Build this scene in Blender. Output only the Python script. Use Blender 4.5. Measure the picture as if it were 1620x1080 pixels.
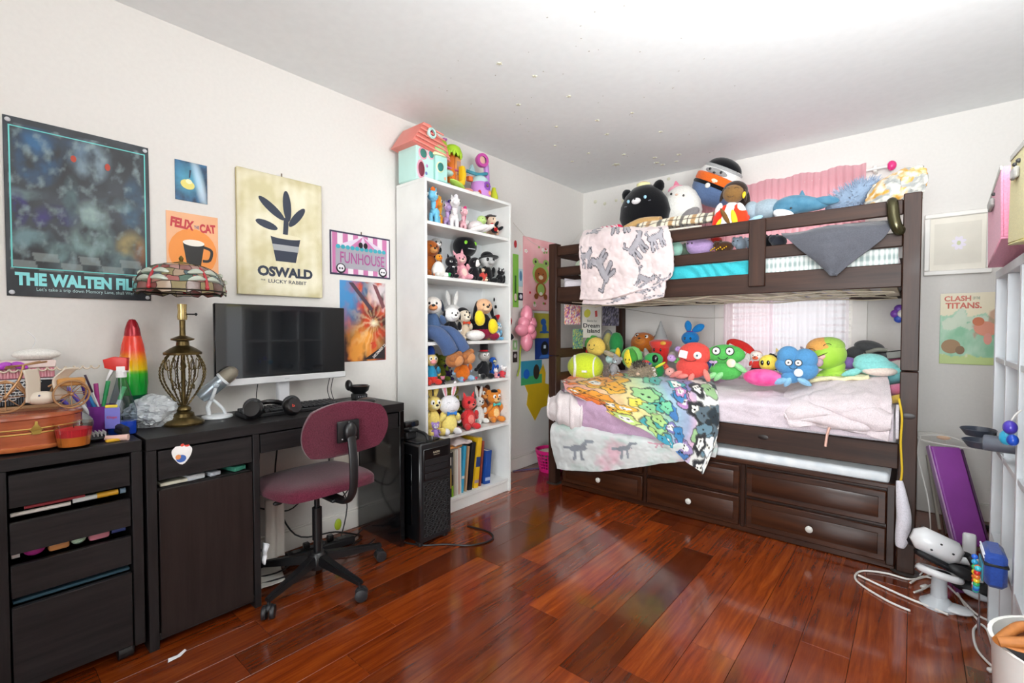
import bpy, bmesh, math, random
from mathutils import Vector as V, Matrix, Euler, noise
R = math.radians
rnd = random.Random(7)
for o in list(bpy.data.objects): bpy.data.objects.remove(o)
S = bpy.context.scene
COL = S.collection
# ------------------------------------------------------------ camera, world, lights, exposure
CAMH = 1.14
cd = bpy.data.cameras.new('camera'); cam = bpy.data.objects.new('camera', cd); COL.objects.link(cam)
cam.location = (0, 0, CAMH); cam.rotation_euler = (R(90 - 1.45), 0, R(40.3))
cd.sensor_width = 36; cd.lens = 749 / 1620 * 36; cd.clip_start = .05
S.camera = cam
w = bpy.data.worlds.new('daylight'); S.world = w; w.use_nodes = True
w.node_tree.nodes['Background'].inputs[0].default_value = (.93, .97, 1, 1)
w.node_tree.nodes['Background'].inputs[1].default_value = .8
S.view_settings.view_transform = 'Standard'; S.view_settings.look = 'None'
S.view_settings.gamma = 1; S.view_settings.use_curve_mapping = False
S.view_settings.exposure = 0.33
def area(name, loc, target, sx, sy, power, col=(1, 1, 1)):
    l = bpy.data.lights.new(name, 'AREA'); l.shape = 'RECTANGLE'; l.size = sx; l.size_y = sy
    l.energy = power; l.color = col
    o = bpy.data.objects.new(name, l); COL.objects.link(o); o.location = loc
    o.rotation_euler = (V(target) - V(loc)).to_track_quat('-Z', 'Y').to_euler()
    return o
area('bounce_flash', (.3, 1.0, 1.7), (.1, 1.5, 2.6), .6, .6, 46, (.94, .98, 1))
area('rear_bed_fill', (.0, -1.2, 1.0), (-1.1, 3.9, .95), 1.2, 1.4, 21, (.93, .98, 1)).data.spread = R(85)  # narrow fill added behind the camera, aimed at the bunk; no window there
area('rear_fill_light', (-.3, -1.2, 1.5), (-1.2, 3, 1.2), 1.6, 1.2, 15, (.93, .98, 1))
area('left_ceiling_fill', (-.7, -.4, 1.6), (-.7, -.1, 2.6), .6, .6, 9, (.94, .98, 1))  # extra upward fill, added to brighten ceiling and wall at the left
area('side_fill_light', (.60, .35, 1.5), (-2.4, .9, 1.0), 1.3, 1.3, 1.5, (.98, .99, 1))  # weak fill added beside the right wall, which has no window
area('bed_window_light', (-.72, 4.12, 1.45), (-.72, 0, 1.0), .9, 1.1, 10, (1, 1, 1))

# ------------------------------------------------------------ pixel helper: the point where a photo ray meets a plane
_RM = cam.rotation_euler.to_matrix()
def at(px, py, ax, v):
    d = _RM @ V(((px - 810) / 749, -(py - 540) / 749, -1)); o = V((0, 0, CAMH)); i = 'xyz'.index(ax)
    return o + d * ((v - o[i]) / d[i])

# ------------------------------------------------------------ materials
def hx(s):
    s = s.lstrip('#'); c = [int(s[i:i + 2], 16) / 255 for i in (0, 2, 4)]
    return tuple(x / 12.92 if x <= .04045 else ((x + .055) / 1.055) ** 2.4 for x in c)
_mats = {}
def M(col, rough=.6, metal=0., kind='plain', col2=None, scale=None, bump=None, alpha=1., trans=0., coat=0., axis=0):
    key = (col, rough, metal, kind, col2, scale, bump, alpha, trans, coat, axis)
    if key in _mats: return _mats[key]
    m = bpy.data.materials.new(kind + '_' + col.strip('#')); m.use_nodes = True
    N = m.node_tree.nodes; K = m.node_tree.links; b = N['Principled BSDF']
    b.inputs['Roughness'].default_value = rough; b.inputs['Metallic'].default_value = metal
    b.inputs['Alpha'].default_value = alpha; b.inputs['Transmission Weight'].default_value = trans
    b.inputs['Coat Weight'].default_value = coat; b.inputs['Coat Roughness'].default_value = .12
    c1 = hx(col)
    tc = N.new('ShaderNodeTexCoord'); mp = N.new('ShaderNodeMapping'); K.new(tc.outputs['Object'], mp.inputs[0])
    nz = N.new('ShaderNodeTexNoise'); K.new(mp.outputs[0], nz.inputs['Vector'])
    rp = N.new('ShaderNodeValToRGB'); bp = N.new('ShaderNodeBump')
    sc, bm, d = {'plain': (6, .02, .05), 'cloth': (220, .25, .12), 'fur': (110, .35, .09), 'wood': (9, .08, 0),
                 'metal': (30, .03, .06), 'skin': (14, .1, .1), 'wall': (60, .05, .015)}[kind]
    if scale: sc = scale
    if bump is not None: bm = bump
    nz.inputs['Scale'].default_value = sc; nz.inputs['Detail'].default_value = 5
    if kind == 'wood':
        s = [14, 14, 14]; s[axis] = .9; mp.inputs['Scale'].default_value = s
        nz.inputs['Scale'].default_value = sc / 4; nz.inputs['Detail'].default_value = 8; nz.inputs['Roughness'].default_value = .65
    c2 = hx(col2) if col2 else tuple(min(1, x * (1 + d)) for x in c1)
    ca = c1 if col2 else tuple(x * (1 - d) for x in c1)
    rp.color_ramp.elements[0].position = .32; rp.color_ramp.elements[1].position = .68
    rp.color_ramp.elements[0].color = (*ca, 1); rp.color_ramp.elements[1].color = (*c2, 1)
    K.new(nz.outputs['Fac'], rp.inputs[0]); K.new(rp.outputs[0], b.inputs['Base Color'])
    bp.inputs['Strength'].default_value = bm; bp.inputs['Distance'].default_value = .004
    K.new(nz.outputs['Fac'], bp.inputs['Height']); K.new(bp.outputs[0], b.inputs['Normal'])
    if kind == 'wood': b.inputs['Specular IOR Level'].default_value = .3
    if kind in ('cloth', 'fur'):
        b.inputs['Sheen Weight'].default_value = .25; b.inputs['Specular IOR Level'].default_value = .15
    _mats[key] = m
    return m
def cloth(c, r=.9): return M(c, r, kind='cloth')
def fur(c, r=.95): return M(c, r, kind='fur')
def wood(c1, c2, r=.4, axis=0, coat=0., scale=None): return M(c1, r, kind='wood', col2=c2, axis=axis, coat=coat, scale=scale)
def vmat(rough=.6, name='painted_print', bump=.1, sheen=0):
    if name in bpy.data.materials: return bpy.data.materials[name]
    m = bpy.data.materials.new(name); m.use_nodes = True; N = m.node_tree.nodes; K = m.node_tree.links
    b = N['Principled BSDF']; a = N.new('ShaderNodeVertexColor'); a.layer_name = 'print'
    K.new(a.outputs[0], b.inputs['Base Color']); b.inputs['Roughness'].default_value = rough
    nz = N.new('ShaderNodeTexNoise'); nz.inputs['Scale'].default_value = 150
    tc = N.new('ShaderNodeTexCoord'); K.new(tc.outputs['Object'], nz.inputs['Vector'])
    bp = N.new('ShaderNodeBump'); bp.inputs['Strength'].default_value = bump; bp.inputs['Distance'].default_value = .003
    K.new(nz.outputs['Fac'], bp.inputs['Height']); K.new(bp.outputs[0], b.inputs['Normal'])
    b.inputs['Sheen Weight'].default_value = sheen
    return m
def glassy(col, rough=.03, mix=.15):
    key = ('glassy', col, mix)
    if key in _mats: return _mats[key]
    m = bpy.data.materials.new('clear_' + col.strip('#')); m.use_nodes = True; N = m.node_tree.nodes; K = m.node_tree.links
    for n in list(N): N.remove(n)
    o = N.new('ShaderNodeOutputMaterial'); t = N.new('ShaderNodeBsdfTransparent'); g = N.new('ShaderNodeBsdfGlossy')
    t.inputs[0].default_value = (*hx(col), 1); g.inputs['Roughness'].default_value = rough
    f = N.new('ShaderNodeLayerWeight'); f.inputs[0].default_value = .25
    a = N.new('ShaderNodeMath'); a.operation = 'ADD'; a.inputs[1].default_value = mix * .1; K.new(f.outputs[0], a.inputs[0])
    x = N.new('ShaderNodeMixShader'); a2 = N.new('ShaderNodeMath'); a2.operation = 'MULTIPLY'; a2.inputs[1].default_value = .4; K.new(a.outputs[0], a2.inputs[0]); K.new(a2.outputs[0], x.inputs[0]); K.new(t.outputs[0], x.inputs[1]); K.new(g.outputs[0], x.inputs[2])
    K.new(x.outputs[0], o.inputs[0]); _mats[key] = m
    return m
def sheer(col, op=.5):
    key = ('sheer', col, op)
    if key in _mats: return _mats[key]
    m = bpy.data.materials.new('sheer_' + col.strip('#')); m.use_nodes = True; N = m.node_tree.nodes; K = m.node_tree.links
    for n in list(N): N.remove(n)
    o = N.new('ShaderNodeOutputMaterial'); t = N.new('ShaderNodeBsdfTransparent'); d = N.new('ShaderNodeBsdfDiffuse'); l = N.new('ShaderNodeBsdfTranslucent')
    d.inputs[0].default_value = (*hx(col), 1); l.inputs[0].default_value = (*hx(col), 1)
    nz = N.new('ShaderNodeTexNoise'); nz.inputs['Scale'].default_value = 300
    r = N.new('ShaderNodeMapRange'); r.inputs[3].default_value = op - .1; r.inputs[4].default_value = op + .1; K.new(nz.outputs['Fac'], r.inputs[0])
    x = N.new('ShaderNodeMixShader'); K.new(d.outputs[0], x.inputs[1]); K.new(l.outputs[0], x.inputs[2])
    y = N.new('ShaderNodeMixShader'); K.new(r.outputs[0], y.inputs[0]); K.new(t.outputs[0], y.inputs[1]); K.new(x.outputs[0], y.inputs[2])
    K.new(y.outputs[0], o.inputs[0]); _mats[key] = m
    return m
BLACK = M('#141416', .45); WHITE = M('#ece9e4', .45); CHROME = M('#c9c9cc', .2, 1, 'metal')

# ------------------------------------------------------------ mesh builder
class MB:
    def __init__(s): s.bm = bmesh.new()
    def _n(s, k): return [v for v in s.bm.verts][k:]
    def box(s, a, b, bev=.0, rot=None, piv=None, seg=1):
        """box between two corners"""
        a = V(a); b = V(b); c = (a + b) / 2; d = b - a
        t = bmesh.new(); bmesh.ops.create_cube(t, size=1)
        for v in t.verts: v.co = V((v.co.x * abs(d.x), v.co.y * abs(d.y), v.co.z * abs(d.z)))
        if bev: bmesh.ops.bevel(t, geom=t.edges[:], offset=bev, segments=seg, profile=.5, affect='EDGES')
        mt = Matrix.Translation(c)
        if rot is not None:
            rm = Euler(rot).to_matrix().to_4x4(); p = V(piv) if piv is not None else c
            mt = Matrix.Translation(p) @ rm @ Matrix.Translation(c - p)
        t.transform(mt); s._add(t); return s
    def _add(s, t):
        me = bpy.data.meshes.new('tmp'); t.to_mesh(me); t.free(); s.bm.from_mesh(me); bpy.data.meshes.remove(me)
    def cyl(s, p1, p2, r1, r2=None, n=16, bev=0):
        p1 = V(p1); p2 = V(p2); r2 = r1 if r2 is None else r2; d = p2 - p1
        t = bmesh.new(); bmesh.ops.create_cone(t, cap_ends=True, segments=n, radius1=max(r1, 1e-5), radius2=max(r2, 1e-5), depth=d.length)
        if bev:
            es = [e for e in t.edges if all(len(f.verts) > 4 for f in e.link_faces) is False and any(len(f.verts) > 4 for f in e.link_faces)]
            bmesh.ops.bevel(t, geom=es, offset=bev, segments=2, profile=.5, affect='EDGES')
        t.transform(Matrix.Translation((p1 + p2) / 2) @ d.to_track_quat('Z', 'Y').to_matrix().to_4x4()); s._add(t); return s
    def ell(s, c, r, rot=None, n=16):
        t = bmesh.new(); bmesh.ops.create_uvsphere(t, u_segments=n, v_segments=max(6, n // 2 + 2), radius=1)
        r = (r, r, r) if isinstance(r, (int, float)) else r
        mt = Matrix.Translation(V(c))
        if rot: mt = mt @ Euler(rot).to_matrix().to_4x4()
        t.transform(mt @ Matrix.Diagonal((*r, 1))); s._add(t); return s
    def lathe(s, prof, c=(0, 0, 0), n=28, sx=1, sy=1, rot=None):
        t = bmesh.new(); rings = []
        for r, z in prof:
            if r < 1e-5: rings.append([t.verts.new((0, 0, z))]); continue
            rings.append([t.verts.new((r * math.cos(2 * math.pi * i / n) * sx, r * math.sin(2 * math.pi * i / n) * sy, z)) for i in range(n)])
        for A, B in zip(rings, rings[1:]):
            for i in range(n):
                j = (i + 1) % n
                if len(A) == 1 and len(B) == 1: continue
                if len(A) == 1: t.faces.new((A[0], B[j], B[i]))
                elif len(B) == 1: t.faces.new((A[i], A[j], B[0]))
                else: t.faces.new((A[i], A[j], B[j], B[i]))
        bmesh.ops.recalc_face_normals(t, faces=t.faces)
        mt = Matrix.Translation(V(c))
        if rot: mt = mt @ Euler(rot).to_matrix().to_4x4()
        t.transform(mt); s._add(t); return s
    def tube(s, pts, r, n=8, closed=False, smooth=0):
        pts = [V(p) for p in pts]
        if smooth:
            q = []; L = len(pts)
            rng = range(L if closed else L - 1)
            for i in rng:
                p0 = pts[(i - 1) % L] if closed or i > 0 else pts[0]; p1 = pts[i]; p2 = pts[(i + 1) % L]
                p3 = pts[(i + 2) % L] if closed or i + 2 < L else pts[-1]
                for k in range(smooth):
                    t_ = k / smooth
                    q.append(.5 * ((2 * p1) + (p2 - p0) * t_ + (2 * p0 - 5 * p1 + 4 * p2 - p3) * t_ ** 2 + (3 * p1 - p0 - 3 * p2 + p3) * t_ ** 3))
            if not closed: q.append(pts[-1])
            pts = q
        L = len(pts); t = bmesh.new(); rings = []; up = None
        for i, p in enumerate(pts):
            a = pts[(i - 1) % L] if closed or i > 0 else p; b = pts[(i + 1) % L] if closed or i < L - 1 else p
            d = (b - a).normalized() if (b - a).length > 1e-9 else V((0, 0, 1))
            if up is None:
                up = V((0, 0, 1)) if abs(d.z) < .9 else V((1, 0, 0))
            u = (up - d * up.dot(d)); u = u.normalized() if u.length > 1e-6 else d.orthogonal().normalized(); up = u; vv = d.cross(u)
            rr = r(i / (L - 1)) if callable(r) else r
            rings.append([t.verts.new(p + (u * math.cos(2 * math.pi * k / n) + vv * math.sin(2 * math.pi * k / n)) * rr) for k in range(n)])
        prs = list(zip(rings, rings[1:])) + ([(rings[-1], rings[0])] if closed else [])
        for A, B in prs:
            for k in range(n): t.faces.new((A[k], A[(k + 1) % n], B[(k + 1) % n], B[k]))
        if not closed: t.faces.new(rings[0][::-1]); t.faces.new(rings[-1])
        bmesh.ops.recalc_face_normals(t, faces=t.faces); s._add(t); return s
    def prism(s, poly, y0, y1, mt=None, bev=0):
        """polygon in XZ extruded along Y"""
        t = bmesh.new(); vs = [t.verts.new((x, y0, z)) for x, z in poly]; f = t.faces.new(vs)
        e = bmesh.ops.extrude_face_region(t, geom=[f]); nv = [g for g in e['geom'] if isinstance(g, bmesh.types.BMVert)]
        for v in nv: v.co.y = y1
        bmesh.ops.recalc_face_normals(t, faces=t.faces)
        if bev: bmesh.ops.bevel(t, geom=[e_ for e_ in t.edges if abs(e_.verts[0].co.y - e_.verts[1].co.y) < 1e-6], offset=bev, segments=2, profile=.5, affect='EDGES')
        if mt: t.transform(mt)
        s._add(t); return s
    def grid(s, pts):
        vs = [[s.bm.verts.new(p) for p in row] for row in pts]
        for i in range(len(vs) - 1):
            for j in range(len(vs[0]) - 1): s.bm.faces.new((vs[i][j], vs[i][j + 1], vs[i + 1][j + 1], vs[i + 1][j]))
        return s
    def xf(s, mt): s.bm.transform(mt); return s
    def obj(s, name, mat, parent=None, loc=None, rot=None, ang=40, label=None):
        me = bpy.data.meshes.new(name); s.bm.to_mesh(me); s.bm.free()
        me.polygons.foreach_set('use_smooth', [True] * len(me.polygons)); me.set_sharp_from_angle(angle=R(ang))
        me.materials.append(mat)
        return mk(name, me, parent, loc, rot, label)
def mk(name, me, parent=None, loc=None, rot=None, label=None):
    o = bpy.data.objects.new(name, me); COL.objects.link(o)
    if parent is not None: o.parent = parent
    if loc is not None: o.location = loc
    if rot is not None: o.rotation_euler = rot
    if label: o['label'] = label
    return o
def tag(o, label, cat, group=None, kind=None):
    o['label'] = label; o['category'] = cat
    if group: o['group'] = group
    if kind: o['kind'] = kind
    return o
def thing(name, label, cat, loc=(0, 0, 0), rz=0, group=None, rot=None):
    o = mk(name, None, None, loc, rot or (0, 0, rz)); o.empty_display_size = .05
    return tag(o, label, cat, group)
def struct(o): o['kind'] = 'structure'; return o
def bx(name, a, b, mat, parent=None, bev=.002, **k): return MB().box(a, b, bev).obj(name, mat, parent, **k)
# shared shapes baked at size
_sh = {}
def shp(kind, sx, sy, sz, n=20):
    key = (kind, round(sx, 4), round(sy, 4), round(sz, 4), n)
    if key in _sh: return _sh[key]
    m = MB()
    if kind == 'ball': m.ell((0, 0, 0), 1, n=n)
    elif kind == 'pear': m.lathe([(0, -1), (.45, -.93), (.8, -.72), (.97, -.4), (1, -.1), (.9, .25), (.72, .55), (.5, .8), (.25, .95), (0, 1)], n=n)
    elif kind == 'egg': m.lathe([(0, -1), (.5, -.9), (.85, -.6), (1, -.15), (.92, .3), (.7, .68), (.4, .92), (0, 1)], n=n)
    elif kind == 'cone': m.lathe([(0, -1), (.9, -1), (1, -.92), (.55, .1), (.12, .95), (0, 1)], n=n)
    elif kind == 'cyl': m.lathe([(0, -1), (.93, -1), (1, -.93), (1, .93), (.93, 1), (0, 1)], n=n)
    elif kind == 'disc': m.lathe([(0, -1), (.8, -.8), (1, 0), (.8, .8), (0, 1)], n=n, rot=(R(90), 0, 0))
    elif kind == 'leaf': m.lathe([(0, -1), (.45, -.8), (.85, -.35), (1, .15), (.8, .6), (.4, .9), (0, 1)], n=n)
    elif kind == 'tri': m.lathe([(0, -1), (.95, -1), (1, -.85), (.6, .1), (.2, .85), (0, 1)], n=n)
    elif kind == 'box': m.box((-1, -1, -1), (1, 1, 1), .18, seg=2)
    elif kind == 'heart':
        p = [(.9 * math.sin(t) ** 3 * 1.1, (13 * math.cos(t) - 5 * math.cos(2 * t) - 2 * math.cos(3 * t) - math.cos(4 * t)) / 16) for t in [2 * math.pi * i / 40 for i in range(40)]]
        m.prism(p, -.7, .7, bev=.28)
    elif kind == 'star':
        p = [((1 if i % 2 == 0 else .45) * math.sin(math.pi * i / 5), (1 if i % 2 == 0 else .45) * math.cos(math.pi * i / 5)) for i in range(10)]
        m.prism(p, -1, 1)
    elif kind == 'smile': m.tube([(math.cos(a), 0, math.sin(a)) for a in [R(200 + 14 * i) for i in range(11)]], .09, n=6)
    m.xf(Matrix.Diagonal((sx, sy, sz, 1)))
    me = bpy.data.meshes.new(kind); m.bm.to_mesh(me); m.bm.free()
    me.polygons.foreach_set('use_smooth', [True] * len(me.polygons)); me.set_sharp_from_angle(angle=R(50))
    me.materials.append(None); _sh[key] = me
    return me
def pt(parent, name, kind, mat, loc, size, rot=(0, 0, 0), n=20, label=None):
    if isinstance(size, (int, float)): size = (size,) * 3
    o = mk(name, shp(kind, *size, n=n), parent, loc, tuple(R(a) for a in rot), label)
    o.material_slots[0].link = 'OBJECT'; o.material_slots[0].material = mat
    return o
# smooth sheets from a coarse control net
def crom(a, b, c, d, t): return .5 * ((2 * b) + (c - a) * t + (2 * a - 5 * b + 4 * c - d) * t * t + (3 * b - a - 3 * c + d) * t ** 3)
def dense(ctrl, nu, nv):
    C = [[V(p) for p in r] for r in ctrl]
    def line(P, n):
        out = []; L = len(P)
        for k in range(n + 1):
            x = k / n * (L - 1); i = min(int(x), L - 2); t = x - i
            out.append(crom(P[max(i - 1, 0)], P[i], P[i + 1], P[min(i + 2, L - 1)], t))
        return out
    rows = [line(r, nu) for r in C]; cols = [line([rows[i][j] for i in range(len(rows))], nv) for j in range(nu + 1)]
    return [[cols[j][i] for j in range(nu + 1)] for i in range(nv + 1)]
def sheet(name, ctrl, mat, parent=None, nu=60, nv=40, amp=.006, freq=9, thick=.008, paint=None, fold=None, label=None, dirn=None, seed=0):
    P = dense(ctrl, nu, nv)
    Q = []
    for i in range(nv + 1):
        row = []
        for j in range(nu + 1):
            p = P[i][j]; a = P[max(i - 1, 0)][j]; b = P[min(i + 1, nv)][j]; c = P[i][max(j - 1, 0)]; d = P[i][min(j + 1, nu)]
            nn = (d - c).cross(b - a); nn = nn.normalized() if nn.length > 1e-9 else V((0, 0, 1))
            s = noise.fractal(p * freq + V((seed, 0, 0)), .8, 2.2, 4) * amp
            if fold: s += fold(j / nu, i / nv)
            row.append(p + nn * s)
        Q.append(row)
    m = MB().grid(Q); bmesh.ops.recalc_face_normals(m.bm, faces=m.bm.faces)
    if paint:
        cl = m.bm.loops.layers.float_color.new('print')
        W = nu + 1
        m.bm.verts.ensure_lookup_table(); m.bm.verts.index_update()
        cs = [paint((k % W) / nu, (k // W) / nv) for k in range(len(m.bm.verts))]
        for f in m.bm.faces:
            for l in f.loops: l[cl] = (*cs[l.vert.index], 1)
    o = m.obj(name, mat, parent, ang=80, label=label)
    if thick:
        md = o.modifiers.new('thickness', 'SOLIDIFY'); md.thickness = thick; md.offset = 0
    return o
def mixc(a, b, t): t = max(0, min(1, t)); return tuple(x + (y - x) * t for x, y in zip(a, b))
# text as flat mesh, fitted into a box w x h, standing in XZ facing -Y
_txt = {}
def text(s, name, parent, loc, w_, h_, mat, bold=.0, rot=(0, 0, 0), depth=.0006, shear=0, label=None):
    c = bpy.data.curves.new('t', 'FONT'); c.body = s; c.size = 1; c.offset = bold; c.resolution_u = 3; c.fill_mode = 'FRONT'; c.shear = shear
    o = bpy.data.objects.new('t', c); COL.objects.link(o)
    bpy.context.view_layer.update()
    me = bpy.data.meshes.new_from_object(o.evaluated_get(bpy.context.evaluated_depsgraph_get()))
    bpy.data.objects.remove(o); bpy.data.curves.remove(c)
    xs = [v.co.x for v in me.vertices]; ys = [v.co.y for v in me.vertices]
    x0, x1, y0, y1 = min(xs), max(xs), min(ys), max(ys)
    for v in me.vertices: v.co = V(((v.co.x - x0) / (x1 - x0) * w_ - w_ / 2, 0, (v.co.y - y0) / (y1 - y0) * h_ - h_ / 2))
    me.materials.clear(); me.materials.append(mat)
    return mk(name, me, parent, loc, rot, label)
# flat printed sheet on a wall; local frame X right, Z up, front -Y, origin at lower left
def poster(name, label, cat, origin, w_, h_, rz, mat=None, thick=.0015, paint=None, res=60, group=None, curl=.0, tilt=0, part='sheet'):
    t = thing(name, label, cat, origin, rz, group)
    if tilt: t.rotation_euler = (0, tilt, rz)
    if paint:
        nx = res; nz_ = max(2, int(res * h_ / w_))
        sheet(part, [[(w_ * i / 3, -thick - curl * (1 if (i in (0, 3)) != (j in (0, 3)) else 0), h_ * j / 3) for i in range(4)] for j in range(4)],
              mat or vmat(.45), t, nx, nz_, 0, 1, thick, paint)
    else: bx(part, (0, -thick, 0), (w_, 0, h_), mat, t, 0)
    t['w'] = w_; t['h'] = h_; t['th'] = thick + curl
    return t
_lay = {}
def shapes(t, items, name='printed_shape'):
    """flat printed figures: (kind, cx, cy, rx, ry, rot, colour) in fractions of the sheet"""
    w_, h_, th = t['w'], t['h'], t['th']
    for it in items:
        _lay[t.name] = _lay.get(t.name, 0) + 1; y = -th - .0009 - .00012 * _lay[t.name]
        k = it[0]; m = MB()
        if k == 'e':
            _, cx, cy, rx, ry, ro, c = it; ro = R(ro); n = 22
            ps = [(cx * w_ + math.cos(ro) * rx * w_ * math.cos(a) - math.sin(ro) * ry * h_ * math.sin(a),
                   cy * h_ + math.sin(ro) * rx * w_ * math.cos(a) + math.cos(ro) * ry * h_ * math.sin(a)) for a in [2 * math.pi * i / n for i in range(n)]]
        elif k == 'p': _, pp, c = it; ps = [(a * w_, b * h_) for a, b in pp]
        elif k == 'l':
            _, pp, r_, c = it; m.tube([(a * w_, 0, b * h_) for a, b in pp], r_ * w_, n=4, smooth=4)
            m.xf(Matrix.Translation((0, y, 0)) @ Matrix.Diagonal((1, .02, 1, 1))); m.obj(name, M(c, .5), t); continue
        f = m.bm.faces.new([m.bm.verts.new((a, y, b)) for a, b in ps]); m.bm.normal_update()
        if f.normal.y > 0: f.normal_flip()
        m.obj(name, M(c, .5), t)
def ptext(t, s, cx, cy, w_, h_, col, bold=.0, rot=0, name='lettering', shear=0):
    W, H, th = t['w'], t['h'], t['th']
    _lay[t.name] = _lay.get(t.name, 0) + 1
    return text(s, name, t, (cx * W, -th - .0009 - .00012 * _lay[t.name], cy * H), w_ * W, h_ * H, M(col, .5), bold, (0, R(rot), 0), shear=shear)

# ------------------------------------------------------------ room
XL, YB, ZC, XR, YR = -2.45, 3.95, 2.45, .66, -1.3
wallm = M('#e3dfda', .75, kind='wall'); ceilm = M('#eef0f0', .8, kind='wall', scale=25, bump=.12)
fl = mk('floor', None); struct(fl)
bx('subfloor', (XL - .1, YR - .1, -.06), (XR + .1, YB + .1, -.013), M('#2a1610', .8), fl, 0)
def floor_mat():
    m = bpy.data.materials.new('cherry_floorboards'); m.use_nodes = True; N = m.node_tree.nodes; K = m.node_tree.links; b = N['Principled BSDF']
    tc = N.new('ShaderNodeTexCoord'); oi = N.new('ShaderNodeObjectInfo'); mp = N.new('ShaderNodeMapping'); mp.inputs['Scale'].default_value = (18, 1.2, 18)
    ad = N.new('ShaderNodeVectorMath'); ad.operation = 'ADD'; ml = N.new('ShaderNodeVectorMath'); ml.operation = 'SCALE'; ml.inputs[3].default_value = 37
    K.new(oi.outputs['Random'], ml.inputs[0]); K.new(tc.outputs['Object'], ad.inputs[0]); K.new(ml.outputs[0], ad.inputs[1]); K.new(ad.outputs[0], mp.inputs[0])
    nz = N.new('ShaderNodeTexNoise'); nz.inputs['Scale'].default_value = 1.9; nz.inputs['Detail'].default_value = 9; nz.inputs['Roughness'].default_value = .68; nz.inputs['Distortion'].default_value = .6
    K.new(mp.outputs[0], nz.inputs['Vector'])
    r1 = N.new('ShaderNodeValToRGB'); e = r1.color_ramp.elements; e[0].position = .22; e[1].position = .85; e[0].color = (*hx('#42160a'), 1); e[1].color = (*hx('#a2551e'), 1)
    x = e.new(.5); x.color = (*hx('#7a3310'), 1)
    K.new(nz.outputs['Fac'], r1.inputs[0])
    r2 = N.new('ShaderNodeValToRGB'); e = r2.color_ramp.elements; e[0].color = (.45, .38, .34, 1); e[1].color = (1.3, 1.22, 1.05, 1)
    x = e.new(.35); x.color = (.75, .68, .68, 1); x = e.new(.7); x.color = (1.05, .95, .9, 1)
    K.new(oi.outputs['Random'], r2.inputs[0])
    mx = N.new('ShaderNodeMix'); mx.data_type = 'RGBA'; mx.blend_type = 'MULTIPLY'; mx.inputs[0].default_value = 1
    K.new(r1.outputs[0], mx.inputs[6]); K.new(r2.outputs[0], mx.inputs[7]); K.new(mx.outputs[2], b.inputs['Base Color'])
    n2 = N.new('ShaderNodeTexNoise'); n2.inputs['Scale'].default_value = 7; n2.inputs['Detail'].default_value = 6
    K.new(tc.outputs['Object'], n2.inputs['Vector'])
    rr = N.new('ShaderNodeMapRange'); rr.inputs[1].default_value = .3; rr.inputs[2].default_value = .7; rr.inputs[3].default_value = .1; rr.inputs[4].default_value = .26
    K.new(n2.outputs['Fac'], rr.inputs[0]); K.new(rr.outputs[0], b.inputs['Roughness'])
    b.inputs['Coat Weight'].default_value = .35; b.inputs['Coat Roughness'].default_value = .08
    bp = N.new('ShaderNodeBump'); bp.inputs['Strength'].default_value = .05; bp.inputs['Distance'].default_value = .01
    K.new(n2.outputs['Fac'], bp.inputs['Height']); K.new(bp.outputs[0], b.inputs['Normal'])
    return m
FM = floor_mat(); BW = .15; x = .75; k = 0; lens = [.42, .6, .78, .95, 1.15]
while x > XL:
    x0 = max(x - BW, XL); x1 = min(x, XR); y = YR - rnd.random() * .8
    while y < YB:
        l = rnd.choice(lens); a, b_ = max(y, YR), min(y + l, YB)
        if b_ - a > .03:
            key = ('board', round(b_ - a, 3), round(x1 - x0, 3))
            if key not in _sh:
                me_ = MB().box((.0006, .0006, -.012), (x1 - x0 - .0006, b_ - a - .0006, 0), .0007); mm = bpy.data.meshes.new('floor_board'); me_.bm.to_mesh(mm); me_.bm.free(); mm.materials.append(FM); _sh[key] = mm
            mk('floor_board', _sh[key], fl, (x0, a, 0))
        y += l
    x -= BW
struct(bx('ceiling', (XL - .1, YR - .1, ZC), (XR + .1, YB + .1, ZC + .08), ceilm, None, 0))
struct(bx('wall_left', (XL - .1, YR - .1, -.02), (XL, YB + .1, ZC), wallm, None, 0))
struct(bx('wall_right', (XR, YR - .1, -.02), (XR + .1, YB + .1, ZC), wallm, None, 0))
struct(bx('wall_front', (XL, YR - .1, -.02), (XR, YR, ZC), wallm, None, 0))
WX0, WX1, WZ0, WZ1 = -1.13, -.32, .80, 2.06
struct(MB().box((XL, YB, -.02), (WX0, YB + .1, ZC)).box((WX1, YB, -.02), (XR, YB + .1, ZC)).box((WX0, YB, -.02), (WX1, YB + .1, WZ0)).box((WX0, YB, WZ1), (WX1, YB + .1, ZC)).obj('wall_back', wallm))
bw_ = M('#e8e4de', .5)
struct(MB().box((XL, YR, 0), (XL + .014, YB, .1), .003).box((XL, YR, .1), (XL + .009, YB, .112), .003).obj('baseboard_left', bw_))
struct(MB().box((XL + .014, YB - .014, 0), (XR, YB, .1), .003).box((XL + .01, YB - .009, .1), (XR, YB, .112), .003).obj('baseboard_back', bw_))
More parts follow.
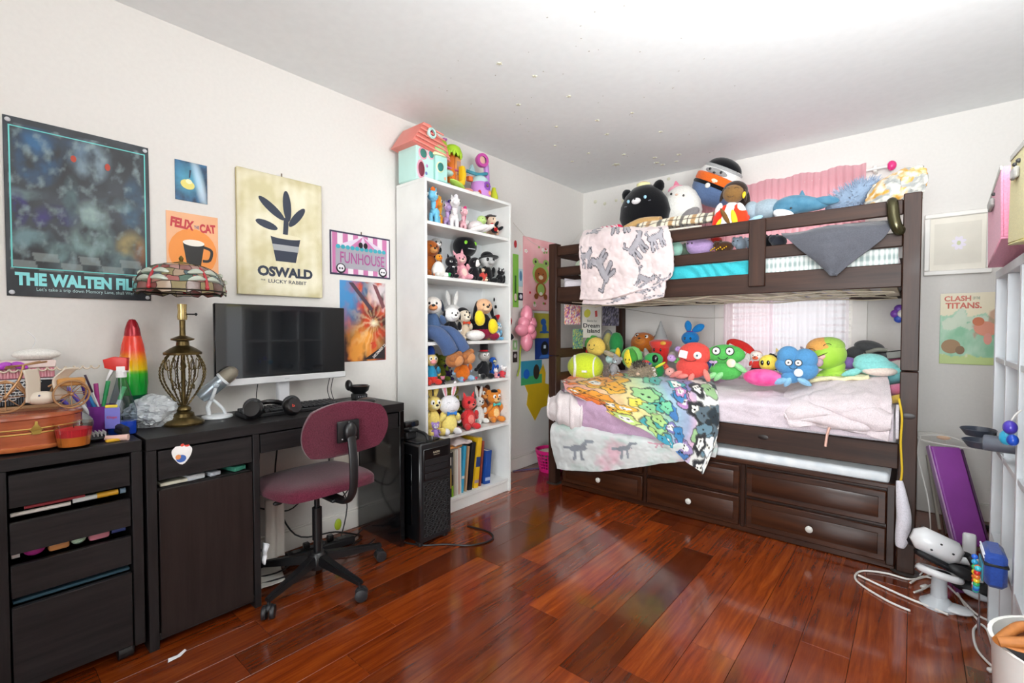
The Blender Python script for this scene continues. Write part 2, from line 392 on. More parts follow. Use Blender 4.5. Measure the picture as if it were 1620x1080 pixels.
# window behind the bunk: casing, sashes, panes, light outside
wn = struct(mk('window_1', None, None, ((WX0 + WX1) / 2, YB, WZ0)))
hw = (WX1 - WX0) / 2; hh = WZ1 - WZ0
m = MB(); c_ = .085
m.box((-hw - c_, -.02, -.02), (-hw, 0, hh + c_), .004).box((hw, -.02, -.02), (hw + c_, 0, hh + c_), .004).box((-hw, -.02, hh), (hw, 0, hh + c_), .004)
m.obj('casing', bw_, wn); bx('sill', (-hw - c_ - .02, -.05, -.045), (hw + c_ + .02, .09, -.02), bw_, wn, .004)
for i, (z0, z1, yy) in enumerate([(0, hh / 2 + .02, .03), (hh / 2 - .02, hh, .06)]):
    m = MB().box((-hw, yy, z0), (-hw + .04, yy + .03, z1), .003).box((hw - .04, yy, z0), (hw, yy + .03, z1), .003).box((-hw + .04, yy, z0), (hw - .04, yy + .03, z0 + .045), .003).box((-hw + .04, yy, z1 - .04), (hw - .04, yy + .03, z1), .003)
    s_ = m.obj('sash', bw_, wn); bx('pane', (-hw + .04, yy + .012, z0 + .045), (hw - .04, yy + .016, z1 - .04), glassy('#f4f8f6'), s_, 0)
bl = MB()
for k in range(26): bl.box((-hw + .01, .012, .03 + k * .047), (hw - .01, .014, .05 + k * .047), rot=(R(35), 0, 0))
bl.obj('blind_slats', M('#f4f2ee', .6), wn)['kind'] = 'stuff'
# ------------------------------------------------------------ white bookshelf
BX0, BX1, BY0, BY1, BH = -2.43, -2.16, 1.77, 2.535, 2.02
sh = thing('bookshelf', 'tall white bookshelf crammed with plush toys beside the bunk bed', 'bookshelf', ((BX0 + BX1) / 2, (BY0 + BY1) / 2, 0))
wl = M('#e9e9e6', .35); dx, dy = (BX1 - BX0) / 2, (BY1 - BY0) / 2
bx('side_panel', (-dx, -dy, 0), (dx, -dy + .018, BH - .02), wl, sh, .0012); bx('side_panel', (-dx, dy - .018, 0), (dx, dy, BH - .02), wl, sh, .0012)
bx('top_panel', (-dx, -dy, BH - .02), (dx, dy, BH), wl, sh, .0012); bx('back_panel', (-dx, -dy + .018, .02), (-dx + .004, dy - .018, BH - .02), M('#dfe2e4', .5), sh, 0)
SHZ = [1.775, 1.458, 1.066, .806, .49, .09]
for z in SHZ: bx('shelf', (-dx + .005, -dy + .019, z - .02), (dx - .004, dy - .019, z), wl, sh, .0012)
bx('plinth', (dx - .03, -dy + .019, .0), (dx - .014, dy - .019, .07), wl, sh, .0012)
m = MB()
for k in range(11):
    for z in (.55, .6, .65, 1.15, 1.2, 1.5, 1.55, 1.62): m.cyl((dx - .03, dy - .0185, z), (dx - .03, dy - .0175, z), .0025, n=8)
m.obj('peg_holes', M('#b9b9b6', .6), sh)['kind'] = 'stuff'

# ------------------------------------------------------------ bunk bed
bed = thing('bunk_bed', 'dark brown wooden bunk bed with guard rails and stuffed toys on both levels', 'bed', (-1.02, 3.38, 0))
bo = V((-1.02, 3.38, 0))
bwd = [wood('#281711', '#41281c', .5, a, .05) for a in range(3)]
dwd = wood('#210e07', '#45230f', .38, 0, .15); dwz = wood('#1c0b06', '#341a0c', .38, 2, .15)
YF, YK = 2.905, 3.87
def bb(name, a, b, mat, bev=.004, par=bed): return bx(name, V(a) - bo, V(b) - bo, mat, par, bev)
for xa in (-2.055, -.045):
    for ya in (YF - .065, YK):
        bb('post', (xa, ya, .008), (xa + .066, ya + .066, .945), bwd[2]); bb('post', (xa, ya, .949), (xa + .066, ya + .066, 1.765), bwd[2])
    for z0, z1 in ((1.675, 1.745), (1.52, 1.585), (1.335, 1.45), (.93, 1.0), (.76, .82), (.49, .605)):
        bb('end_rail', (xa + .018, YF, z0), (xa + .044, YK, z1), bwd[1])
XA, XB = -1.989, -.045
FR = YF - .045
bb('guard_rail', (XA, FR, 1.675), (XB, FR + .025, 1.745), bwd[0]); bb('guard_rail', (XA, FR, 1.527), (XB, FR + .025, 1.592), bwd[0])
bb('side_rail', (XA, FR - .002, 1.338), (XB, FR + .025, 1.448), bwd[0]); bb('brace', (-.70, FR - .025, 1.375), (-.617, FR - .001, 1.738), bwd[2])
bb('side_rail', (XA, FR - .002, .483), (XB, FR + .025, .603), bwd[0])
for z0, z1 in ((1.675, 1.745), (1.527, 1.592), (1.338, 1.448), (.483, .603)): bb('back_rail', (XA, YK + .02, z0), (XB, YK + .045, z1), bwd[0])
sl = wood('#d8cab0', '#ece2cc', .6, 1)
for k in range(15):
    xx = XA + .06 + k * .128; bb('slat', (xx, FR + .026, 1.352), (xx + .07, YK + .018, 1.37), sl, .002)
    bb('slat', (xx, FR + .026, .500), (xx + .07, YK + .018, .518), sl, .002)
for z in (1.325,): m = MB()
for k in range(5):
    y0 = FR + .1 + k * .17; pts = [(XA + .03 + (XB - XA - .06) * i / 12 - bo.x, y0 - bo.y + rnd.uniform(-.05, .05), 1.343 - .022 * abs(math.sin(i * .9 + k)) * rnd.uniform(.6, 1.3)) for i in range(13)]
    MB().tube(pts, .0035, n=6, smooth=4).obj('cord', M('#d8cdb8', .7), bed)
# knots in the wood
for (x_, z_) in ((-.62, .55), (-.013, .74)): pt(bed, 'knot', 'disc', M('#1a0c07', .4), (x_ - bo.x, (FR - .0022 if x_ < -.1 else YF - .0652) - bo.y, z_), (.026, .0012, .014))
# trundle drawer chest under the bed
tr = thing('trundle_chest', 'dark wooden under-bed drawer chest with round pale knobs', 'drawers', (-1.02, 3.2, 0)); to = V((-1.02, 3.2, 0)); TF = 2.845
def tb(name, a, b, mat, bev=.004, par=tr): return bx(name, V(a) - to, V(b) - to, mat, par, bev)
tb('carcass', (-1.95, TF + .02, .012), (-.05, 3.8, .398), dwz); tb('plinth', (-1.95, TF + .012, .002), (-.05, TF + .03, .05), dwd)
tb('top_rail', (-1.95, TF + .004, .385), (-.05, TF + .03, .41), dwd); tb('end_stile', (-.085, TF + .003, .02), (-.052, TF + .03, .4), dwz)
cols = [(-1.93, -1.315), (-1.285, -.735), (-.70, -.085)]
knob = M('#cfcdc6', .3)
for (x0, x1) in cols:
    for (z0, z1, kn) in ((.212, .372, x0 < -2), (.035, .196, True)):
        d = tb('drawer', (x0, TF, z0), (x1, TF + .021, z1), dwd, .005)
        q = MB(); e = .03
        q.prism([(x0 + e - to.x, z0 + e), (x1 - e - to.x, z0 + e), (x1 - e - to.x, z1 - e), (x0 + e - to.x, z1 - e)], TF - .006 - to.y, TF + .002 - to.y, bev=.004); q.obj('raised_panel', dwd, d)
        if kn: MB().lathe([(0, 0), (.007, 0), (.006, .012), (.016, .018), (.017, .025), (.01, .03), (0, .031)], ((x0 + x1) / 2 - to.x, TF - .006 - to.y, (z0 + z1) / 2), 18, rot=(R(90), 0, 0)).obj('knob', knob, d)
for x_ in (-1.30, -.718): tb('stile', (x_ - .012, TF + .006, .03), (x_ + .012, TF + .025, .385), dwz)
# felt cups under the posts
for x_ in (-2.022, -.012): tag(MB().lathe([(0, 0), (.055, 0), (.058, .004), (.05, .007), (0, .0075)], (x_, YF - .032, .0)).obj('caster_cup', M('#3a3632', .35)), ('dark round cup under the left front bed post' if x_ < -1 else 'dark round cup under the right front bed post'), 'furniture cup')

# ------------------------------------------------------------ desk with cabinet
DX0, DX1, DY0, DY1, DH = -2.43, -2.03, .425, 1.52, .757
dk = thing('desk', 'black-brown desk with a cabinet on its left and a wide shallow drawer', 'desk', ((DX0 + DX1) / 2, (DY0 + DY1) / 2, 0)); do = V(dk.location)
bw = [wood('#161415', '#282526', .45, a, 0, 14) for a in range(3)]
def db(name, a, b, mat, bev=.0015, par=None): return bx(name, V(a) - do, V(b) - do, mat, par or dk, bev)
db('desktop', (DX0, DY0, .715), (DX1, DY1, DH), bw[1])
db('side_panel', (DX0, DY0, .0), (DX1 - .002, DY0 + .03, .714), bw[2]); db('partition', (DX0, .775, .0), (DX1 - .002, .8, .714), bw[2]); db('side_panel', (DX0, DY1 - .028, 0), (DX1 - .001, DY1, .714), M('#0c0c0e', .12, coat=.6))
db('cabinet_back', (DX0, DY0 + .03, .02), (DX0 + .01, .775, .714), bw[1]); db('cabinet_floor', (DX0 + .01, DY0 + .03, .03), (DX1 - .004, .775, .055), bw[1]); db('inner_shelf', (DX0 + .01, DY0 + .03, .555), (DX1 - .03, .775, .57), bw[1])
db('drawer_front', (DX1 - .02, DY0 + .035, .604), (DX1 - .002, .771, .708), bw[1])
dr = db('cabinet_door', (DX1 - .02, DY0 + .035, .035), (DX1 - .002, .771, .567), wood('#1e1615', '#2d2422', .42, 2, 0, 12))
db('back_rail', (DX0, .8, .36), (DX0 + .015, DY1 - .03, .60), M('#cdc9c4', .6))
wd = db('wide_drawer', (DX1 - .03, .805, .632), (DX1 - .004, DY1 - .034, .708), bw[1])
db('drawer_tray', (DX0 + .03, .81, .636), (DX1 - .03, DY1 - .04, .65), bw[1])
# papers seen through the slot of the cabinet
for k, (y0, y1, z, c) in enumerate([(.47, .56, .585, '#dcd8c4'), (.55, .61, .592, '#c8ccd0'), (.62, .66, .588, '#b9bec6'), (.70, .75, .59, '#3f8f78')]):
    tag(MB().box((DX1 - .12, y0, .572), (DX1 - .03, y1, z), .003, rot=(0, 0, .1 * k)).obj('paper_stack', M(c, .6)), ['cream papers in the desk cabinet slot', 'pale grey papers in the cabinet slot, left of centre', 'blue-grey papers in the middle of the cabinet slot', 'green item at the right end of the cabinet slot'][k], 'papers')
# sticker with a generic white animal head and a red bow
st = poster('sticker', 'white cut-out sticker with a red bow on the desk cabinet drawer', 'sticker', (DX1 - .0018, .485, .622), .062, .075, R(90), M('#f4f2f0', .4), .0006)
st.location.y = at(272, 710, 'x', DX1)[1]; st.location.z = at(272, 736, 'x', DX1)[2]
sk = [c for c in st.children][0]; sm_ = MB().prism([(.031 + .031 * math.cos(a) * (1 + .1 * math.sin(3 * a)), .038 + .037 * math.sin(a) * (1 + .12 * math.cos(4 * a))) for a in [2 * math.pi * i / 28 for i in range(28)]], -.0006, 0); sn_ = bpy.data.meshes.new('sheet'); sm_.bm.to_mesh(sn_); sm_.bm.free(); sn_.materials.append(M('#f4f2f0', .4)); sk.data = sn_
shapes(st, [('e', .5, .72, .42, .24, 0, '#f7f5f3'), ('e', .74, .88, .14, .09, -20, '#e04a3a'), ('e', .52, .9, .1, .07, 20, '#e04a3a'), ('e', .45, .25, .25, .18, 0, '#3f66b0'), ('e', .3, .35, .14, .12, 0, '#d98b52')])
# drawer unit left of the desk
UX0, UX1, UY0, UY1, UH = -2.43, -2.035, .062, .415, .757
un = thing('drawer_unit', 'black-brown drawer unit on castors at the left end of the desk', 'drawers', ((UX0 + UX1) / 2, (UY0 + UY1) / 2, 0)); uo = V(un.location)
def ub(name, a, b, mat, bev=.0015, par=None): return bx(name, V(a) - uo, V(b) - uo, mat, par or un, bev)
ub('top_panel', (UX0, UY0, .72), (UX1, UY1, UH), bw[1]); ub('side_panel', (UX0, UY0, .045), (UX1, UY0 + .03, .719), bw[2]); ub('side_panel', (UX0, UY1 - .03, .045), (UX1, UY1, .719), bw[2])
ub('bottom_panel', (UX0, UY0 + .03, .05), (UX1 - .01, UY1 - .03, .07), bw[1]); ub('back_panel', (UX0, UY0 + .03, .07), (UX0 + .01, UY1 - .03, .72), bw[1])
UD = []
for z0, z1 in ((.607, .706), (.467, .561), (.335, .432), (.052, .305)):
    d = ub('drawer', (UX1 - .02, UY0 + .034, z0), (UX1 - .001, UY1 - .034, z1), bw[1]); UD.append(d)
    ub('drawer_tray', (UX0 + .02, UY0 + .04, z0 + .01), (UX1 - .022, UY1 - .04, z0 + .018), bw[1], par=d); 
for y in (UY0 + .06, UY1 - .05):
    for x_ in (UX0 + .06, UX1 - .04):
        cst = MB().cyl((x_ - uo.x, y - .022 - uo.y, .026), (x_ - uo.x, y + .022 - uo.y, .026), .0255, n=20, bev=.004).obj('castor', M('#1b1b1d', .4), un)
# things in the open slots of the drawer unit
def slot(items, z, cat, grp):
    for k, (px, ln, r, c, lab, rz) in enumerate(items):
        p = at(px, 0, 'x', UX1 - .05); y = p[1] * .995
        tag(MB().tube([(0, -ln / 2, 0), (0, ln / 2, 0)], r, n=10).xf(Matrix.Rotation(rz, 4, 'Z')).obj('craft_item', M(c, .35), None, (UX1 - .05, y, z + r)), lab, cat, grp)
for (y0, y1, r, z, c, lab) in [(.10, .235, .009, .563, '#e6dcd4', 'white craft stick in the top drawer slot'), (.13, .27, .008, .58, '#b3414c', 'dark red pen in the top drawer slot'), (.24, .30, .012, .566, '#dfe2e0', 'clear white tube in the top drawer slot'), (.30, .355, .014, .565, '#e2a92c', 'yellow glue stick in the top drawer slot'), (.36, .375, .013, .566, '#7c93a8', 'blue-grey cap in the top drawer slot'),
                              (.10, .118, .014, .434, '#e8e4e0', 'small white cap in the second drawer slot'), (.125, .175, .018, .434, '#b3378f', 'magenta bottle in the second drawer slot'), (.18, .23, .015, .434, '#c88a52', 'orange-brown bead bag in the second drawer slot'), (.232, .272, .017, .434, '#b9dcc2', 'pale green egg-shaped toy in the second drawer slot'), (.276, .33, .015, .434, '#c77c8a', 'pink bead bag in the second drawer slot'), (.335, .372, .015, .434, '#4a5a9a', 'blue marker cap in the second drawer slot')]:
    hl = (y1 - y0) / 2; q_ = MB().tube([(0, -hl, r), (0, hl, r)], r * .7, n=10) if any(a in lab for a in ('stick', 'pen', 'tube', 'cap')) else (MB().ell((0, 0, r), (r, hl, r), n=14) if 'egg' in lab or 'bottle' in lab else MB().box((-r, -hl, 0), (r, hl, r * 1.8), r * .5, seg=2))
    tag(q_.obj('craft_item', M(c, .3), None, (UX1 - .045, (y0 + y1) / 2, z + .004)), lab, 'craft supply')
bx_ = MB().box((UX0 + .05, .1, .306), (UX1 - .03, .38, .316), .002).obj('papers', M('#3b5a6a', .3)); tag(bx_, 'dark glossy papers in the open bottom drawer', 'papers')
# torn tape on the floor and plastic bag scrap
tag(MB().prism([(0, 0), (.02, -.005), (.026, .03), (.012, .052), (.0, .05), (.01, .025)], -.001, .0, mt=Matrix.Rotation(R(-80), 4, 'X')).obj('paper_scrap', M('#f2f0ee', .5), None, (at(266, 1042, 'z', .004)[0], at(266, 1042, 'z', .004)[1], .004)), 'torn white paper scrap on the floor by the desk cabinet', 'paper')

# ------------------------------------------------------------ swivel chair
C0 = V((-2.05, 1.05, 0))
ch = thing('desk_chair', 'burgundy fabric swivel chair on a black five-star base at the desk', 'chair', (C0[0], C0[1], 0))
cf = M('#4c1424', .9, kind='cloth', col2='#642639'); cb = M('#18181a', .35)

for k in range(5):
    a = R(-65 + 72 * k); q = V((math.cos(a), math.sin(a), 0)); n_ = V((-q.y, q.x, 0))
    m = MB(); A = [q * .035 + n_ * .022 + V((0, 0, .082)), q * .035 - n_ * .022 + V((0, 0, .082)), q * .30 - n_ * .014 + V((0, 0, .066)), q * .30 + n_ * .014 + V((0, 0, .066))]
    T = [q * .035 + n_ * .019 + V((0, 0, .125)), q * .035 - n_ * .019 + V((0, 0, .125)), q * .305 - n_ * .011 + V((0, 0, .085)), q * .305 + n_ * .011 + V((0, 0, .085))]
    vs = [m.bm.verts.new(v) for v in A + T]
    for f in ((3, 2, 1, 0), (4, 5, 6, 7), (0, 1, 5, 4), (1, 2, 6, 5), (2, 3, 7, 6), (3, 0, 4, 7)): m.bm.faces.new([vs[i] for i in f])
    bmesh.ops.recalc_face_normals(m.bm, faces=m.bm.faces); bmesh.ops.bevel(m.bm, geom=m.bm.edges[:], offset=.004, segments=2, affect='EDGES')
    leg = m.obj('base_arm', cb, ch)
    e = q * .292; rz = a + rnd.uniform(-1, 1); u = V((math.cos(rz), math.sin(rz), 0)); v_ = V((-u.y, u.x, 0))
    MB().cyl(e + V((0, 0, .04)), e + V((0, 0, .07)), .007).cyl(e + u * .006 + v_ * .006 + V((0, 0, .027)), e + u * .006 + v_ * .024 + V((0, 0, .027)), .0265, n=22, bev=.004).cyl(e + u * .006 - v_ * .006 + V((0, 0, .027)), e + u * .006 - v_ * .024 + V((0, 0, .027)), .0265, n=22, bev=.004).ell(e + V((0, 0, .04)), (.02, .02, .016)).obj('castor', M('#222225', .4), leg)
MB().lathe([(0, .06), (.036, .06), (.044, .08), (.042, .12), (.03, .135), (0, .135)]).obj('hub', cb, ch)
MB().cyl((0, 0, .13), (0, 0, .33), .0165, n=20).cyl((0, 0, .19), (0, 0, .335), .021, n=20).obj('column_cover', cb, ch)
MB().cyl((0, 0, .33), (0, 0, .43), .012, n=16).obj('gas_lift', M('#2b2b2e', .25, .6, 'metal'), ch)
MB().box((-.09, -.07, .415), (.1, .07, .43), .004).box((.08, -.03, .405), (.19, .03, .42), .004).obj('seat_plate', cb, ch)
m = MB(); t_ = bmesh.new(); bmesh.ops.create_cube(t_, size=1)
def padmesh(lx, ly, lz, curve):
    t = bmesh.new(); bmesh.ops.create_grid(t, x_segments=20, y_segments=20, size=1); top = []
    for v in t.verts:
        x_, y_ = v.co.x, v.co.y; x2 = x_ * math.sqrt(1 - y_ * y_ / 2 * .75); y2 = y_ * math.sqrt(1 - x_ * x_ / 2 * .75)
        e = max(abs(x_), abs(y_)); v.co = V((x2 * lx, y2 * ly, lz * (1 - e ** 6 * .75) + curve(x2, y2)))
    r = bmesh.ops.duplicate(t, geom=t.verts[:] + t.edges[:] + t.faces[:]); vv = [g for g in r['geom'] if isinstance(g, bmesh.types.BMVert)]
    for v in vv: v.co.z = v.co.z * -0.0 - (lz * (1 - (max(abs(v.co.x / lx), abs(v.co.y / ly))) ** 8 * .6)) * .6 + curve(v.co.x / lx, v.co.y / ly)
    bmesh.ops.reverse_faces(t, faces=[g for g in r['geom'] if isinstance(g, bmesh.types.BMFace)])
    be = [e for e in t.edges if e.is_boundary]; bmesh.ops.bridge_loops(t, edges=be); bmesh.ops.recalc_face_normals(t, faces=t.faces)
    return t
t_.free(); m._add(padmesh(.225, .235, .034, lambda x_, y_: .006 * x_ * x_ - .012 * max(0, -x_ - .5))); m.obj('seat', cf, ch, (-.005, 0, .457), ang=70)
m = MB(); m._add(padmesh(.115, .195, .022, lambda x_, y_: -.03 * y_ * y_)); m.xf(Matrix.Rotation(R(-84), 4, 'Y')); bk = m.obj('backrest', cf, ch, (.235, 0, .725), ang=70)
MB().box((.262, -.05, .675), (.275, .05, .765), .006, seg=2).obj('back_bracket', cb, ch); MB().ell((.288, 0, .72), (.016, .028, .04)).obj('bracket_cover', cb, ch)
MB().tube([(.10, 0, .412), (.19, 0, .412), (.265, 0, .43), (.305, 0, .49), (.308, 0, .6), (.292, 0, .70), (.283, 0, .75)], .011, n=10, smooth=6).xf(Matrix.Diagonal((1, 1.7, 1, 1))).obj('back_bar', cb, ch)
for y_, z_ in ((-.03, .69), (.03, .69), (0, .755)): pt(ch, 'screw', 'ball', M('#8a8a8a', .3, 1, 'metal'), (.277, y_, z_), (.004, .005, .005), n=10)
MB().cyl((.02, -.05, .418), (.02, -.17, .41), .005).ell((.02, -.18, .41), (.012, .022, .01)).obj('height_lever', cb, ch)

# ------------------------------------------------------------ computer tower
pc = thing('computer_tower', 'black computer tower on the floor between the desk and the bookshelf', 'computer', (-2.14, 1.652, 0))
bkm = M('#0d0d0f', .28, coat=.4); bk2 = M('#18181b', .5)
bx('case', (-.22, -.1, .02), (.195, .1, .535), bkm, pc, .008)
for x_ in (-.19, .15):
    for y_ in (-.085, .085): bx('foot', (x_, y_ - .012, 0), (x_ + .04, y_ + .012, .02), bk2, pc, .003)
bx('front_frame', (.196, -.106, .025), (.21, .106, .545), bk2, pc, .006)
bx('side_window', (-.16, -.1035, .1), (.13, -.1005, .48), M('#08090c', .06, coat=1), pc, .001)
fr = bx('drive_panel', (.2105, -.088, .35), (.2145, .088, .515), bkm, pc, .002)
for k in range(3): bx('drive_bay', (.215, -.08, .355 + k * .036), (.2175, .08, .387 + k * .036), bk2, pc, .001)
ms = bx('front_mesh', (.2105, -.088, .05), (.2125, .088, .34), M('#0a0a0b', .6), pc, .001)
m = MB()
for i in range(13):
    for j in range(6):
        y_ = -.075 + j * .03 + (.015 if i % 2 else 0); z_ = .062 + i * .0215
        if y_ < .083: m.tube([(.2135, y_ + .013 * math.cos(a), z_ + .0095 * math.sin(a)) for a in [R(30 + 60 * k) for k in range(6)]], .0012, n=4, closed=True)
m.obj('hex_grille', M('#2c2c30', .3), pc)['kind'] = 'stuff'
text('RAZER', 'lettering', pc, (.2185, -.005, .492), .045, .009, M('#b9b09a', .4), .01, (0, 0, R(90)))
bx('lettering_bar', (.2176, -.025, .478), (.2182, .015, .4795), M('#b9b09a', .4), pc, 0)
bx('top_vent', (-.19, -.08, .5355), (.15, .08, .541), bk2, pc, .002)
for k in range(4): MB().cyl((.17, -.045 + k * .022, .54), (.17, -.045 + k * .022, .544), .006, n=12).obj('button', bk2, pc)
MB().tube([(-.16, .0, .541), (-.12, 0, .575), (.1, 0, .575), (.14, 0, .541)], .009, n=8, smooth=5).obj('handle', bk2, pc)
usb = tag(MB().box((-.006, -.0035, 0), (.006, .0035, .03), .001).obj('usb_stick', M('#b8b8bc', .3, 1, 'metal'), None, (-1.975, 1.66, .5365)), 'silver USB plug standing in the top of the computer tower', 'usb stick')
wc = thing('webcam', 'black webcam lying on top of the computer tower', 'webcam', (-2.08, 1.60, .545)); wc.location.z = .59
MB().box((-.03, -.03, -.002), (.03, .03, .012), .004).obj('base', bk2, wc); MB().box((-.012, -.05, .02), (.02, .045, .055), .01, seg=2).obj('body', bkm, wc); MB().cyl((.019, 0, .038), (.025, 0, .038), .013, n=20).obj('lens', M('#1c2230', .05), wc); MB().cyl((0, 0, .01), (0, 0, .03), .008).obj('neck', bk2, wc)
tag(MB().box((-.045, -.035, 0), (.05, .035, .042), .006).obj('card_reader', bk2, None, (-2.12, 1.60, .5745 - .03)), 'small black box under the webcam on the computer tower', 'gadget')
tag(MB().tube([(-2.2, 1.5, .004), (-1.98, 1.56, .005), (-1.87, 1.66, .005), (-1.76, 1.74, .005), (-1.72, 1.86, .005), (-1.80, 1.92, .005), (-1.95, 1.90, .005)], .0048, smooth=8).obj('power_cable', BLACK), 'black power cable looping on the floor in front of the computer tower', 'cable')

# ------------------------------------------------------------ under the desk: cables, papers, power strip
cbm = M('#161618', .5)
CBL = ['black cable hanging down under the left end of the wide drawer', 'black cable dropping behind the chair column to the power strip', 'black cable hanging near the glossy right desk panel', 'black cable on the floor nearest the wall under the desk', 'thickest black cable snaking over the floor under the desk', 'black cable on the floor nearest the front edge under the desk', 'black cable sagging sideways above the floor under the desk']
for i, (pts, r_) in enumerate([
    ([(-2.40, .95, .7), (-2.41, .94, .4), (-2.38, .92, .12), (-2.3, 1.0, .01)], .004),
    ([(-2.40, 1.05, .7), (-2.41, 1.02, .35), (-2.33, 1.08, .12), (-2.25, 1.25, .1), (-2.3, 1.42, .012)], .004),
    ([(-2.42, 1.36, .7), (-2.40, 1.30, .4), (-2.36, 1.38, .2), (-2.3, 1.30, .01)], .0035),
    ([(-2.30, .82, .01), (-2.24, .95, .01), (-2.28, 1.1, .02), (-2.2, 1.2, .012), (-2.25, 1.4, .01)], .004),
    ([(-2.36, .85, .01), (-2.30, 1.0, .03), (-2.36, 1.15, .012), (-2.28, 1.33, .01), (-2.34, 1.46, .02)], .0045),
    ([(-2.2, .84, .01), (-2.17, 1.0, .012), (-2.22, 1.16, .01), (-2.14, 1.3, .01), (-2.2, 1.45, .01)], .0035),
    ([(-2.38, .9, .3), (-2.36, 1.06, .24), (-2.38, 1.2, .3), (-2.36, 1.33, .22), (-2.40, 1.46, .3)], .0035)]):
    tag(MB().tube(pts, r_, n=7, smooth=6).obj('cable', cbm), CBL[i], 'cable', 'tangled black cables under the desk')
pw = thing('power_strip', 'black power strip on the floor under the desk', 'power strip', (-2.3, 1.2, 0), R(83)); bx('body', (-.17, -.028, .002), (.17, .028, .04), bk2, pw, .005)
for k in range(5): bx('socket', (-.145 + k * .058, -.018, .04), (-.105 + k * .058, .018, .043), bkm, pw, .001)
bx('plug', (.03, -.015, .043), (.06, .015, .075), bkm, pw, .004); bx('plug', (-.09, -.015, .043), (-.06, .015, .07), bkm, pw, .004)
tag(sheet('paper_roll', [[(-2.25 + .02 * math.sin(a * 2), at(419, 800, 'x', -2.25).y + a * .03, z) for a in range(4)] for z in (.07, .16, .26, .36)], M('#e8e4dd', .7), None, 12, 16, .006, 5, .002), 'white sheet of paper hanging under the desk beside the cabinet', 'paper')
tag(sheet('paper_sheet', [[(-2.36 + .07 * z, .83 + a * .06 - .02 * z, .004 + .002 * z) for a in range(4)] for z in range(4)], M('#ded9d1', .7), None, 12, 12, .008, 7, .002), 'crumpled pale paper on the floor under the desk', 'paper')
tag(sheet('paper_sheet', [[(-2.37, 1.31 + a * .035, .30 + z * .05 + .02 * a) for a in range(4)] for z in range(4)], M('#e9e4d8', .7), None, 10, 10, .006, 7, .002), 'cream paper hanging behind the swivel chair column', 'paper')
tag(sheet('plastic_bag', [[(-2.06 + .012 * a, .803 + .004 * z + .003 * a, .17 + z * .02) for a in range(4)] for z in range(5)], M('#d9d9dc', .3), None, 12, 14, .012, 22, .002), 'bit of clear plastic bag sticking out beside the desk cabinet', 'plastic bag')
gt = tag(MB().ell((0, 0, 0), (.008, .02, .03), n=12).obj('lime_tag', M('#a9c02b', .4), None, (-2.26, 1.27, .13)), 'lime green tag on the cables under the desk', 'tag')

# ------------------------------------------------------------ monitor
mo = thing('monitor', 'wide black computer monitor with a white lower bezel on the desk', 'monitor', (-2.30, 1.035, DH))
bx('panel', (-.022, -.307, .135), (-.002, .307, .497), M('#101012', .3), mo, .004)
bx('screen', (-.0025, -.303, .165), (0, .303, .494), M('#16181b', .03, coat=1, kind='plain', bump=0), mo, 0)
bx('lower_bezel', (-.024, -.309, .132), (.003, .309, .163), M('#dfdfe0', .25, .2), mo, .003)
text('acer', 'lettering', mo, (.0032, 0, .148), .024, .006, M('#8a8d92', .3), 0, (0, 0, R(90)))
bx('neck', (-.06, -.03, .02), (-.03, .03, .25), M('#cfcfd2', .3), mo, .006); MB().lathe([(0, 0), (.1, 0), (.1, .008), (.03, .016), (0, .016)], (-.03, 0, 0), sy=1.2).obj('foot', M('#d4d4d6', .3), mo)

# ------------------------------------------------------------ keyboard, headphones, speaker, mouse
kb = thing('keyboard', 'black computer keyboard on the desk in front of the monitor', 'keyboard', (-2.22, at(462, 600, 'x', -2.22)[1], DH), R(88))
bx('base', (-.225, -.07, 0), (.225, .07, .018), bk2, kb, .004); m = MB()
for i in range(18):
    for j in range(6):
        if j == 0 and 4 <= i <= 8: continue
        m.box((-.217 + i * .0243, -.062 + j * .0205, .018), (-.217 + i * .0243 + .0205, -.062 + j * .0205 + .017, .028 + .001 * j), .0025)
m.box((-.12, -.062, .018), (-.0, -.045, .028), .0025); m.obj('keys', M('#202023', .4), kb)['kind'] = 'stuff'
hp = thing('headphones', 'black over-ear headphones lying on the desk in front of the keyboard', 'headphones', (-2.09, at(440, 600, 'x', -2.09)[1], DH + .002), R(75))
for s in (-1, 1):
    cpx = MB().lathe([(0, -.02), (.034, -.02), (.04, -.008), (.04, .008), (.032, .02), (0, .022)], (0, 0, 0), 26, rot=(R(68), 0, R(30 * s))).obj('ear_cup', bkm, hp, (.075 * s - .02, -.0, .043))
    MB().tube([(.03 * math.cos(a), 0, .03 * math.sin(a)) for a in [2 * math.pi * i / 20 for i in range(20)]], .009, closed=True).obj('ear_cushion', M('#232326', .7), cpx, (0, .022, .008))
text('b', 'logo', hp, (.055, -.03, .052), .01, .013, M('#c23a2a', .4), .02)
MB().tube([(.075 * math.cos(a) - .02 - .09 * abs(math.sin(a)) * 0, .01 + .13 * math.sin(a), .02 + .018 * math.sin(a)) for a in [R(12 * i) for i in range(16)]], .008, n=10).xf(Matrix.Diagonal((1, 1, 1.4, 1))).obj('headband', bkm, hp)
hp2 = tag(MB().ell((0, 0, .022), (.034, .055, .02)).obj('mouse', bkm, None, (-2.09, 1.33, DH)), 'black computer mouse on the desk near its right end', 'mouse')
sp = thing('desk_speaker', 'black bowl-shaped gadget on a square base at the right end of the desk', 'speaker', (-2.31, 1.43, DH), R(80))
bx('base', (-.035, -.035, 0), (.035, .035, .035), bk2, sp, .006); MB().lathe([(0, .034), (.03, .034), (.05, .05), (.056, .075), (.05, .078), (.04, .06), (0, .055)]).obj('bowl', bkm, sp)
MB().ell((-.05, .02, .08), (.018, .03, .03)).obj('side_pod', bkm, sp)
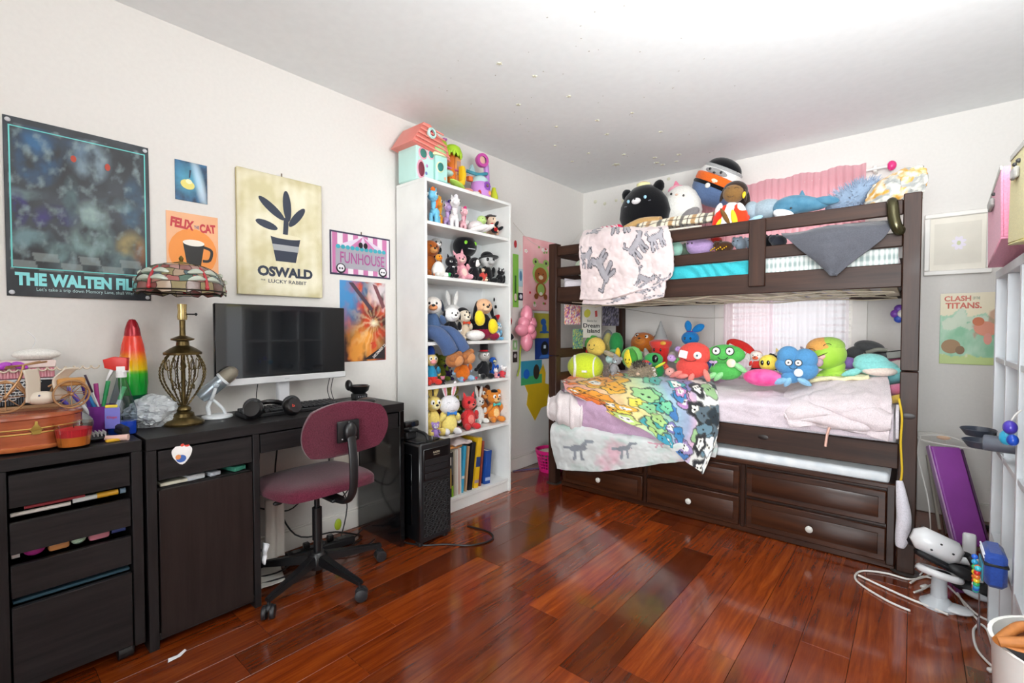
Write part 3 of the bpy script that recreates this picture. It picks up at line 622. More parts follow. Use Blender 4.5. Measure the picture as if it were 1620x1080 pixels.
for k in range(4): pt(sp, 'button', 'ball', M('#8b8b90', .4), (-.018 + k * .012, -.036, .02), (.003, .002, .004), n=8)
for k, (y0) in enumerate((.92, 1.28, 1.30)): tag(MB().tube([(-2.34, y0, .9), (-2.39, y0 + .01, .82), (-2.38, y0 + .02, DH + .004)], .002, n=6, smooth=5).obj('cable', cbm), ['thin black cable left of the monitor stand', 'thin black cable right of the monitor stand', 'second thin black cable right of the monitor stand, touching the first'][k], 'cable', 'thin cables behind the monitor')

# ------------------------------------------------------------ microphone
mi = thing('microphone', 'silver desk microphone tilted on a white round stand', 'microphone', (-2.30, at(343, 600, 'x', -2.30)[1], DH), R(70)); slv = M('#aab6bf', .25, .6, 'metal'); wh = M('#dfe3e6', .25)
MB().lathe([(0, 0), (.056, 0), (.06, .004), (.058, .011), (.045, .015), (0, .016)]).obj('base', wh, mi)
MB().tube([(-.03, 0, .01), (-.035, 0, .05), (-.02, 0, .085)], .009).tube([(.03, 0, .01), (.02, 0, .04), (-.02, 0, .085)], .006, smooth=4).obj('stand_post', wh, mi)
MB().tube([(0, -.036, .145), (-.01, -.036, .11), (-.02, -.02, .085), (-.02, .02, .085), (-.01, .036, .11), (0, .036, .145)], .007, smooth=5).obj('yoke', wh, mi)
for s in (-1, 1): pt(mi, 'knob', 'disc', slv, (0, .042 * s, .145), (.012, .006, .012))
rt = (0, R(48), 0); dv = V((math.sin(R(48)), 0, math.cos(R(48))))
MB().lathe([(0, -.085), (.025, -.08), (.03, -.06), (.03, .03), (.0, .03)]).obj('body', slv, mi, (0, 0, .145), rt)
MB().lathe([(.031, .03), (.032, .04), (.032, .06), (.026, .085), (.013, .098), (0, .1)]).obj('grille', M('#9a9283', .45, .7, 'metal', scale=400, bump=.8), mi, (0, 0, .145), rt)
MB().lathe([(.0305, .026), (.034, .028), (.034, .036), (.0305, .038)]).obj('band', wh, mi, (0, 0, .145), rt)

# ------------------------------------------------------------ table lamp with stained glass shade
lp = thing('table_lamp', 'bronze cage table lamp with a stained glass dragonfly shade', 'lamp', (-2.25, at(290, 600, 'x', -2.25)[1], DH)); lp.scale = (.88, .88, 1); brz = M('#4d3f25', .32, .85, 'metal', col2='#7a6840')
MB().lathe([(0, 0), (.078, 0), (.08, .008), (.076, .014), (.05, .026), (.042, .032), (.04, .045), (.026, .052), (.03, .06), (.027, .068), (.014, .076), (0, .078)]).obj('base', brz, lp)
ZB, ZT = .078, .285
MB().cyl((0, 0, ZB), (0, 0, ZT), .009, n=12).obj('centre_rod', brz, lp)
def cage(t): return .018 + .064 * math.sin(math.pi * min(1, t ** 1.15 * .88)) ** .9 + .012 * t
for k in range(8):
    a = k * math.pi / 4
    m = MB(); pts = [(cage(i / 24) * math.cos(a), cage(i / 24) * math.sin(a), ZB + (ZT - ZB) * i / 24) for i in range(25)]
    for ph in (0, math.pi):
        q = []
        for i in range(97):
            t = i / 96; j = min(int(t * 24), 23); p = V(pts[j]).lerp(V(pts[j + 1]), t * 24 - j); th = t * 50 + ph
            q.append(p + V((math.cos(a), math.sin(a), 0)) * .0024 * math.cos(th) + V((-math.sin(a), math.cos(a), 0)) * .0024 * math.sin(th))
        m.tube(q, .0022, n=5)
    m.obj('cage_rod', brz, lp)
for k in range(4):
    a = k * math.pi / 2 + math.pi / 4; u = V((math.cos(a), math.sin(a), 0)); m = MB()
    for s in (-1, 1):
        v_ = V((-math.sin(a), math.cos(a), 0)) * s
        pts = []
        for i in range(22):
            th = i / 21 * 4.6; rr = .004 + .0045 * th; pts.append(u * .055 + v_ * (.024 - rr * math.cos(th)) + V((0, 0, .235 - rr * math.sin(th) * 1.1)))
        pts += [u * .048 + v_ * .026 + V((0, 0, .19)), u * .04 + v_ * .006 + V((0, 0, .165)), u * .036 + v_ * .018 + V((0, 0, .14)), u * .034 + v_ * .026 + V((0, 0, .155)), u * .034 + v_ * .016 + V((0, 0, .162))]
        m.tube(pts, .002, n=5, smooth=2)
    m.obj('scroll', brz, lp)
MB().lathe([(0, ZT - .003), (.074, ZT - .003), (.075, ZT + .006), (.05, ZT + .022), (.026, ZT + .034), (.024, ZT + .05), (.045, ZT + .056), (.046, ZT + .061), (.028, ZT + .068), (.012, ZT + .074), (.011, ZT + .1), (.012, ZT + .135), (0, ZT + .136)]).obj('upper_cap', brz, lp)
MB().lathe([(0, ZT + .135), (.018, ZT + .137), (.02, ZT + .15), (.017, ZT + .17), (.019, ZT + .2), (0, ZT + .2)]).obj('socket', M('#c9b27a', .25, .9, 'metal'), lp); MB().cyl((0, .01, ZT + .16), (.015, .045, ZT + .16), .003).ell((.017, .05, ZT + .16), .006).obj('switch', BLACK, lp)
ZS = .53
SR = .175
def shade_r(t): return .03 + (SR - .03) * math.sin(t * math.pi / 2) ** .9
def shade_z(t): return ZS + .115 - .11 * t ** 1.9
gcols = ['#a05850', '#6d7b62', '#5b6f74', '#988a62', '#7c3a38', '#4f6a5a', '#a8736a', '#84907a', '#6a4a40', '#b09880', '#5a6470', '#905048']
nseg = 20; rows = [0, .16, .34, .52, .7, .86, 1.0]
lead = MB(); sd = MB().tube([(shade_r(1) * math.cos(2 * math.pi * i / 40), shade_r(1) * math.sin(2 * math.pi * i / 40), shade_z(1)) for i in range(40)], .003, closed=True).obj('shade_rim', M('#2e261c', .4, .5), lp)
for ri in range(6):
    t0, t1 = rows[ri], rows[ri + 1]; ns = nseg if ri > 1 else nseg // 2
    for k in range(ns):
        off = (ri % 2) * .5; a0 = 2 * math.pi * (k + off) / ns + rnd.uniform(-.03, .03) * 0; a1 = 2 * math.pi * (k + 1 + off) / ns
        m = MB(); g = []
        for i in range(3):
            t = t0 + (t1 - t0) * i / 2; row = []
            for j in range(3):
                a = a0 + (a1 - a0) * j / 2; dz = -.014 * abs(math.sin(a * 8)) * max(0, t - .85) / .15
                jt = t + (.09 * noise.noise(V((math.cos(a) * 2.2, math.sin(a) * 2.2, t * 5))) if .01 < t < .99 else 0); a += .16 * noise.noise(V((math.cos(a) * 2, math.sin(a) * 2, t * 6 + 9)))
                row.append((shade_r(jt) * math.cos(a), shade_r(jt) * math.sin(a), shade_z(jt) + dz))
            g.append(row)
        m.grid(g); bmesh.ops.recalc_face_normals(m.bm, faces=m.bm.faces)
        o = m.obj('glass_pane', M(gcols[(k * 5 + ri * 3 + k // 3) % 12], .12, coat=.5, kind='skin', scale=18, bump=.04, trans=.15), lp, ang=80)
        lead.tube([g[0][0], g[1][0], g[2][0]], .0014, n=4).tube([g[2][0], g[2][1], g[2][2]], .0014, n=4)
lead.obj('lead_came', M('#2e261c', .4, .5), lp)['kind'] = 'stuff'
for k in range(5):
    a = R(-55 + 72 * k); m = MB(); u = lambda t, da: (shade_r(t) * math.cos(a + da) * 1.01, shade_r(t) * math.sin(a + da) * 1.01, shade_z(t) + .003)
    m.tube([u(.95, 0), u(.8, 0), u(.6, 0), u(.45, 0)], lambda s: .007 - .003 * s, n=8, smooth=4); m.ell(u(.97, 0), .009)
    m.obj('dragonfly_body', M('#b03038', .25, coat=.4), lp)
    for s in (-1, 1):
        for tt in (.62, .8): MB().tube([u(tt, 0), u(tt - .02, .2 * s), u(tt + .03, .42 * s)], lambda q: .002 + .009 * math.sin(math.pi * q), n=6, smooth=4).xf(Matrix.Identity(4)).obj('dragonfly_wing', M('#b9c2b4', .2, coat=.4), lp)
MB().lathe([(0, ZS + .15), (.006, ZS + .145), (.01, ZS + .137), (.006, ZS + .127), (.03, ZS + .12), (.032, ZS + .114), (0, ZS + .112)]).obj('finial', M('#8a7640', .3, .9, 'metal'), lp)
# ------------------------------------------------------------ small things on the drawer unit
def onunit(px, x): return at(px, 600, 'x', x)[1]
# lava lamp
lv = thing('lava_lamp', 'rainbow lava lamp, red over yellow over green, standing by the wall', 'lava lamp', (-2.36, onunit(211, -2.36), DH + .0))
MB().lathe([(0, 0), (.05, 0), (.052, .01), (.036, .06), (.03, .09), (.04, .115), (.046, .125), (0, .126)]).obj('base', M('#0d5a3c', .2, .3), lv)
m = MB().lathe([(.044, .126), (.048, .17), (.048, .2), (.044, .26), (.036, .32), (.028, .355), (.026, .36)], n=40); m.bm.verts.ensure_lookup_table()
cl = m.bm.loops.layers.float_color.new('print'); cs = [(0, '#0c6a3e'), (.18, '#12962a'), (.215, '#2fae22'), (.225, '#e8c810'), (.26, '#f0a410'), (.3, '#e8402a'), (1, '#d92838')]
bmesh.ops.subdivide_edges(m.bm, edges=[e for e in m.bm.edges if abs(e.verts[0].co.z - e.verts[1].co.z) > .002], cuts=6)
def band(z, st):
    for (a, ca), (b, c_) in zip(st, st[1:]):
        if a <= z <= b: return mixc(hx(ca), hx(c_), (z - a) / (b - a))
    return hx(st[-1][1])
for f in m.bm.faces:
    for l in f.loops: l[cl] = (*band(l.vert.co.z, cs), 1)
m.obj('liquid_bottle', vmat(.08, 'lava_liquid', 0), lv)
MB().lathe([(.0275, .358), (.024, .385), (.017, .41), (.01, .422), (0, .425)]).obj('cap', M('#a3202c', .15, .3), lv)
# spray bottle
sb = thing('spray_bottle', 'clear spray bottle with blue liquid and a red-white trigger head', 'bottle', (-2.19, onunit(192, -2.19), DH), R(60))
MB().lathe([(0, 0), (.042, 0), (.045, .01), (.045, .09), (.034, .13), (.018, .19), (.013, .215), (.0, .216)], sx=1, sy=.62).obj('bottle', glassy('#dfe8ee', .05, .5), sb)
MB().lathe([(0, .004), (.04, .004), (.042, .012), (.042, .05), (0, .051)], sx=1, sy=.6).obj('blue_liquid', M('#2450c8', .1), sb)
bx('label_panel', (-.04, -.031, .03), (.005, -.029, .105), M('#7a78d0', .4), sb, .001); bx('label_band', (-.038, -.032, .105), (-.002, -.0292, .115), M('#e8d23a', .4), sb, .001)
text('Oops', 'lettering', sb, (-.018, -.0335, .07), .03, .012, M('#c8486a', .4), .02)
MB().cyl((0, 0, .21), (0, 0, .235), .016, n=20).obj('collar', M('#e9e9e9', .35), sb)
MB().prism([(-.045, .245), (-.05, .275), (-.02, .285), (.022, .28), (.02, .235), (-.012, .235)], -.013, .013, bev=.003).obj('trigger_head', M('#d8352f', .35), sb)
MB().prism([(-.03, .243), (-.045, .2), (-.04, .198), (-.02, .235)], -.007, .007, bev=.002).obj('trigger', M('#e9e9e9', .35), sb)
MB().box((-.012, -.014, .226), (.018, .014, .252), .003).obj('white_shroud', M('#efefef', .35), sb)
tag(MB().ell((0, 0, 0), (.016, .018, .01), n=14).obj('pink_cap', M('#e6b8b8', .3), None, (-2.25, onunit(205, -2.25), DH + .12)), 'small pink round lid beside the spray bottle', 'lid') if False else None
# plastic bag
pb_ = bmesh.new(); bmesh.ops.create_icosphere(pb_, subdivisions=5, radius=1)
for v in pb_.verts:
    n_ = v.co.normalized(); d = 1 + .22 * noise.fractal(n_ * 2.2, .9, 2.1, 5) + .09 * abs(noise.noise(n_ * 7)); v.co = V((n_.x * .075 * d, n_.y * .085 * d, max(-.052, n_.z * .068 * d)))
m = MB(); m._add(pb_); tag(m.obj('plastic_bag', M('#dfe3e6', .18, trans=.35, coat=.3, bump=.5, scale=30), None, (-2.3, onunit(243, -2.3), DH + .053), ang=25), 'crumpled clear plastic bag on the desk left of the bronze lamp', 'plastic bag')
# pen cup
pc_ = thing('pen_cup', 'purple cup crammed with pens and markers', 'pen holder', (-2.31, onunit(160, -2.31), DH)); m = MB().lathe([(0, 0), (.036, 0), (.044, .1), (.041, .1), (.033, .006), (0, .006)]); m.obj('cup', M('#8b3aa0', .35), pc_)
for k, (a, ln, c, nm, lab) in enumerate([(-40, .19, '#6a5ac8', 'marker', 'violet marker leaning left in the pen cup'), (-28, .18, '#3f8fd0', 'marker', 'sky blue marker in the pen cup'), (-15, .2, '#4a2f8a', 'marker', 'dark violet marker in the pen cup'), (-22, .215, '#3a1f3a', 'pencil', 'long dark purple pencil in the pen cup'), (-4, .17, '#c8489a', 'marker', 'pink marker in the pen cup'), (14, .18, '#2aa860', 'marker', 'green marker at the right of the pen cup'), (24, .16, '#58c878', 'marker', 'light green marker at the right of the pen cup'), (-50, .17, '#5848b0', 'marker', 'indigo marker tilted far left in the pen cup')]):
    p = thing(nm, lab, 'pen', (-2.31 + .012 * math.cos(k * 2.2), pc_.location.y + .018 * math.sin(k * 2.4), DH + .012)); p.rotation_euler = (R(-a * .75), R(6 * math.sin(k)), 0); r_ = .003 if 'pencil' in nm else .0062
    MB().cyl((0, 0, 0), (0, 0, ln * .68), r_, n=10).obj('barrel', M('#ececec' if k % 3 == 0 else c, .35), p); MB().cyl((0, 0, ln * .68), (0, 0, ln), r_ * 1.12, n=10, bev=.001).obj('cap', M(c, .35), p)
# flat iron, brush, tray
fi = thing('hair_straightener', 'black hair straightener resting diagonally on the drawer unit', 'hair straightener', (-2.105, .375, DH + .013)); d0 = at(140, 652, 'z', DH + .05) - V(fi.location); d0.z = .03
for s in (0, 1): MB().tube([V((.0, .01, .004 + s * .014)), d0 * .5 + V((0, 0, s * .016)), d0 + V((0, 0, s * .022))], .0115, n=10, smooth=5).obj('arm', bk2, fi)
MB().tube([d0 * .96 + V((0, 0, .01)), d0 + V((-.06, -.0, .0)), d0 + V((-.1, -.05, -.035))], .003, smooth=5).obj('cord', BLACK, fi)
hb = thing('hairbrush', 'black paddle hairbrush with a pale pink handle near the candle', 'hairbrush', (-2.13, .30, DH)); MB().ell((0, 0, .014), (.035, .045, .011)).obj('pad', bk2, hb)
MB().tube([(.02, .03, .011), (.045, .06, .01), (.06, .085, .01)], lambda t: .008 + .004 * t, n=10, smooth=4).obj('handle', M('#e8bfb4', .35), hb); m = MB()
for i in range(9):
    for j in range(7): m.cyl((-.026 + i * .0065, -.03 + j * .01, .02), (-.026 + i * .0065, -.03 + j * .01, .034), .0013, n=5)
m.obj('bristles', M('#cfcfcf', .4), hb)['kind'] = 'stuff'
tag(MB().ell((0, 0, .045), (.035, .06, .045)).obj('grey_pouch', M('#9a9f9c', .5, kind='cloth'), None, (-2.28, .265, DH)), 'soft grey pouch behind the black hairbrush', 'pouch')
tag(MB().box((-.02, -.03, 0), (.02, .03, .035), .004).obj('clear_box', M('#c9d3da', .15), None, (-2.19, .225, DH)), 'small clear plastic box behind the candle glass', 'box')
tag(MB().box((-.008, -.02, 0), (.008, .02, .01), .003).obj('yellow_clip', M('#d9a52a', .4), None, (-2.08, .345, DH)), 'small yellow clip by the pink brush handle', 'hair clip')
# candle in a glass
cg = thing('candle_glass', 'glass candle with red wax over orange wax at the front edge', 'candle', (-2.075, at(117, 690, 'x', -2.075)[1], DH))
MB().lathe([(0, 0), (.038, 0), (.041, .004), (.05, .082), (.048, .082), (.039, .008), (0, .008)], n=36).obj('glass', glassy('#f2f2f2', .03, .4), cg)
MB().lathe([(0, .0085), (.0385, .0085), (.0425, .038), (0, .038)]).obj('orange_wax', M('#f08a30', .4), cg); MB().lathe([(0, .0382), (.0426, .0382), (.0455, .062), (0, .064)]).obj('red_wax', M('#e32b3a', .4), cg); MB().cyl((0, 0, .062), (0, 0, .073), .001, n=6).obj('wick', BLACK, cg)
# copper-coloured oval wooden box
cx = -2.19; cy = at(38, 690, 'x', cx)[1]
jb = thing('wooden_box', 'shiny reddish oval wooden box with a brass clasp', 'box', (cx, cy, DH)); cop = wood('#8a3f22', '#b55f38', .25, 1, .5)
MB().lathe([(0, .008), (.14, .008), (.145, .014), (.145, .022), (.0, .022)], sx=.8, sy=1.05, n=44).obj('foot_rim', wood('#b0542a', '#d07a48', .25, 1, .5), jb)
MB().lathe([(0, .022), (.134, .022), (.134, .066), (0, .066)], sx=.8, sy=1.05, n=44).obj('body', cop, jb)
MB().lathe([(0, .0675), (.134, .0675), (.134, .102), (.138, .105), (.136, .112), (.12, .116), (0, .118)], sx=.8, sy=1.05, n=44).obj('lid', cop, jb)
MB().lathe([(.1345, .058), (.136, .06), (.1345, .062)], sx=.8, sy=1.05, n=44).lathe([(.1345, .072), (.136, .074), (.1345, .076)], sx=.8, sy=1.05, n=44).obj('gold_trim', M('#c9a85a', .3, .8, 'metal'), jb)
cpm = MB().prism([(-.012, 0), (.012, 0), (.009, -.012), (-.009, -.012)], -.004, 0).prism([(-.016, .0), (.016, .0), (.004, .018), (.003, .028), (-.003, .028), (-.004, .018)], -.004, 0, bev=.001); cpm.obj('clasp', M('#b59a50', .3, .9, 'metal'), jb, (.1085, .02, .069), (0, 0, R(93)))
for a in (40, 140, 220, 320): pt(jb, 'foot', 'ball', cop, (.09 * math.cos(R(a)), .12 * math.sin(R(a)), .008), (.012, .012, .008))
# stacked boxes behind
by0 = at(-60, 580, 'x', -2.33)[1]; by1 = at(92, 580, 'x', -2.33)[1]
s1 = thing('storage_box', 'pale wooden tray box under the black pleated box', 'box', (-2.34, (by0 + by1) / 2, DH)); ww = (by1 - by0) / 2
bx('body', (-.06, -ww, 0), (.055, ww, .125), M('#b98f68', .5), s1, .005)
s2 = thing('pleated_box', 'black pleated box with a white lace corner on the stack by the wall', 'box', (-2.345, (by0 + by1) / 2, DH + .126)); bx('body', (-.06, -ww, 0), (.05, ww, .082), M('#22262c', .4), s2, .003); 
for k in range(22): bx('pleat', (.0505, -ww + .004 + k * (2 * ww - .09) / 22, .003), (.0535, -ww + .004 + (k + .62) * (2 * ww - .09) / 22, .078), M('#5e6670', .4), s2, .001)
bx('lid', (-.062, -ww - .002, .0825), (.056, ww + .002, .089), M('#cfd2d4', .4), s2, .002)
m = MB()
for i in range(7):
    for j in range(9 - i): m.tube([(.0565, -ww * .3 - .07 + j * .02 + i * .01 + .008 * math.cos(a), .078 - i * .009 + .005 * math.sin(a)) for a in [R(60 * q) for q in range(6)]], .0014, n=4, closed=True)
m.obj('lace', M('#e9ebec', .6), s2)['kind'] = 'stuff'
s3 = thing('pink_gift_box', 'pink pleated gift box with cream lace and a purple ribbon, topmost of the stack', 'box', (-2.345, (by0 + by1) / 2, DH + .2165)); bx('body', (-.055, -ww + .01, 0), (.045, ww - .012, .035), M('#d98a98', .5), s3, .003)
for k in range(26): bx('pleat', (.0455, -ww + .014 + k * (2 * ww - .03) / 26, .002), (.048, -ww + .014 + (k + .6) * (2 * ww - .03) / 26, .033), M('#e3a3ad', .5), s3, .0008)
bx('lid', (-.058, -ww + .006, .0355), (.05, ww - .008, .06), M('#e8d2cc', .5), s3, .003); m = MB()
for k in range(14): m.tube([(.052, -ww + .02 + k * .023 + .011 * math.cos(a), .036 - .012 * math.sin(a)) for a in [R(20 * q) for q in range(10)]], .0028, n=5)
m.obj('lace_trim', M('#d8c8b4', .7), s3)['kind'] = 'stuff'
for s in (-1, 1): pt(s3, 'ribbon_bow', 'leaf', M('#b040c0', .4), (.056, -.005 + .02 * s, .045), (.006, .012, .022), (0 , 0, 0)).rotation_euler = (R(65 * s), 0, 0)
tag(MB().ell((0, 0, .018), (.05, .062, .02), n=24).obj('white_purse', M('#eeeae4', .5, kind='cloth'), None, (-2.345, at(58, 540, 'x', -2.345)[1], DH + .2775)), 'small white rounded purse on top of the pink gift box', 'purse')
# wire tricycle ornament
tc_ = thing('tricycle_ornament', 'cream and copper wire tricycle ornament on the reddish wooden box', 'ornament', (-2.17, at(52, 600, 'x', -2.17)[1], DH + .1195), R(90)); cw = M('#b48a62', .35, .6, 'metal'); cr = M('#ddd0bf', .45)
def wheel(x_, z_, r, y_=0):
    w_ = MB().tube([(x_ + r * math.cos(a), y_, z_ + r * math.sin(a)) for a in [2 * math.pi * i / 28 for i in range(28)]], .0032, n=6, closed=True)
    for k in range(8): a = k * math.pi / 4; w_.tube([(x_, y_, z_), (x_ + r * math.cos(a), y_, z_ + r * math.sin(a))], .0013, n=5)
    w_.ell((x_, y_, z_), .006, n=10).obj('wheel', cw, tc_)
wheel(-.062, .05, .0468, 0); wheel(.088, .048, .0448, -.03); wheel(.088, .048, .0448, .03)
MB().tube([(-.062, 0, .05), (-.03, 0, .105), (-.02, 0, .15)], .004, smooth=4).tube([(-.035, 0, .1), (.0, 0, .03), (.05, 0, .03), (.09, 0, .048)], .004, smooth=4).tube([(-.11, 0, .07), (-.06, 0, .102), (-.02, 0, .06)], .003, smooth=4).tube([(.035, 0, .075), (.085, 0, .1), (.135, 0, .055)], .003, smooth=4).obj('frame', cw, tc_)
MB().tube([(-.06, -.035, .148), (-.02, 0, .15), (.03, -.035, .16)], .0028, smooth=4).tube([(-.06, .02, .14), (-.02, 0, .15), (.02, .035, .158)], .0028, smooth=4).obj('handlebar', cw, tc_)
for dxx in (-.012, .052):
    sheet('fabric_seat', [[(dxx - .006 + .012 * j + (.03 if i == 3 else 0) * (1 if dxx > 0 else -.2), -.02 + .013 * j * 0 + y_, .03 + i * .035) for j, y_ in enumerate((-.0, .012, .024, .036))] for i in range(4)], cr, tc_, 10, 14, .002, 20, .004)
MB().ell((.02, 0, .04), (.04, .02, .022)).obj('basket', cr, tc_); pt(tc_, 'bead', 'ball', M('#3a4a78', .3), (.012, -.022, .05), .003, n=8)
MB().box((.055, -.022, .075), (.125, .022, .1), .004).obj('back_basket', M('#c08a4a', .5), tc_)
tag(MB().tube([(0, 0, 0), (.0, .01, .03), (.0, -.006, .055), (0, -.012, .06)], .0012, n=5, smooth=4).obj('white_wire', M('#e9e9e9', .5), None, (-2.345, at(50, 540, 'x', -2.345)[1], DH + .317)), 'thin white wire sticking up from the white purse', 'wire')

# ------------------------------------------------------------ posters on the left wall (plane x = XL)
def lwall(pxl, pxr, ptl, pbl, ptr, pbr):
    a = at(pxl, ptl, 'x', XL); b = at(pxl, pbl, 'x', XL); c = at(pxr, ptr, 'x', XL); d = at(pxr, pbr, 'x', XL)
    y0, y1 = a.y, c.y; z0 = (b.z + d.z) / 2; z1 = (a.z + c.z) / 2
    return (XL + .001, y0, z0), y1 - y0, z1 - z0
def bwall(pxl, pxr, ptl, pbl, ptr, pbr):
    a = at(pxl, ptl, 'y', YB); b = at(pxl, pbl, 'y', YB); c = at(pxr, ptr, 'y', YB); d = at(pxr, pbr, 'y', YB)
    return (a.x, YB - .001, (b.z + d.z) / 2), c.x - a.x, (a.z + c.z) / 2 - (b.z + d.z) / 2
def F(u, v, s, seed=0): return noise.fractal(V((u * s, v * s, seed)), .9, 2.1, 4)
def blob(u, v, cx, cy, rx, ry, soft=.3):
    d = math.sqrt(((u - cx) / rx) ** 2 + ((v - cy) / ry) ** 2); return max(0, min(1, (1 + soft - d) / (2 * soft)))
def p_dark(u, v):
    c = mixc(hx('#15181d'), hx('#3a4048'), .5 + F(u, v, 3, 1) * .8 + .25 * (v - .3))
    if .04 < u < .95 and .17 < v < .95:
        n_ = F(u, v, 7, 3)
        for (cx, cy, rx, ry, col, s) in [(.55, .83, .13, .1, '#8fa6b4', .9), (.22, .80, .12, .13, '#2f6a9a', .8), (.86, .62, .07, .14, '#3a6888', .7), (.45, .86, .12, .07, '#2a4a6a', .6),
                                         (.57, .50, .11, .09, '#8fa8a6', 1), (.57, .345, .14, .12, '#7d9a98', 1), (.18, .34, .1, .06, '#6c8a90', .9), (.1, .5, .06, .09, '#3a2a8a', .9), (.33, .48, .12, .05, '#382a7a', .8), (.85, .35, .1, .09, '#9a8a58', .9), (.9, .3, .05, .08, '#8a4a20', .7),
                                         (.35, .28, .14, .05, '#6d8a8c', .9), (.75, .25, .12, .06, '#60787c', .9), (.42, .58, .05, .12, '#5c7a7e', .7), (.12, .58, .12, .03, '#7a9498', .6), (.75, .6, .12, .03, '#6a8488', .6), (.4, .2, .12, .03, '#54686c', .8)]:
            k = blob(u + n_ * .03, v + n_ * .03, cx, cy, rx, ry, .35) * s
            if k > 0: c = mixc(c, mixc(hx(col), hx('#20262c'), .45 - n_ * .9), k)
        if v < .26 and int(u * 7 + v * 3) % 2 == int((.26 - v) * 25) % 2: c = mixc(c, hx('#9aa4a2'), .45)
        c = mixc(c, hx('#8fa4a8'), max(0, F(u, v, 13, 8) - .12) * .9)
    return c
o_, w_, h_ = lwall(3, 234, 180, 468, 235, 475)
t = poster('poster', 'large dark rolled poster of eerie shapes with teal border and lettering', 'poster', o_, w_, h_, R(90), None, .0012, p_dark, 110, curl=.004)
for a, b, c_, d in ((.035, .06, .965, .0), ): pass
teal = '#6fd0cc'
for pp in ([(.03, .158), (.97, .158), (.97, .164), (.03, .164)], [(.03, .945), (.97, .945), (.97, .951), (.03, .951)], [(.03, .158), (.04, .158), (.04, .95), (.03, .95)], [(.96, .158), (.97, .158), (.97, .95), (.96, .95)]): shapes(t, [('p', pp, teal)], 'border_line')
ptext(t, 'THE WALTEN FILES', .5, .098, .9, .076, '#8fe4e6', .055); ptext(t, "Let's take a trip down Memory Lane, shall We?", .52, .04, .68, .026, '#b9d8d8', .0)
shapes(t, [('e', .44, .83, .02, .02, 0, '#b84028'), ('e', .68, .82, .02, .022, 0, '#b84028')])
for u, v in ((.03, .975), (.97, .975), (.03, .02), (.97, .02)): pt(t, 'push_pin', 'ball', M('#c9ccd0', .3), (u * w_, -.008, v * h_), (.008, .004, .008), n=12)
o_, w_, h_ = lwall(276, 327, 251, 315, 263, 323)
def p_blue(u, v):
    c = mixc(hx('#0f2d4a'), hx('#2f6a94'), .5 + F(u, v, 4, 5)); k = blob(u, v, .8 - .3 * (v - .3), .5, .12, .5, .6); c = mixc(c, hx('#cfe2f0'), k * .9); return mixc(c, hx('#5ac0e0'), blob(u, v, .4, .55, .35, .3, .6) * .5)
t = poster('poster', 'small blue poster with a glowing yellow shape, above the orange sign', 'poster', o_, w_, h_, R(90), None, .001, p_blue, 30)
shapes(t, [('e', .38, .42, .22, .12, -15, '#e8dc7a'), ('e', .42, .5, .1, .06, -15, '#f4f0c0'), ('p', [(.42, .6), (.46, .6), (.5, .8), (.44, .8)], '#16324a')])
o_, w_, h_ = lwall(262, 344, 332, 440, 345, 440)
t = poster('tin_sign', 'orange tin sign with red lettering above the stained glass lampshade', 'sign', o_, w_, h_, R(90), M('#efae7c', .35), .0015)
shapes(t, [('e', .5, .4, .47, .37, 0, '#f2933c')]); ptext(t, 'FELIX', .30, .83, .44, .15, '#c8353c', .05, 6); ptext(t, 'THE', .57, .8, .1, .05, '#7a6a8a', .02); ptext(t, 'CAT', .79, .8, .32, .14, '#c8353c', .05, -4)
shapes(t, [('p', [(.3, .55), (.72, .55), (.64, .18), (.38, .18)], '#1a1614'), ('e', .51, .55, .21, .05, 0, '#f4ece0'), ('l', [(.7, .5), (.86, .45), (.82, .3), (.68, .28)], .03, '#1a1614')])
o_, w_, h_ = lwall(371, 505, 266, 463, 294, 473)
def p_cream(u, v): n_ = F(u, v * 1.4, 3, 2); e = min(u, 1 - u, v, 1 - v); return mixc(mixc(hx('#d6cda2'), hx('#f0ead0'), .5 + n_ + .12 * math.sin(u * 60)), hx('#b09f6a'), max(0, .35 - e * 3.5))
t = poster('canvas_print', 'large cream canvas print with dark blue lettering above the monitor', 'canvas', o_, w_, h_, R(90), vmat(.7, 'canvas_paint', .4), .0015, p_cream, 60)
bx('stretcher', (.002, -.0, .002), (w_ - .002, .0, h_ - .002), M('#c9bb88', .7), t, 0) if False else None
t.location.x = XL + .02; bx('stretcher_bars', (.001, .0003, .001), (w_ - .001, .018, h_ - .001), M('#cdbf8e', .7), t, .001)
nv = '#2b3446'
shapes(t, [('e', .38, .72, .05, .13, 52, nv), ('e', .56, .76, .05, .13, 4, nv), ('e', .68, .68, .045, .11, -38, nv), ('e', .32, .58, .045, .09, 75, nv), ('p', [(.50, .46), (.56, .46), (.58, .66), (.52, .66)], nv),
           ('p', [(.36, .50), (.72, .50), (.66, .29), (.42, .29)], nv), ('p', [(.38, .43), (.70, .43), (.69, .38), (.395, .38)], '#a8abae'), ('e', .54, .50, .19, .02, 0, '#ece4c4')])
ptext(t, 'OSWALD', .54, .20, .66, .085, nv, .05); ptext(t, 'THE', .27, .125, .05, .012, nv, .01); ptext(t, 'LUCKY RABBIT', .56, .12, .46, .03, nv, .01)
bx('wall_hook', (w_ * .5 - .003, -.004, h_ + .0), (w_ * .5 + .003, .0, h_ + .016), M('#6a5a4a', .5), t, .001)
o_, w_, h_ = lwall(521, 616, 363, 433, 379, 442)
t = poster('tin_sign', 'pink and grey striped carnival tin sign with two skull discs', 'sign', o_, w_, h_, R(90), M('#3a3550', .4), .004)
shapes(t, [('p', [(.02, .04), (.98, .04), (.98, .96), (.02, .96)], '#e7dfe4')])
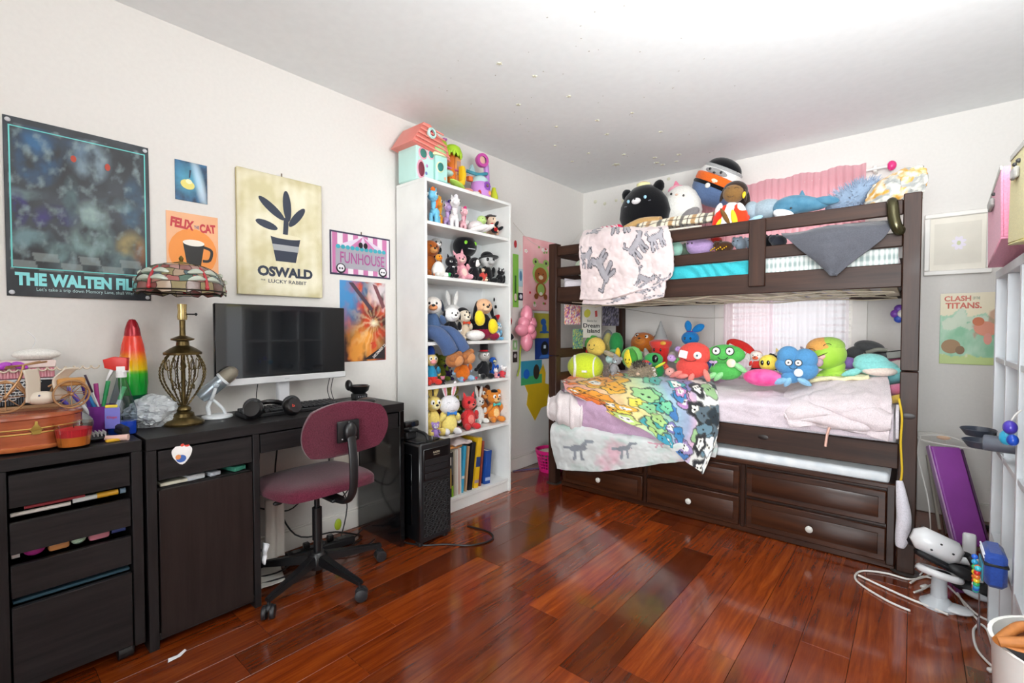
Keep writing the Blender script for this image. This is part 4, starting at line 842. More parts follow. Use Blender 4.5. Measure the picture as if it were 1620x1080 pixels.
for k in range(6): shapes(t, [('p', [(.03 + k * .165, .96), (.11 + k * .165, .96), (.11 + k * .165 + (.0), .04), (.03 + k * .165, .04)], '#c878a8')], 'pink_stripe')
shapes(t, [('p', [(.08, .16), (.92, .16), (.92, .66), (.08, .66)], '#a6a3ae'), ('p', [(.08, .66), (.92, .66), (.52, .95)], '#dccfe0'), ('p', [(.3, .66), (.45, .66), (.52, .95)], '#c878a8'), ('p', [(.6, .66), (.75, .66), (.52, .95)], '#c878a8')])
for k in range(11): shapes(t, [('e', .12 + k * .076, .65, .035, .05, 0, '#3aa8b8')], 'scallop')
ptext(t, 'FUNHOUSE', .52, .41, .74, .26, '#b05a96', .01)
for u in (.16, .86): shapes(t, [('e', u, .15, .075, .115, 0, '#1c1a22'), ('e', u, .16, .055, .085, 0, '#e9e6ea'), ('e', u - .02, .15, .014, .022, 0, '#1c1a22'), ('e', u + .02, .15, .014, .022, 0, '#1c1a22')], 'skull_disc')
shapes(t, [('e', .48, .74, .035, .07, 0, '#17151c'), ('e', .56, .74, .035, .07, 0, '#17151c')])
bx('wall_hook', (w_ * .5 - .003, -.004, h_), (w_ * .5 + .003, .0, h_ + .016), M('#6a5a4a', .5), t, .001)
o_, w_, h_ = lwall(537, 609, 443, 575, 448, 567)
def p_fire(u, v):
    n_ = F(u, v, 5, 9); d = math.hypot(u - .6, v - .5); c = mixc(hx('#3a1a1c'), hx('#c8431a'), .5 + n_ * 1.4); c = mixc(c, hx('#f0a040'), blob(u + n_ * .2, v + n_ * .2, .45, .22, .3, .2, .6)); c = mixc(c, hx('#4a90c8'), blob(u + n_ * .2, v, .05, .85, .35, .35, .5)); c = mixc(c, hx('#e8e0e4'), blob(u, v + n_ * .2, .85, .88, .25, .14, .5) * .8)
    ray_ = math.sin(math.atan2(v - .48, u - .72) * 14 + n_ * 4); c = mixc(c, hx('#fff0c0'), max(0, ray_) * max(0, .5 - d) * .9); return mixc(c, hx('#fff8d8'), blob(u, v, .72, .48, .06, .03, .9))
t = poster('poster', 'fiery red and blue action poster half hidden behind the monitor', 'poster', o_, w_, h_, R(90), None, .001, p_fire, 60)
shapes(t, [('p', [(.18, .98), (.28, .98), (.72, .66), (.64, .64)], '#4a3a48'), ('p', [(.7, .98), (.8, .96), (.99, .7), (.93, .66)], '#7a4a50'), ('p', [(.5, .02), (.98, .02), (.98, .2)], '#1c1418')])
ptext(t, 'DECEMBER 22', .85, .12, .38, .035, '#e9e4e0', .02, -42); ptext(t, '3', .72, .2, .12, .08, '#d8452a', .02, -20)
# ------------------------------------------------------------ the corner between shelf and bed
o_, w_, h_ = lwall(827, 879, 370, 486, 388, 497)
def p_pink(u, v): return mixc(hx('#e8a4a8'), hx('#f0b8ba'), .5 + F(u, v, 4, 8))
t = poster('wall_hanging', 'pink fabric hanging with strawberries, daisies and a brown bear in a green hood', 'wall hanging', o_, w_, h_, R(90), vmat(.85, 'hanging_cloth', .4), .002, p_pink, 24)
r5 = random.Random(3)
for k in range(34):
    u, v = .07 + .86 * r5.random(), .05 + .9 * r5.random()
    if .26 < u < .78 and .18 < v < .78: continue
    if k % 3 == 0:
        for q in range(5): shapes(t, [('e', u + .03 * math.cos(q * 1.256), v + .016 * math.sin(q * 1.256), .02, .012, 0, '#f4eeea')], 'printed_daisy')
        shapes(t, [('e', u, v, .014, .008, 0, '#e2b84a')], 'printed_daisy')
    else: shapes(t, [('e', u, v, .026, .018, 0, '#c8303c' if k % 3 == 1 else '#7aa848')], 'printed_berry')
shapes(t, [('e', .5, .52, .25, .15, 0, '#a5c86a'), ('e', .34, .68, .09, .05, 0, '#a5c86a'), ('e', .66, .68, .09, .05, 0, '#a5c86a'), ('e', .34, .68, .03, .02, 0, '#2a2a20'), ('e', .66, .68, .03, .02, 0, '#2a2a20'), ('e', .5, .5, .19, .11, 0, '#a8622c'), ('e', .5, .47, .07, .03, 0, '#ecd9b4'), ('e', .43, .52, .015, .01, 0, '#1c1410'), ('e', .57, .52, .015, .01, 0, '#1c1410'),
           ('e', .5, .3, .16, .1, 0, '#a8622c'), ('e', .5, .3, .11, .08, 0, '#a5c86a'), ('e', .36, .2, .06, .04, 0, '#8a4e20'), ('e', .64, .2, .06, .04, 0, '#8a4e20'), ('e', .5, .24, .05, .025, 0, '#f0ead8')], 'printed_bear')
def lposter(name, label, cat, px, col, items=(), txt=(), th=.001, mat=None):
    o_, w_, h_ = lwall(*px); t = poster(name, label, cat, o_, w_, h_, R(90), mat or M(col, .5), th); shapes(t, items)
    for a in txt: ptext(t, *a)
    return t
lposter('poster', 'tall lime green paper strip on the wall beside the bookshelf', 'poster', (811, 820, 402, 486, 402, 486), '#8cc850', [('p', [(.3, .1), (.6, .1), (.6, .6), (.3, .6)], '#3a6a2a')])
lposter('poster', 'pale blue and white picture strip beside the lime green paper', 'poster', (820, 827, 425, 452, 426, 454), '#b9d4dc', [('e', .5, .6, .3, .3, 0, '#5a88a8')])
lposter('poster', 'small dark photo card below the picture strip by the pink hanging', 'poster', (819, 828, 462, 474, 464, 476), '#22263a', [('e', .5, .5, .25, .3, 0, '#d8d8e0')])
for k, (px, py, c) in enumerate([(815, 386, '#c03038'), (822, 392, '#e8d8d0'), (815, 470, '#d8c8b8')]): tag(pt(None, 'wall_sticker', 'disc', M(c, .5), (XL + .004, at(px, py, 'x', XL).y, at(px, py, 'x', XL).z), (.018, .002, .03), (0, 0, 90)), ['red and black sticker beside the pink hanging', 'white and red sticker beside the pink hanging', 'beige sticker below the dark photo card'][k], 'sticker')
lposter('poster', 'olive yellow poster with a blue balloon figure, behind the pink balloon flower', 'poster', (845, 876, 494, 534, 497, 535), '#b8b040', [('e', .45, .65, .14, .14, 0, '#1f5fb0'), ('e', .5, .38, .12, .2, 0, '#1f5fb0'), ('p', [(.25, .2), (.75, .2), (.7, .28), (.3, .28)], '#1f5fb0')])
lposter('poster', 'dark blue poster with black machine shapes below the olive yellow poster', 'poster', (846, 876, 534, 568, 535, 567), '#1c3c8a', [('e', .5, .5, .2, .35, 0, '#10141c'), ('p', [(.2, .05), (.8, .05), (.7, .2), (.3, .2)], '#3a70c0'), ('p', [(.44, .5), (.56, .5), (.56, .66), (.44, .66)], '#c8d8e8')])
lposter('poster', 'teal and green picture card taped above the yellow splash', 'poster', (824, 857, 570, 609, 570, 606), '#3a9ab8', [('p', [(0, 0), (1, 0), (1, .4), (0, .3)], '#4ab070'), ('e', .25, .45, .14, .2, 0, '#1f6ad0'), ('e', .72, .5, .15, .32, 0, '#3a3228')])
lposter('poster', 'green and white card beside the bookshelf edge at middle height', 'poster', (811, 818, 538, 553, 538, 553), '#a0d090', [('e', .5, .5, .2, .3, 0, '#f0f4ea')])
lposter('poster', 'small black and red picture card beside the bookshelf edge', 'poster', (811, 818, 556, 573, 556, 573), '#2a1a1c', [('e', .5, .6, .3, .2, 0, '#c8c0c0')])
# yellow splash painted/cut shape on the wall
pts_px = [(829, 607), (848, 600), (859, 575), (863, 590), (862, 606), (876, 610), (876, 655), (868, 640), (856, 645), (846, 665), (838, 650), (833, 640), (835, 622)]
sp_ = [at(a, b, 'x', XL) for a, b in pts_px]; m = MB(); m.prism([(p.y, p.z) for p in sp_], -.003, -.0005)
tag(m.obj('yellow_splash', M('#e0b81c', .55), None, (XL, 0, 0), (0, 0, R(90))), 'yellow jagged splash shape stuck on the lower wall above the pink basket', 'wall decal')
# balloon flower
bf_c = at(834, 520, 'x', XL + .09); bf = thing('balloon_flower', 'pink balloon flower hanging on the wall between bookshelf and bed', 'balloon', bf_c); pk = M('#e98ea2', .25, coat=.3)
for a, l_ in ((95, 1.2), (35, .85), (-35, .8), (-95, 1.15), (185, .95), (140, .8)):
    pt(bf, 'petal', 'leaf', pk, (.0, .075 * math.cos(R(a)) * l_, .085 * math.sin(R(a)) * l_), (.05, .055, .075 * l_), (90 - a, 0, 0))
pt(bf, 'centre', 'ball', pk, (.03, 0, 0), .042); MB().tube([(-.05, .0, -.06), (-.05, -.03, -.2), (-.06, -.02, -.3), (-.06, -.05, -.38)], .006, smooth=5).obj('green_stem', M('#a8c02a', .4), bf)
# pink laundry basket
bk_ = at(857, 742, 'z', 0); bq = thing('basket', 'hot pink plastic lattice basket on the floor in the corner', 'basket', (-2.22, bk_.y + .02, 0)); pkm = M('#d81f7c', .35)
MB().lathe([(0, 0), (.085, 0), (.088, .006), (.088, .03), (.084, .03), (.082, .008), (0, .006)], sx=1.1).obj('base', pkm, bq); MB().lathe([(.108, .15), (.118, .152), (.12, .175), (.112, .178), (.108, .17)], sx=1.1).obj('rim', pkm, bq); m = MB()
for k in range(26):
    a = 2 * math.pi * k / 26; m.tube([(.0865 * 1.1 * math.cos(a), .0865 * math.sin(a), .025), (.111 * 1.1 * math.cos(a), .111 * math.sin(a), .155)], .004, n=5)
for z_ in (.05, .075, .1, .125): rr = .0865 + .0245 * (z_ - .025) / .13; m.tube([(rr * 1.1 * math.cos(a), rr * math.sin(a), z_) for a in [2 * math.pi * i / 30 for i in range(30)]], .004, n=5, closed=True)
m.obj('lattice', pkm, bq)['kind'] = 'stuff'
tag(MB().lathe([(0, .0), (.08, .0), (.085, .01), (.05, .02), (0, .024)]).obj('basket_contents', M('#e4d6c8', .6), None, (bq.location.x, bq.location.y, .15)), 'pale round lid lying in the hot pink basket', 'lid')
tag(MB().tube([at(812, 745, 'z', .006), at(845, 741, 'z', .006), at(870, 739, 'z', .006)], .004, smooth=4).obj('cable', M('#3a4a8a', .5)), 'blue-black cable along the baseboard by the pink basket', 'cable')
tag(MB().tube([at(812, 352, 'x', XL + .01), at(840, 382, 'x', XL + .01), at(872, 394, 'x', XL + .01), at(900, 388, 'x', XL + .01), at(920, 366, 'x', XL + .01)], .0015, n=5, smooth=6).obj('string_light_wire', M('#d8d0c4', .5)), 'thin pale string hanging in a curve on the corner wall', 'string')

# ------------------------------------------------------------ toy houses on top of the bookshelf
def TY(px, x=-2.27): return at(px, 280, 'x', x)[1]
def TZ(px, py, x=-2.27): return at(px, py, 'x', x)[2]
y0 = BY0 + .005; ca = thing('toy_house', 'mint and pink toy dollhouse with a salmon roof on top of the bookshelf', 'dollhouse', (-2.30, 1.875, BH)); mint = M('#bfe6de', .35); sal = M('#e88478', .4); lp_ = M('#f0c8d0', .35)
bx('wall', (-.1, -.115, 0), (.08, .02, .24), mint, ca, .008); bx('bay', (-.02, .02, 0), (.1, .115, .20), M('#b4e4dc', .35), ca, .012)
rp = MB().prism([(-.16, .2), (.14, .16), (.11, .24), (-.02, .335), (-.07, .335)], -.095, .115, bev=.006).xf(Matrix.Rotation(R(90), 4, 'Z')).obj('roof', sal, ca)
for k in range(5): MB().prism([(-.158 + k * .014, .2 + k * .026), (.11 - k * .012, .168 + k * .03), (.108 - k * .012, .176 + k * .03), (-.155 + k * .014, .208 + k * .026)], -.12, -.113, bev=.001).xf(Matrix.Rotation(R(90), 4, 'Z')).obj('roof_tile_row', M('#ec9082', .4), ca)
rw = MB().lathe([(.018, 0), (.03, 0), (.032, .014), (.026, .02), (.018, .018)], (.112, -.035, .272), 24, rot=(0, R(90), 0)).obj('round_window', mint, ca); MB().cyl((.113, -.035, .272), (.117, -.035, .272), .0185, n=20).obj('pane', M('#b83a50', .2), rw)
for (y_, z_, sy, sz, c, f_) in ((-.07, .155, .026, .028, '#3f7f74', '#eaa0b4'), (-.01, .165, .02, .024, '#3f8f88', '#f0b0c0'), (-.085, .06, .024, .045, '#7a3040', '#eaa0b4')):
    f = pt(ca, 'window_frame', 'disc', M(f_, .35), (.082, y_, z_), (sz * 0 + .0 + sy * 1.25, .006, sz * 1.25), (0, 0, 90)); pt(f, 'pane', 'disc', M(c, .2), (0, -.004, 0), (sy, .004, sz))
f = pt(ca, 'bean_window', 'disc', M('#e2f2c0', .35), (.082 + .02, .045, .1), (.03, .006, .034), (0, 25, 90)); pt(f, 'pane', 'disc', M('#2f7f78', .2), (0, -.005, 0), (.023, .005, .028))
MB().lathe([(0, 0), (.06, 0), (.066, .012), (.064, .03), (.05, .048), (.0, .056)], (.05, .055, .185), 26).obj('green_awning', M('#a8d08a', .35), ca); MB().lathe([(.0, 0), (.066, 0), (.068, .016), (0, .017)], (.052, .055, .168), 26).obj('cream_band', M('#e8eab8', .35), ca)
bx('ramp', (.08, .01, .002), (.13, .11, .012), M('#7fbcb8', .35), ca, .004)
for (y_, z_, c) in ((-.04, .09, '#c890c8'), (-.045, .045, '#6a78b8'), (.085, .04, '#eeb088'), (-.01, .21, '#e87898')): pt(ca, 'decal', 'disc', M(c, .4), (.083 if y_ < .02 else .103, y_, z_), (.008, .002, .01), (0, 0, 90))
tt_ = thing('toy_treehouse', 'orange and lime toy treehouse with a yellow slide in the middle of the shelf top', 'toy playset', (-2.31, 2.10, BH)); org = M('#e0782a', .4); lim = M('#a8d02e', .45)
MB().tube([(0, .0, 0), (.01, .0, .1), (-.005, .01, .2), (.005, .02, .28)], lambda t: .04 - .02 * t, n=14, smooth=5).tube([(.02, -.03, 0), (.03, -.02, .06), (.0, .0, .12)], .022, n=10, smooth=4).obj('trunk', org, tt_)
for (y_, z_, r_) in ((.02, .3, .06), (-.075, .31, .04)):
    MB().lathe([(r_, -.03), (r_ * 1.08, -.01), (r_ * .9, .018), (r_ * .5, .034), (0, .038)], (0, y_, z_ - .02), 24).obj('leaf_canopy', lim, tt_)
    for k in range(12): a = k * math.pi / 6; pt(tt_, 'hanging_leaf', 'leaf', lim, (r_ * math.cos(a) * .98, y_ + r_ * math.sin(a) * .98, z_ - .05), (.01, .012, .02), n=8)
bx('balcony', (-.05, -.08, .15), (.03, .06, .162), M('#d870a0', .4), tt_, .004); bx('tower', (-.04, .035, 0), (.02, .085, .25), M('#e8a05c', .4), tt_, .006); bx('tower_glass', (.0205, .043, .13), (.0225, .078, .22), M('#b8907c', .12), tt_, .002)
MB().tube([(-.02, -.06, .2), (-.02, -.06, .285)], .014, n=12).obj('pink_post', M('#e86a78', .4), tt_); MB().lathe([(.02, 0), (.045, .03), (.047, .036), (.043, .036), (.018, .004)], (-.02, -.075, .275), 24).obj('lookout_basket', M('#ecbc7c', .4), tt_)
MB().prism([(-.02, 0), (.05, .02), (.065, .09), (.05, .14), (.03, .14), (.03, .05), (-.02, .02)], -.04, .0, bev=.004).xf(Matrix.Translation((.05, .0, .03)) @ Matrix.Rotation(R(90), 4, 'Z')).obj('slide', M('#f0c21c', .35), tt_)
MB().ell((.03, -.045, .115), (.035, .04, .02)).obj('mint_roof', M('#bfe4dc', .35), tt_); pt(tt_, 'door', 'disc', M('#7a3a1c', .4), (.055, -.03, .035), (.014, .004, .022), (0, 0, 90)); pt(tt_, 'gem', 'heart', M('#b868b8', .3), (.0, -.04, .335), (.016, .01, .014), (0, 0, 90))
lf = pt(tt_, 'leaf_ramp', 'leaf', M('#b6d860', .4), (.1, -.02, .03), (.035, .012, .085), (100, 0, 20)); lf.rotation_euler = (R(78), 0, R(14)); pt(tt_, 'pink_saucer', 'disc', M('#e89a90', .4), (.1, .06, .012), (.04, .012, .04), (90, 0, 0))
pt(tt_, 'white_base', 'disc', M('#ece4dc', .4), (.105, .13, .01), (.03, .01, .04), (90, 0, 0)); MB().box((-.03, -.085, .08), (.0, -.05, .15), .003).obj('green_door', M('#3f7a68', .3), tt_)
pu = thing('toy_tower', 'purple toy playset tower with a magenta wheel at the right end of the shelf top', 'toy playset', (-2.29, 2.36, BH)); pur = M('#c48ad0', .4); mag = M('#c04a9c', .35)
bx('base_plate', (-.1, -.1, 0), (.1, .1, .012), mag, pu, .005); MB().lathe([(0, .012), (.075, .012), (.07, .06), (.06, .12), (.04, .15), (0, .16)], (.02, -.02, 0), 26).obj('dome', pur, pu); MB().lathe([(.064, .11), (.05, .142), (.03, .158), (0, .163)], (.02, -.02, .002), 26).obj('dome_roof', M('#bfe0e0', .35), pu)
MB().tube([(0, .07, .01), (-.005, .075, .15), (-.0, .06, .26), (.0, .03, .3)], .02, n=12, smooth=5).obj('arm', pur, pu)
wh_ = MB().lathe([(.026, -.014), (.045, -.016), (.048, 0), (.045, .016), (.026, .014)], (.02, .0, .275), 26, rot=(0, R(90), R(-15))).obj('wheel', mag, pu); MB().cyl((.018, 0, .275), (.026, 0, .275), .026, n=24).obj('mesh_panel', M('#e8b8a8', .4), wh_)
MB().tube([(-.03, -.1, .19), (.02, -.04, .17), (.03, .03, .19), (.0, .06, .2)], .012, smooth=5).obj('teal_chute', M('#3a8a9c', .35), pu); MB().prism([(-.03, 0), (.03, 0), (0, .05)], -.01, .01).xf(Matrix.Translation((-.02, -.06, .19)) @ Matrix.Rotation(R(90), 4, 'Z')).obj('glass_peak', M('#a8ccd0', .15), pu)
for k in range(9): a = k * 2 * math.pi / 9; pt(pu, 'flower_petal', 'ball', M('#8a48b0', .4), (.09, -.02 + .022 * math.cos(a), .085 + .022 * math.sin(a)), (.004, .009, .009), n=10)
pt(pu, 'flower_centre', 'ball', M('#7a5a5a', .3), (.092, -.02, .085), (.006, .01, .01)); pt(pu, 'orange_spot', 'disc', M('#f0a060', .4), (.094, .0, .04), (.013, .003, .015), (0, 0, 90)); pt(pu, 'red_door', 'disc', M('#c03a28', .4), (.07, -.075, .03), (.012, .004, .02), (0, 0, 60)); pt(pu, 'orange_block', 'box', M('#e8783a', .4), (-.0, -.1, .13), (.015, .018, .016))
tag(MB().lathe([(.0, 0), (.02, 0), (.03, .03), (.03, .06), (.02, .09), (.012, .12), (0, .125)], n=20).obj('yellow_toy', M('#c8d22a', .4), None, (-2.28, 2.49, BH)), 'yellow-green toy piece at the far right of the shelf top', 'toy')

# ------------------------------------------------------------ books on the bottom shelf
def book(y, x, z, tk, hh_, dp, c, tilt, label, page='#e8e2d4', bands=()):
    b = thing('book', label, 'book', (x, y, z), 0, 'books on the bottom shelf'); b.rotation_euler = (R(-tilt), 0, 0); cm = M(c, .45)
    m = MB().box((-dp, 0, 0), (0, .0022, hh_), .0008).box((-dp, tk - .0022, 0), (0, tk, hh_), .0008).box((-.0025, 0, 0), (0, tk, hh_), .001); m.obj('cover', cm, b); bx('pages', (-dp + .003, .0023, .003), (-.003, tk - .0023, hh_ - .003), M(page, .8), b, 0)
    for (a, e, cc) in bands: bx('spine_band', (.0001, .0005, hh_ * a), (.0006, tk - .0005, hh_ * e), M(cc, .45), b, 0)
yy = at(719, 600, 'x', BX1 - .03)[1] - .095
for tk, hh_, c, lab, bands in [(.022, .27, '#3a2a22', 'dark brown book with cream bands, first from the left on the bottom shelf', [(.1, .16, '#d8c8a0'), (.8, .86, '#d8c8a0')]), (.018, .285, '#2c2c30', 'charcoal book, second from the left on the bottom shelf', [(.5, .7, '#8a8a8a')]), (.022, .28, '#1e1a1c', 'black book with a gold and white spine on the bottom shelf', [(.2, .65, '#c8a048'), (.72, .9, '#ece4d8')]), (.016, .28, '#2a2826', 'dark grey book with a lime green foot on the bottom shelf', [(.0, .25, '#8ab82c'), (.5, .9, '#5a5a58')]), (.012, .285, '#b8ae98', 'slim beige book left of the white books', []), (.012, .29, '#ddd6cc', 'thin cream book beside the beige one', []), (.012, .29, '#f0ece6', 'thin white book in the middle of the bottom shelf', []), (.010, .29, '#e4b8a8', 'thin pale pink book in the middle of the bottom shelf', []), (.012, .295, '#f2efea', 'thin white book left of the cyan one', [])]:
    book(yy, BX1 - .03, .0905, tk, hh_, .19, c, 0, lab, bands=bands); yy += tk + .002
for (y_, tk, hh_, dp, c, tl, lab, bands) in [(2.045, .024, .3, .19, '#38a8d0', 6, 'cyan blue book leaning right on the bottom shelf', [(.3, .36, '#e8f0f0')]), (2.085, .014, .29, .18, '#c8a078', 6, 'tan book leaning beside the cyan one', []), (2.112, .035, .31, .2, '#17171a', 7, 'thick black book leaning right on the bottom shelf', []), (2.165, .04, .33, .18, '#e8b81c', 7, 'tall yellow book with a navy block, tallest of the leaning books', [(.42, .62, '#28407a'), (.1, .16, '#a88a9a')]), (2.218, .014, .3, .18, '#8a3a2a', 7, 'thin red-brown book leaning behind the yellow one', []), (2.27, .05, .225, .15, '#1c4a9c', 5, 'short dark blue book, last on the right of the bottom shelf', [(.1, .2, '#a8b8d8')])]:
    book(y_ + .035, BX1 - .035, .0925, tk, hh_, dp, c, tl, lab, bands=bands)
tag(MB().box((-.09, -.1, 0), (.09, .1, .014), .003).obj('book', M('#e8a45a', .5), None, (BX1 - .13, 2.0, .3875)), 'orange-covered book lying flat on top of the white books', 'book', 'books on the bottom shelf')
tag(sheet('tissue_pack', [[(BX1 - .2 + .06 * a, 2.02 + .05 * b, .412 + .012 * ((a * b) % 3)) for b in range(4)] for a in range(4)], M('#e4d4d2', .5), None, 20, 16, .012, 18, .012), 'crumpled pale pink plastic packet on top of the books', 'packet')
# ------------------------------------------------------------ plush toys
EYE = M('#101012', .12, coat=.6); EW = M('#f2f0ec', .4)
def plush(name, label, loc, h, body, rz=90, ear='bear', earc=None, earin=None, head=None, belly=None, muz=None, foot=None, hand=None, hs=1.0, eyes='dot', nose='#1a1616', shirt=None, pants=None, bow=None, tilt=(0, 0), legs=True, arms=True, bw=1.0, mouth=True, mat=fur, group=None, cat='plush toy', extra=(), snout=1.0):
    t = thing(name, label, cat, loc, R(rz), group); t.rotation_euler = (R(tilt[0]), R(tilt[1]), R(rz))
    if tilt != (0, 0): t.rotation_euler = (Matrix.Rotation(R(rz), 3, 'Z') @ Euler((R(tilt[0]), R(tilt[1]), 0)).to_matrix()).to_euler()
    B = mat(body); H = mat(head or body); E = mat(earc or head or body)
    def P(par, n, k, m_, l, s, r=(0, 0, 0), n_=18): return pt(par, n, k, m_, tuple(a * h for a in l), tuple(a * h for a in (s if not isinstance(s, (int, float)) else (s,) * 3)), r, n_)
    bd = P(t, 'body', 'pear', mat(shirt) if shirt else B, (0, 0, .28), (.19 * bw, .165 * bw, .275))
    if pants: P(t, 'trousers', 'ball', mat(pants), (0, 0, .17), (.2 * bw, .175 * bw, .16))
    if belly: P(bd, 'belly', 'ball', mat(belly), (0, -.075 * bw, -.03), (.125 * bw, .1 * bw, .17))
    hd = P(t, 'head', 'ball', H, (0, -.02, .68), (.215 * hs, .19 * hs, .19 * hs), n_=24)
    for s in (-1, 1):
        if ear in ('bear', 'mouse'):
            r_ = .085 if ear == 'bear' else .13
            e = P(hd, 'ear', 'disc', E, (s * .165 * hs, .02, .15 * hs + (.03 if ear == 'mouse' else 0)), (r_, .035, r_))
            if earin: P(e, 'inner_ear', 'disc', mat(earin), (0, -.02, 0), (r_ * .62, .02, r_ * .62))
        elif ear in ('cat', 'fox'):
            e = P(hd, 'ear', 'tri', E, (s * .13 * hs, .01, .2 * hs), (.065, .035, .085 if ear == 'cat' else .11), (0, s * 16, 0))
            if earin: P(e, 'inner_ear', 'tri', mat(earin), (0, -.014, -.015), (.04, .028, .055))
        elif ear in ('rabbit', 'longup'):
            l = .21 if ear == 'rabbit' else .27
            e = P(hd, 'ear', 'leaf', E, (s * .1 * hs, .01, .16 * hs + l * .8), (.06, .03, l), (0, s * 12, 0))
            if earin: P(e, 'inner_ear', 'leaf', mat(earin), (0, -.014, 0), (.035, .022, l * .78))
        elif ear in ('dog', 'lop'):
            P(hd, 'ear', 'leaf', E, (s * .215 * hs, .0, -.02 if ear == 'dog' else -.08), (.035, .06, .13 if ear == 'dog' else .2), (0, s * -14, 0))
        elif ear == 'frog':
            e = P(hd, 'eye_bump', 'ball', H, (s * .12 * hs, -.03, .17 * hs), .075); P(e, 'eye', 'ball', EW, (0, -.035, .01), (.05, .045, .05)); P(e, 'pupil', 'ball', EYE, (0, -.07, .012), (.02, .014, .024), n_=10)
        elif ear == 'elephant':
            e = P(hd, 'ear', 'disc', E, (s * .27 * hs, .02, .02), (.16, .025, .19), (0, 0, s * 20))
            if earin: P(e, 'inner_ear', 'disc', mat(earin), (0, -.014, 0), (.11, .02, .14))
        if arms:
            a = P(t, 'arm', 'leaf', mat(shirt) if shirt else B, (s * .2 * bw, -.07, .38), (.06, .065, .16), (38, -s * 26, 0))
            P(a, 'hand', 'ball', mat(hand) if hand else B, (0, 0, -.15), (.06, .055, .06))
        if legs:
            l_ = P(t, 'leg', 'leaf', mat(pants) if pants else B, (s * .13 * bw, -.17, .085), (.075, .085, .17), (90, 0, s * 12))
            f = P(l_, 'foot', 'ball', mat(foot) if foot else B, (0, .025, -.15), (.08, .1, .06))
            if foot: pass
        if eyes == 'dot': P(hd, 'eye', 'ball', EYE, (s * .075 * hs, -.172 * hs, .035 * hs), (.022, .014, .026), n_=10)
        elif eyes == 'big':
            e = P(hd, 'eye', 'ball', EW, (s * .078 * hs, -.155 * hs, .045 * hs), (.05, .035, .06), n_=14); P(e, 'pupil', 'ball', EYE, (0, -.03, -.005), (.022, .01, .028), n_=10)
        elif eyes == 'hole': P(hd, 'eye', 'ball', EYE, (s * .09 * hs, -.16 * hs, .02 * hs), (.055, .03, .055), n_=12)
        elif eyes == 'green': P(hd, 'eye', 'ball', M('#8ad83a', .4), (s * .1 * hs, -.155 * hs, .04 * hs), (.06, .03, .06), n_=12)
        elif eyes == 'shut': P(hd, 'closed_eye', 'smile', EYE, (s * .09 * hs, -.175 * hs, .05 * hs), (.04, .03, .03), (0, 180, 0))
    if muz is not False and ear != 'frog':
        mz = P(hd, 'muzzle', 'ball', mat(muz) if muz else H, (0, -.165 * hs, -.055 * hs), (.1 * hs, .075 * snout, .07 * hs))
        if nose: P(mz, 'nose', 'ball', M(nose, .3), (0, -.065 * snout, .035), (.034, .022, .026), n_=10)
    if mouth: P(hd, 'mouth', 'smile', M('#2a1416', .5), (0, -.2 * hs * (1.1 if muz is not False else .9), -.07 * hs), (.05, .05, .03))
    if bow:
        for s in (-1, 1): P(t, 'bow_loop', 'tri', cloth(bow), (s * .06, -.17, .5), (.05, .025, .055), (0, s * -90, 0))
        P(t, 'bow_knot', 'ball', cloth(bow), (0, -.18, .5), .03)
    for x_ in extra:
        n, k, c, l, s_ = x_[:5]; par = hd if (len(x_) > 6 and x_[6] == 'head') else t
        P(par, n, k, c if not isinstance(c, str) else mat(c), l, s_, x_[5] if len(x_) > 5 else (0, 0, 0))
    return t
def pony(label, loc, h, body, mane, rz, white=None, horn=False):
    t = thing('plush_horse', label, 'plush toy', loc, R(rz)); B = fur(body); MN = fur(mane)
    def P(par, n, k, m_, l, s, r=(0, 0, 0)): return pt(par, n, k, m_, tuple(a * h for a in l), tuple(a * h for a in (s if not isinstance(s, (int, float)) else (s,) * 3)), r, 18)
    P(t, 'body', 'ball', B, (.0, .14, .36), (.14, .24, .15)); hd = P(t, 'head', 'ball', B, (0, -.16, .76), (.15, .17, .16)); P(t, 'neck', 'leaf', B, (0, -.05, .55), (.08, .09, .2), (-20, 0, 0))
    P(hd, 'muzzle', 'ball', B, (0, -.14, -.05), (.09, .1, .08))
    for s in (-1, 1):
        P(t, 'leg', 'cyl', B, (s * .08, -.03, .15), (.055, .06, .15)); P(t, 'leg', 'cyl', B, (s * .08, .3, .15), (.055, .06, .15))
        P(hd, 'ear', 'tri', B, (s * .08, .02, .17), (.035, .025, .06), (0, s * 12, 0)); e = P(hd, 'eye', 'ball', EW, (s * .12, -.1, .02), (.03, .035, .05)); P(e, 'pupil', 'ball', EYE, (s * .014, -.015, -.005), (.02, .024, .035))
    P(hd, 'forelock', 'leaf', MN, (.02, -.08, .13), (.07, .06, .1), (50, 0, 0)); P(t, 'mane', 'leaf', MN, (.06, .02, .66), (.07, .08, .24), (-12, 0, 0)); P(t, 'tail', 'leaf', MN, (0, .42, .3), (.06, .07, .2), (25, 0, 0))
    return t
XS = -2.225
def ry(px, x=XS): return at(px, 500, 'x', x)[1]
def dep(x, y): return -x * math.sin(R(40.3)) + y * math.cos(R(40.3))
def hpx(px, n, x=XS): return n * dep(x, ry(px, x)) / 749
def L(px, row, x=XS, dz=0): return (x, ry(px, x), SHZ[row] + .0005 + dz)
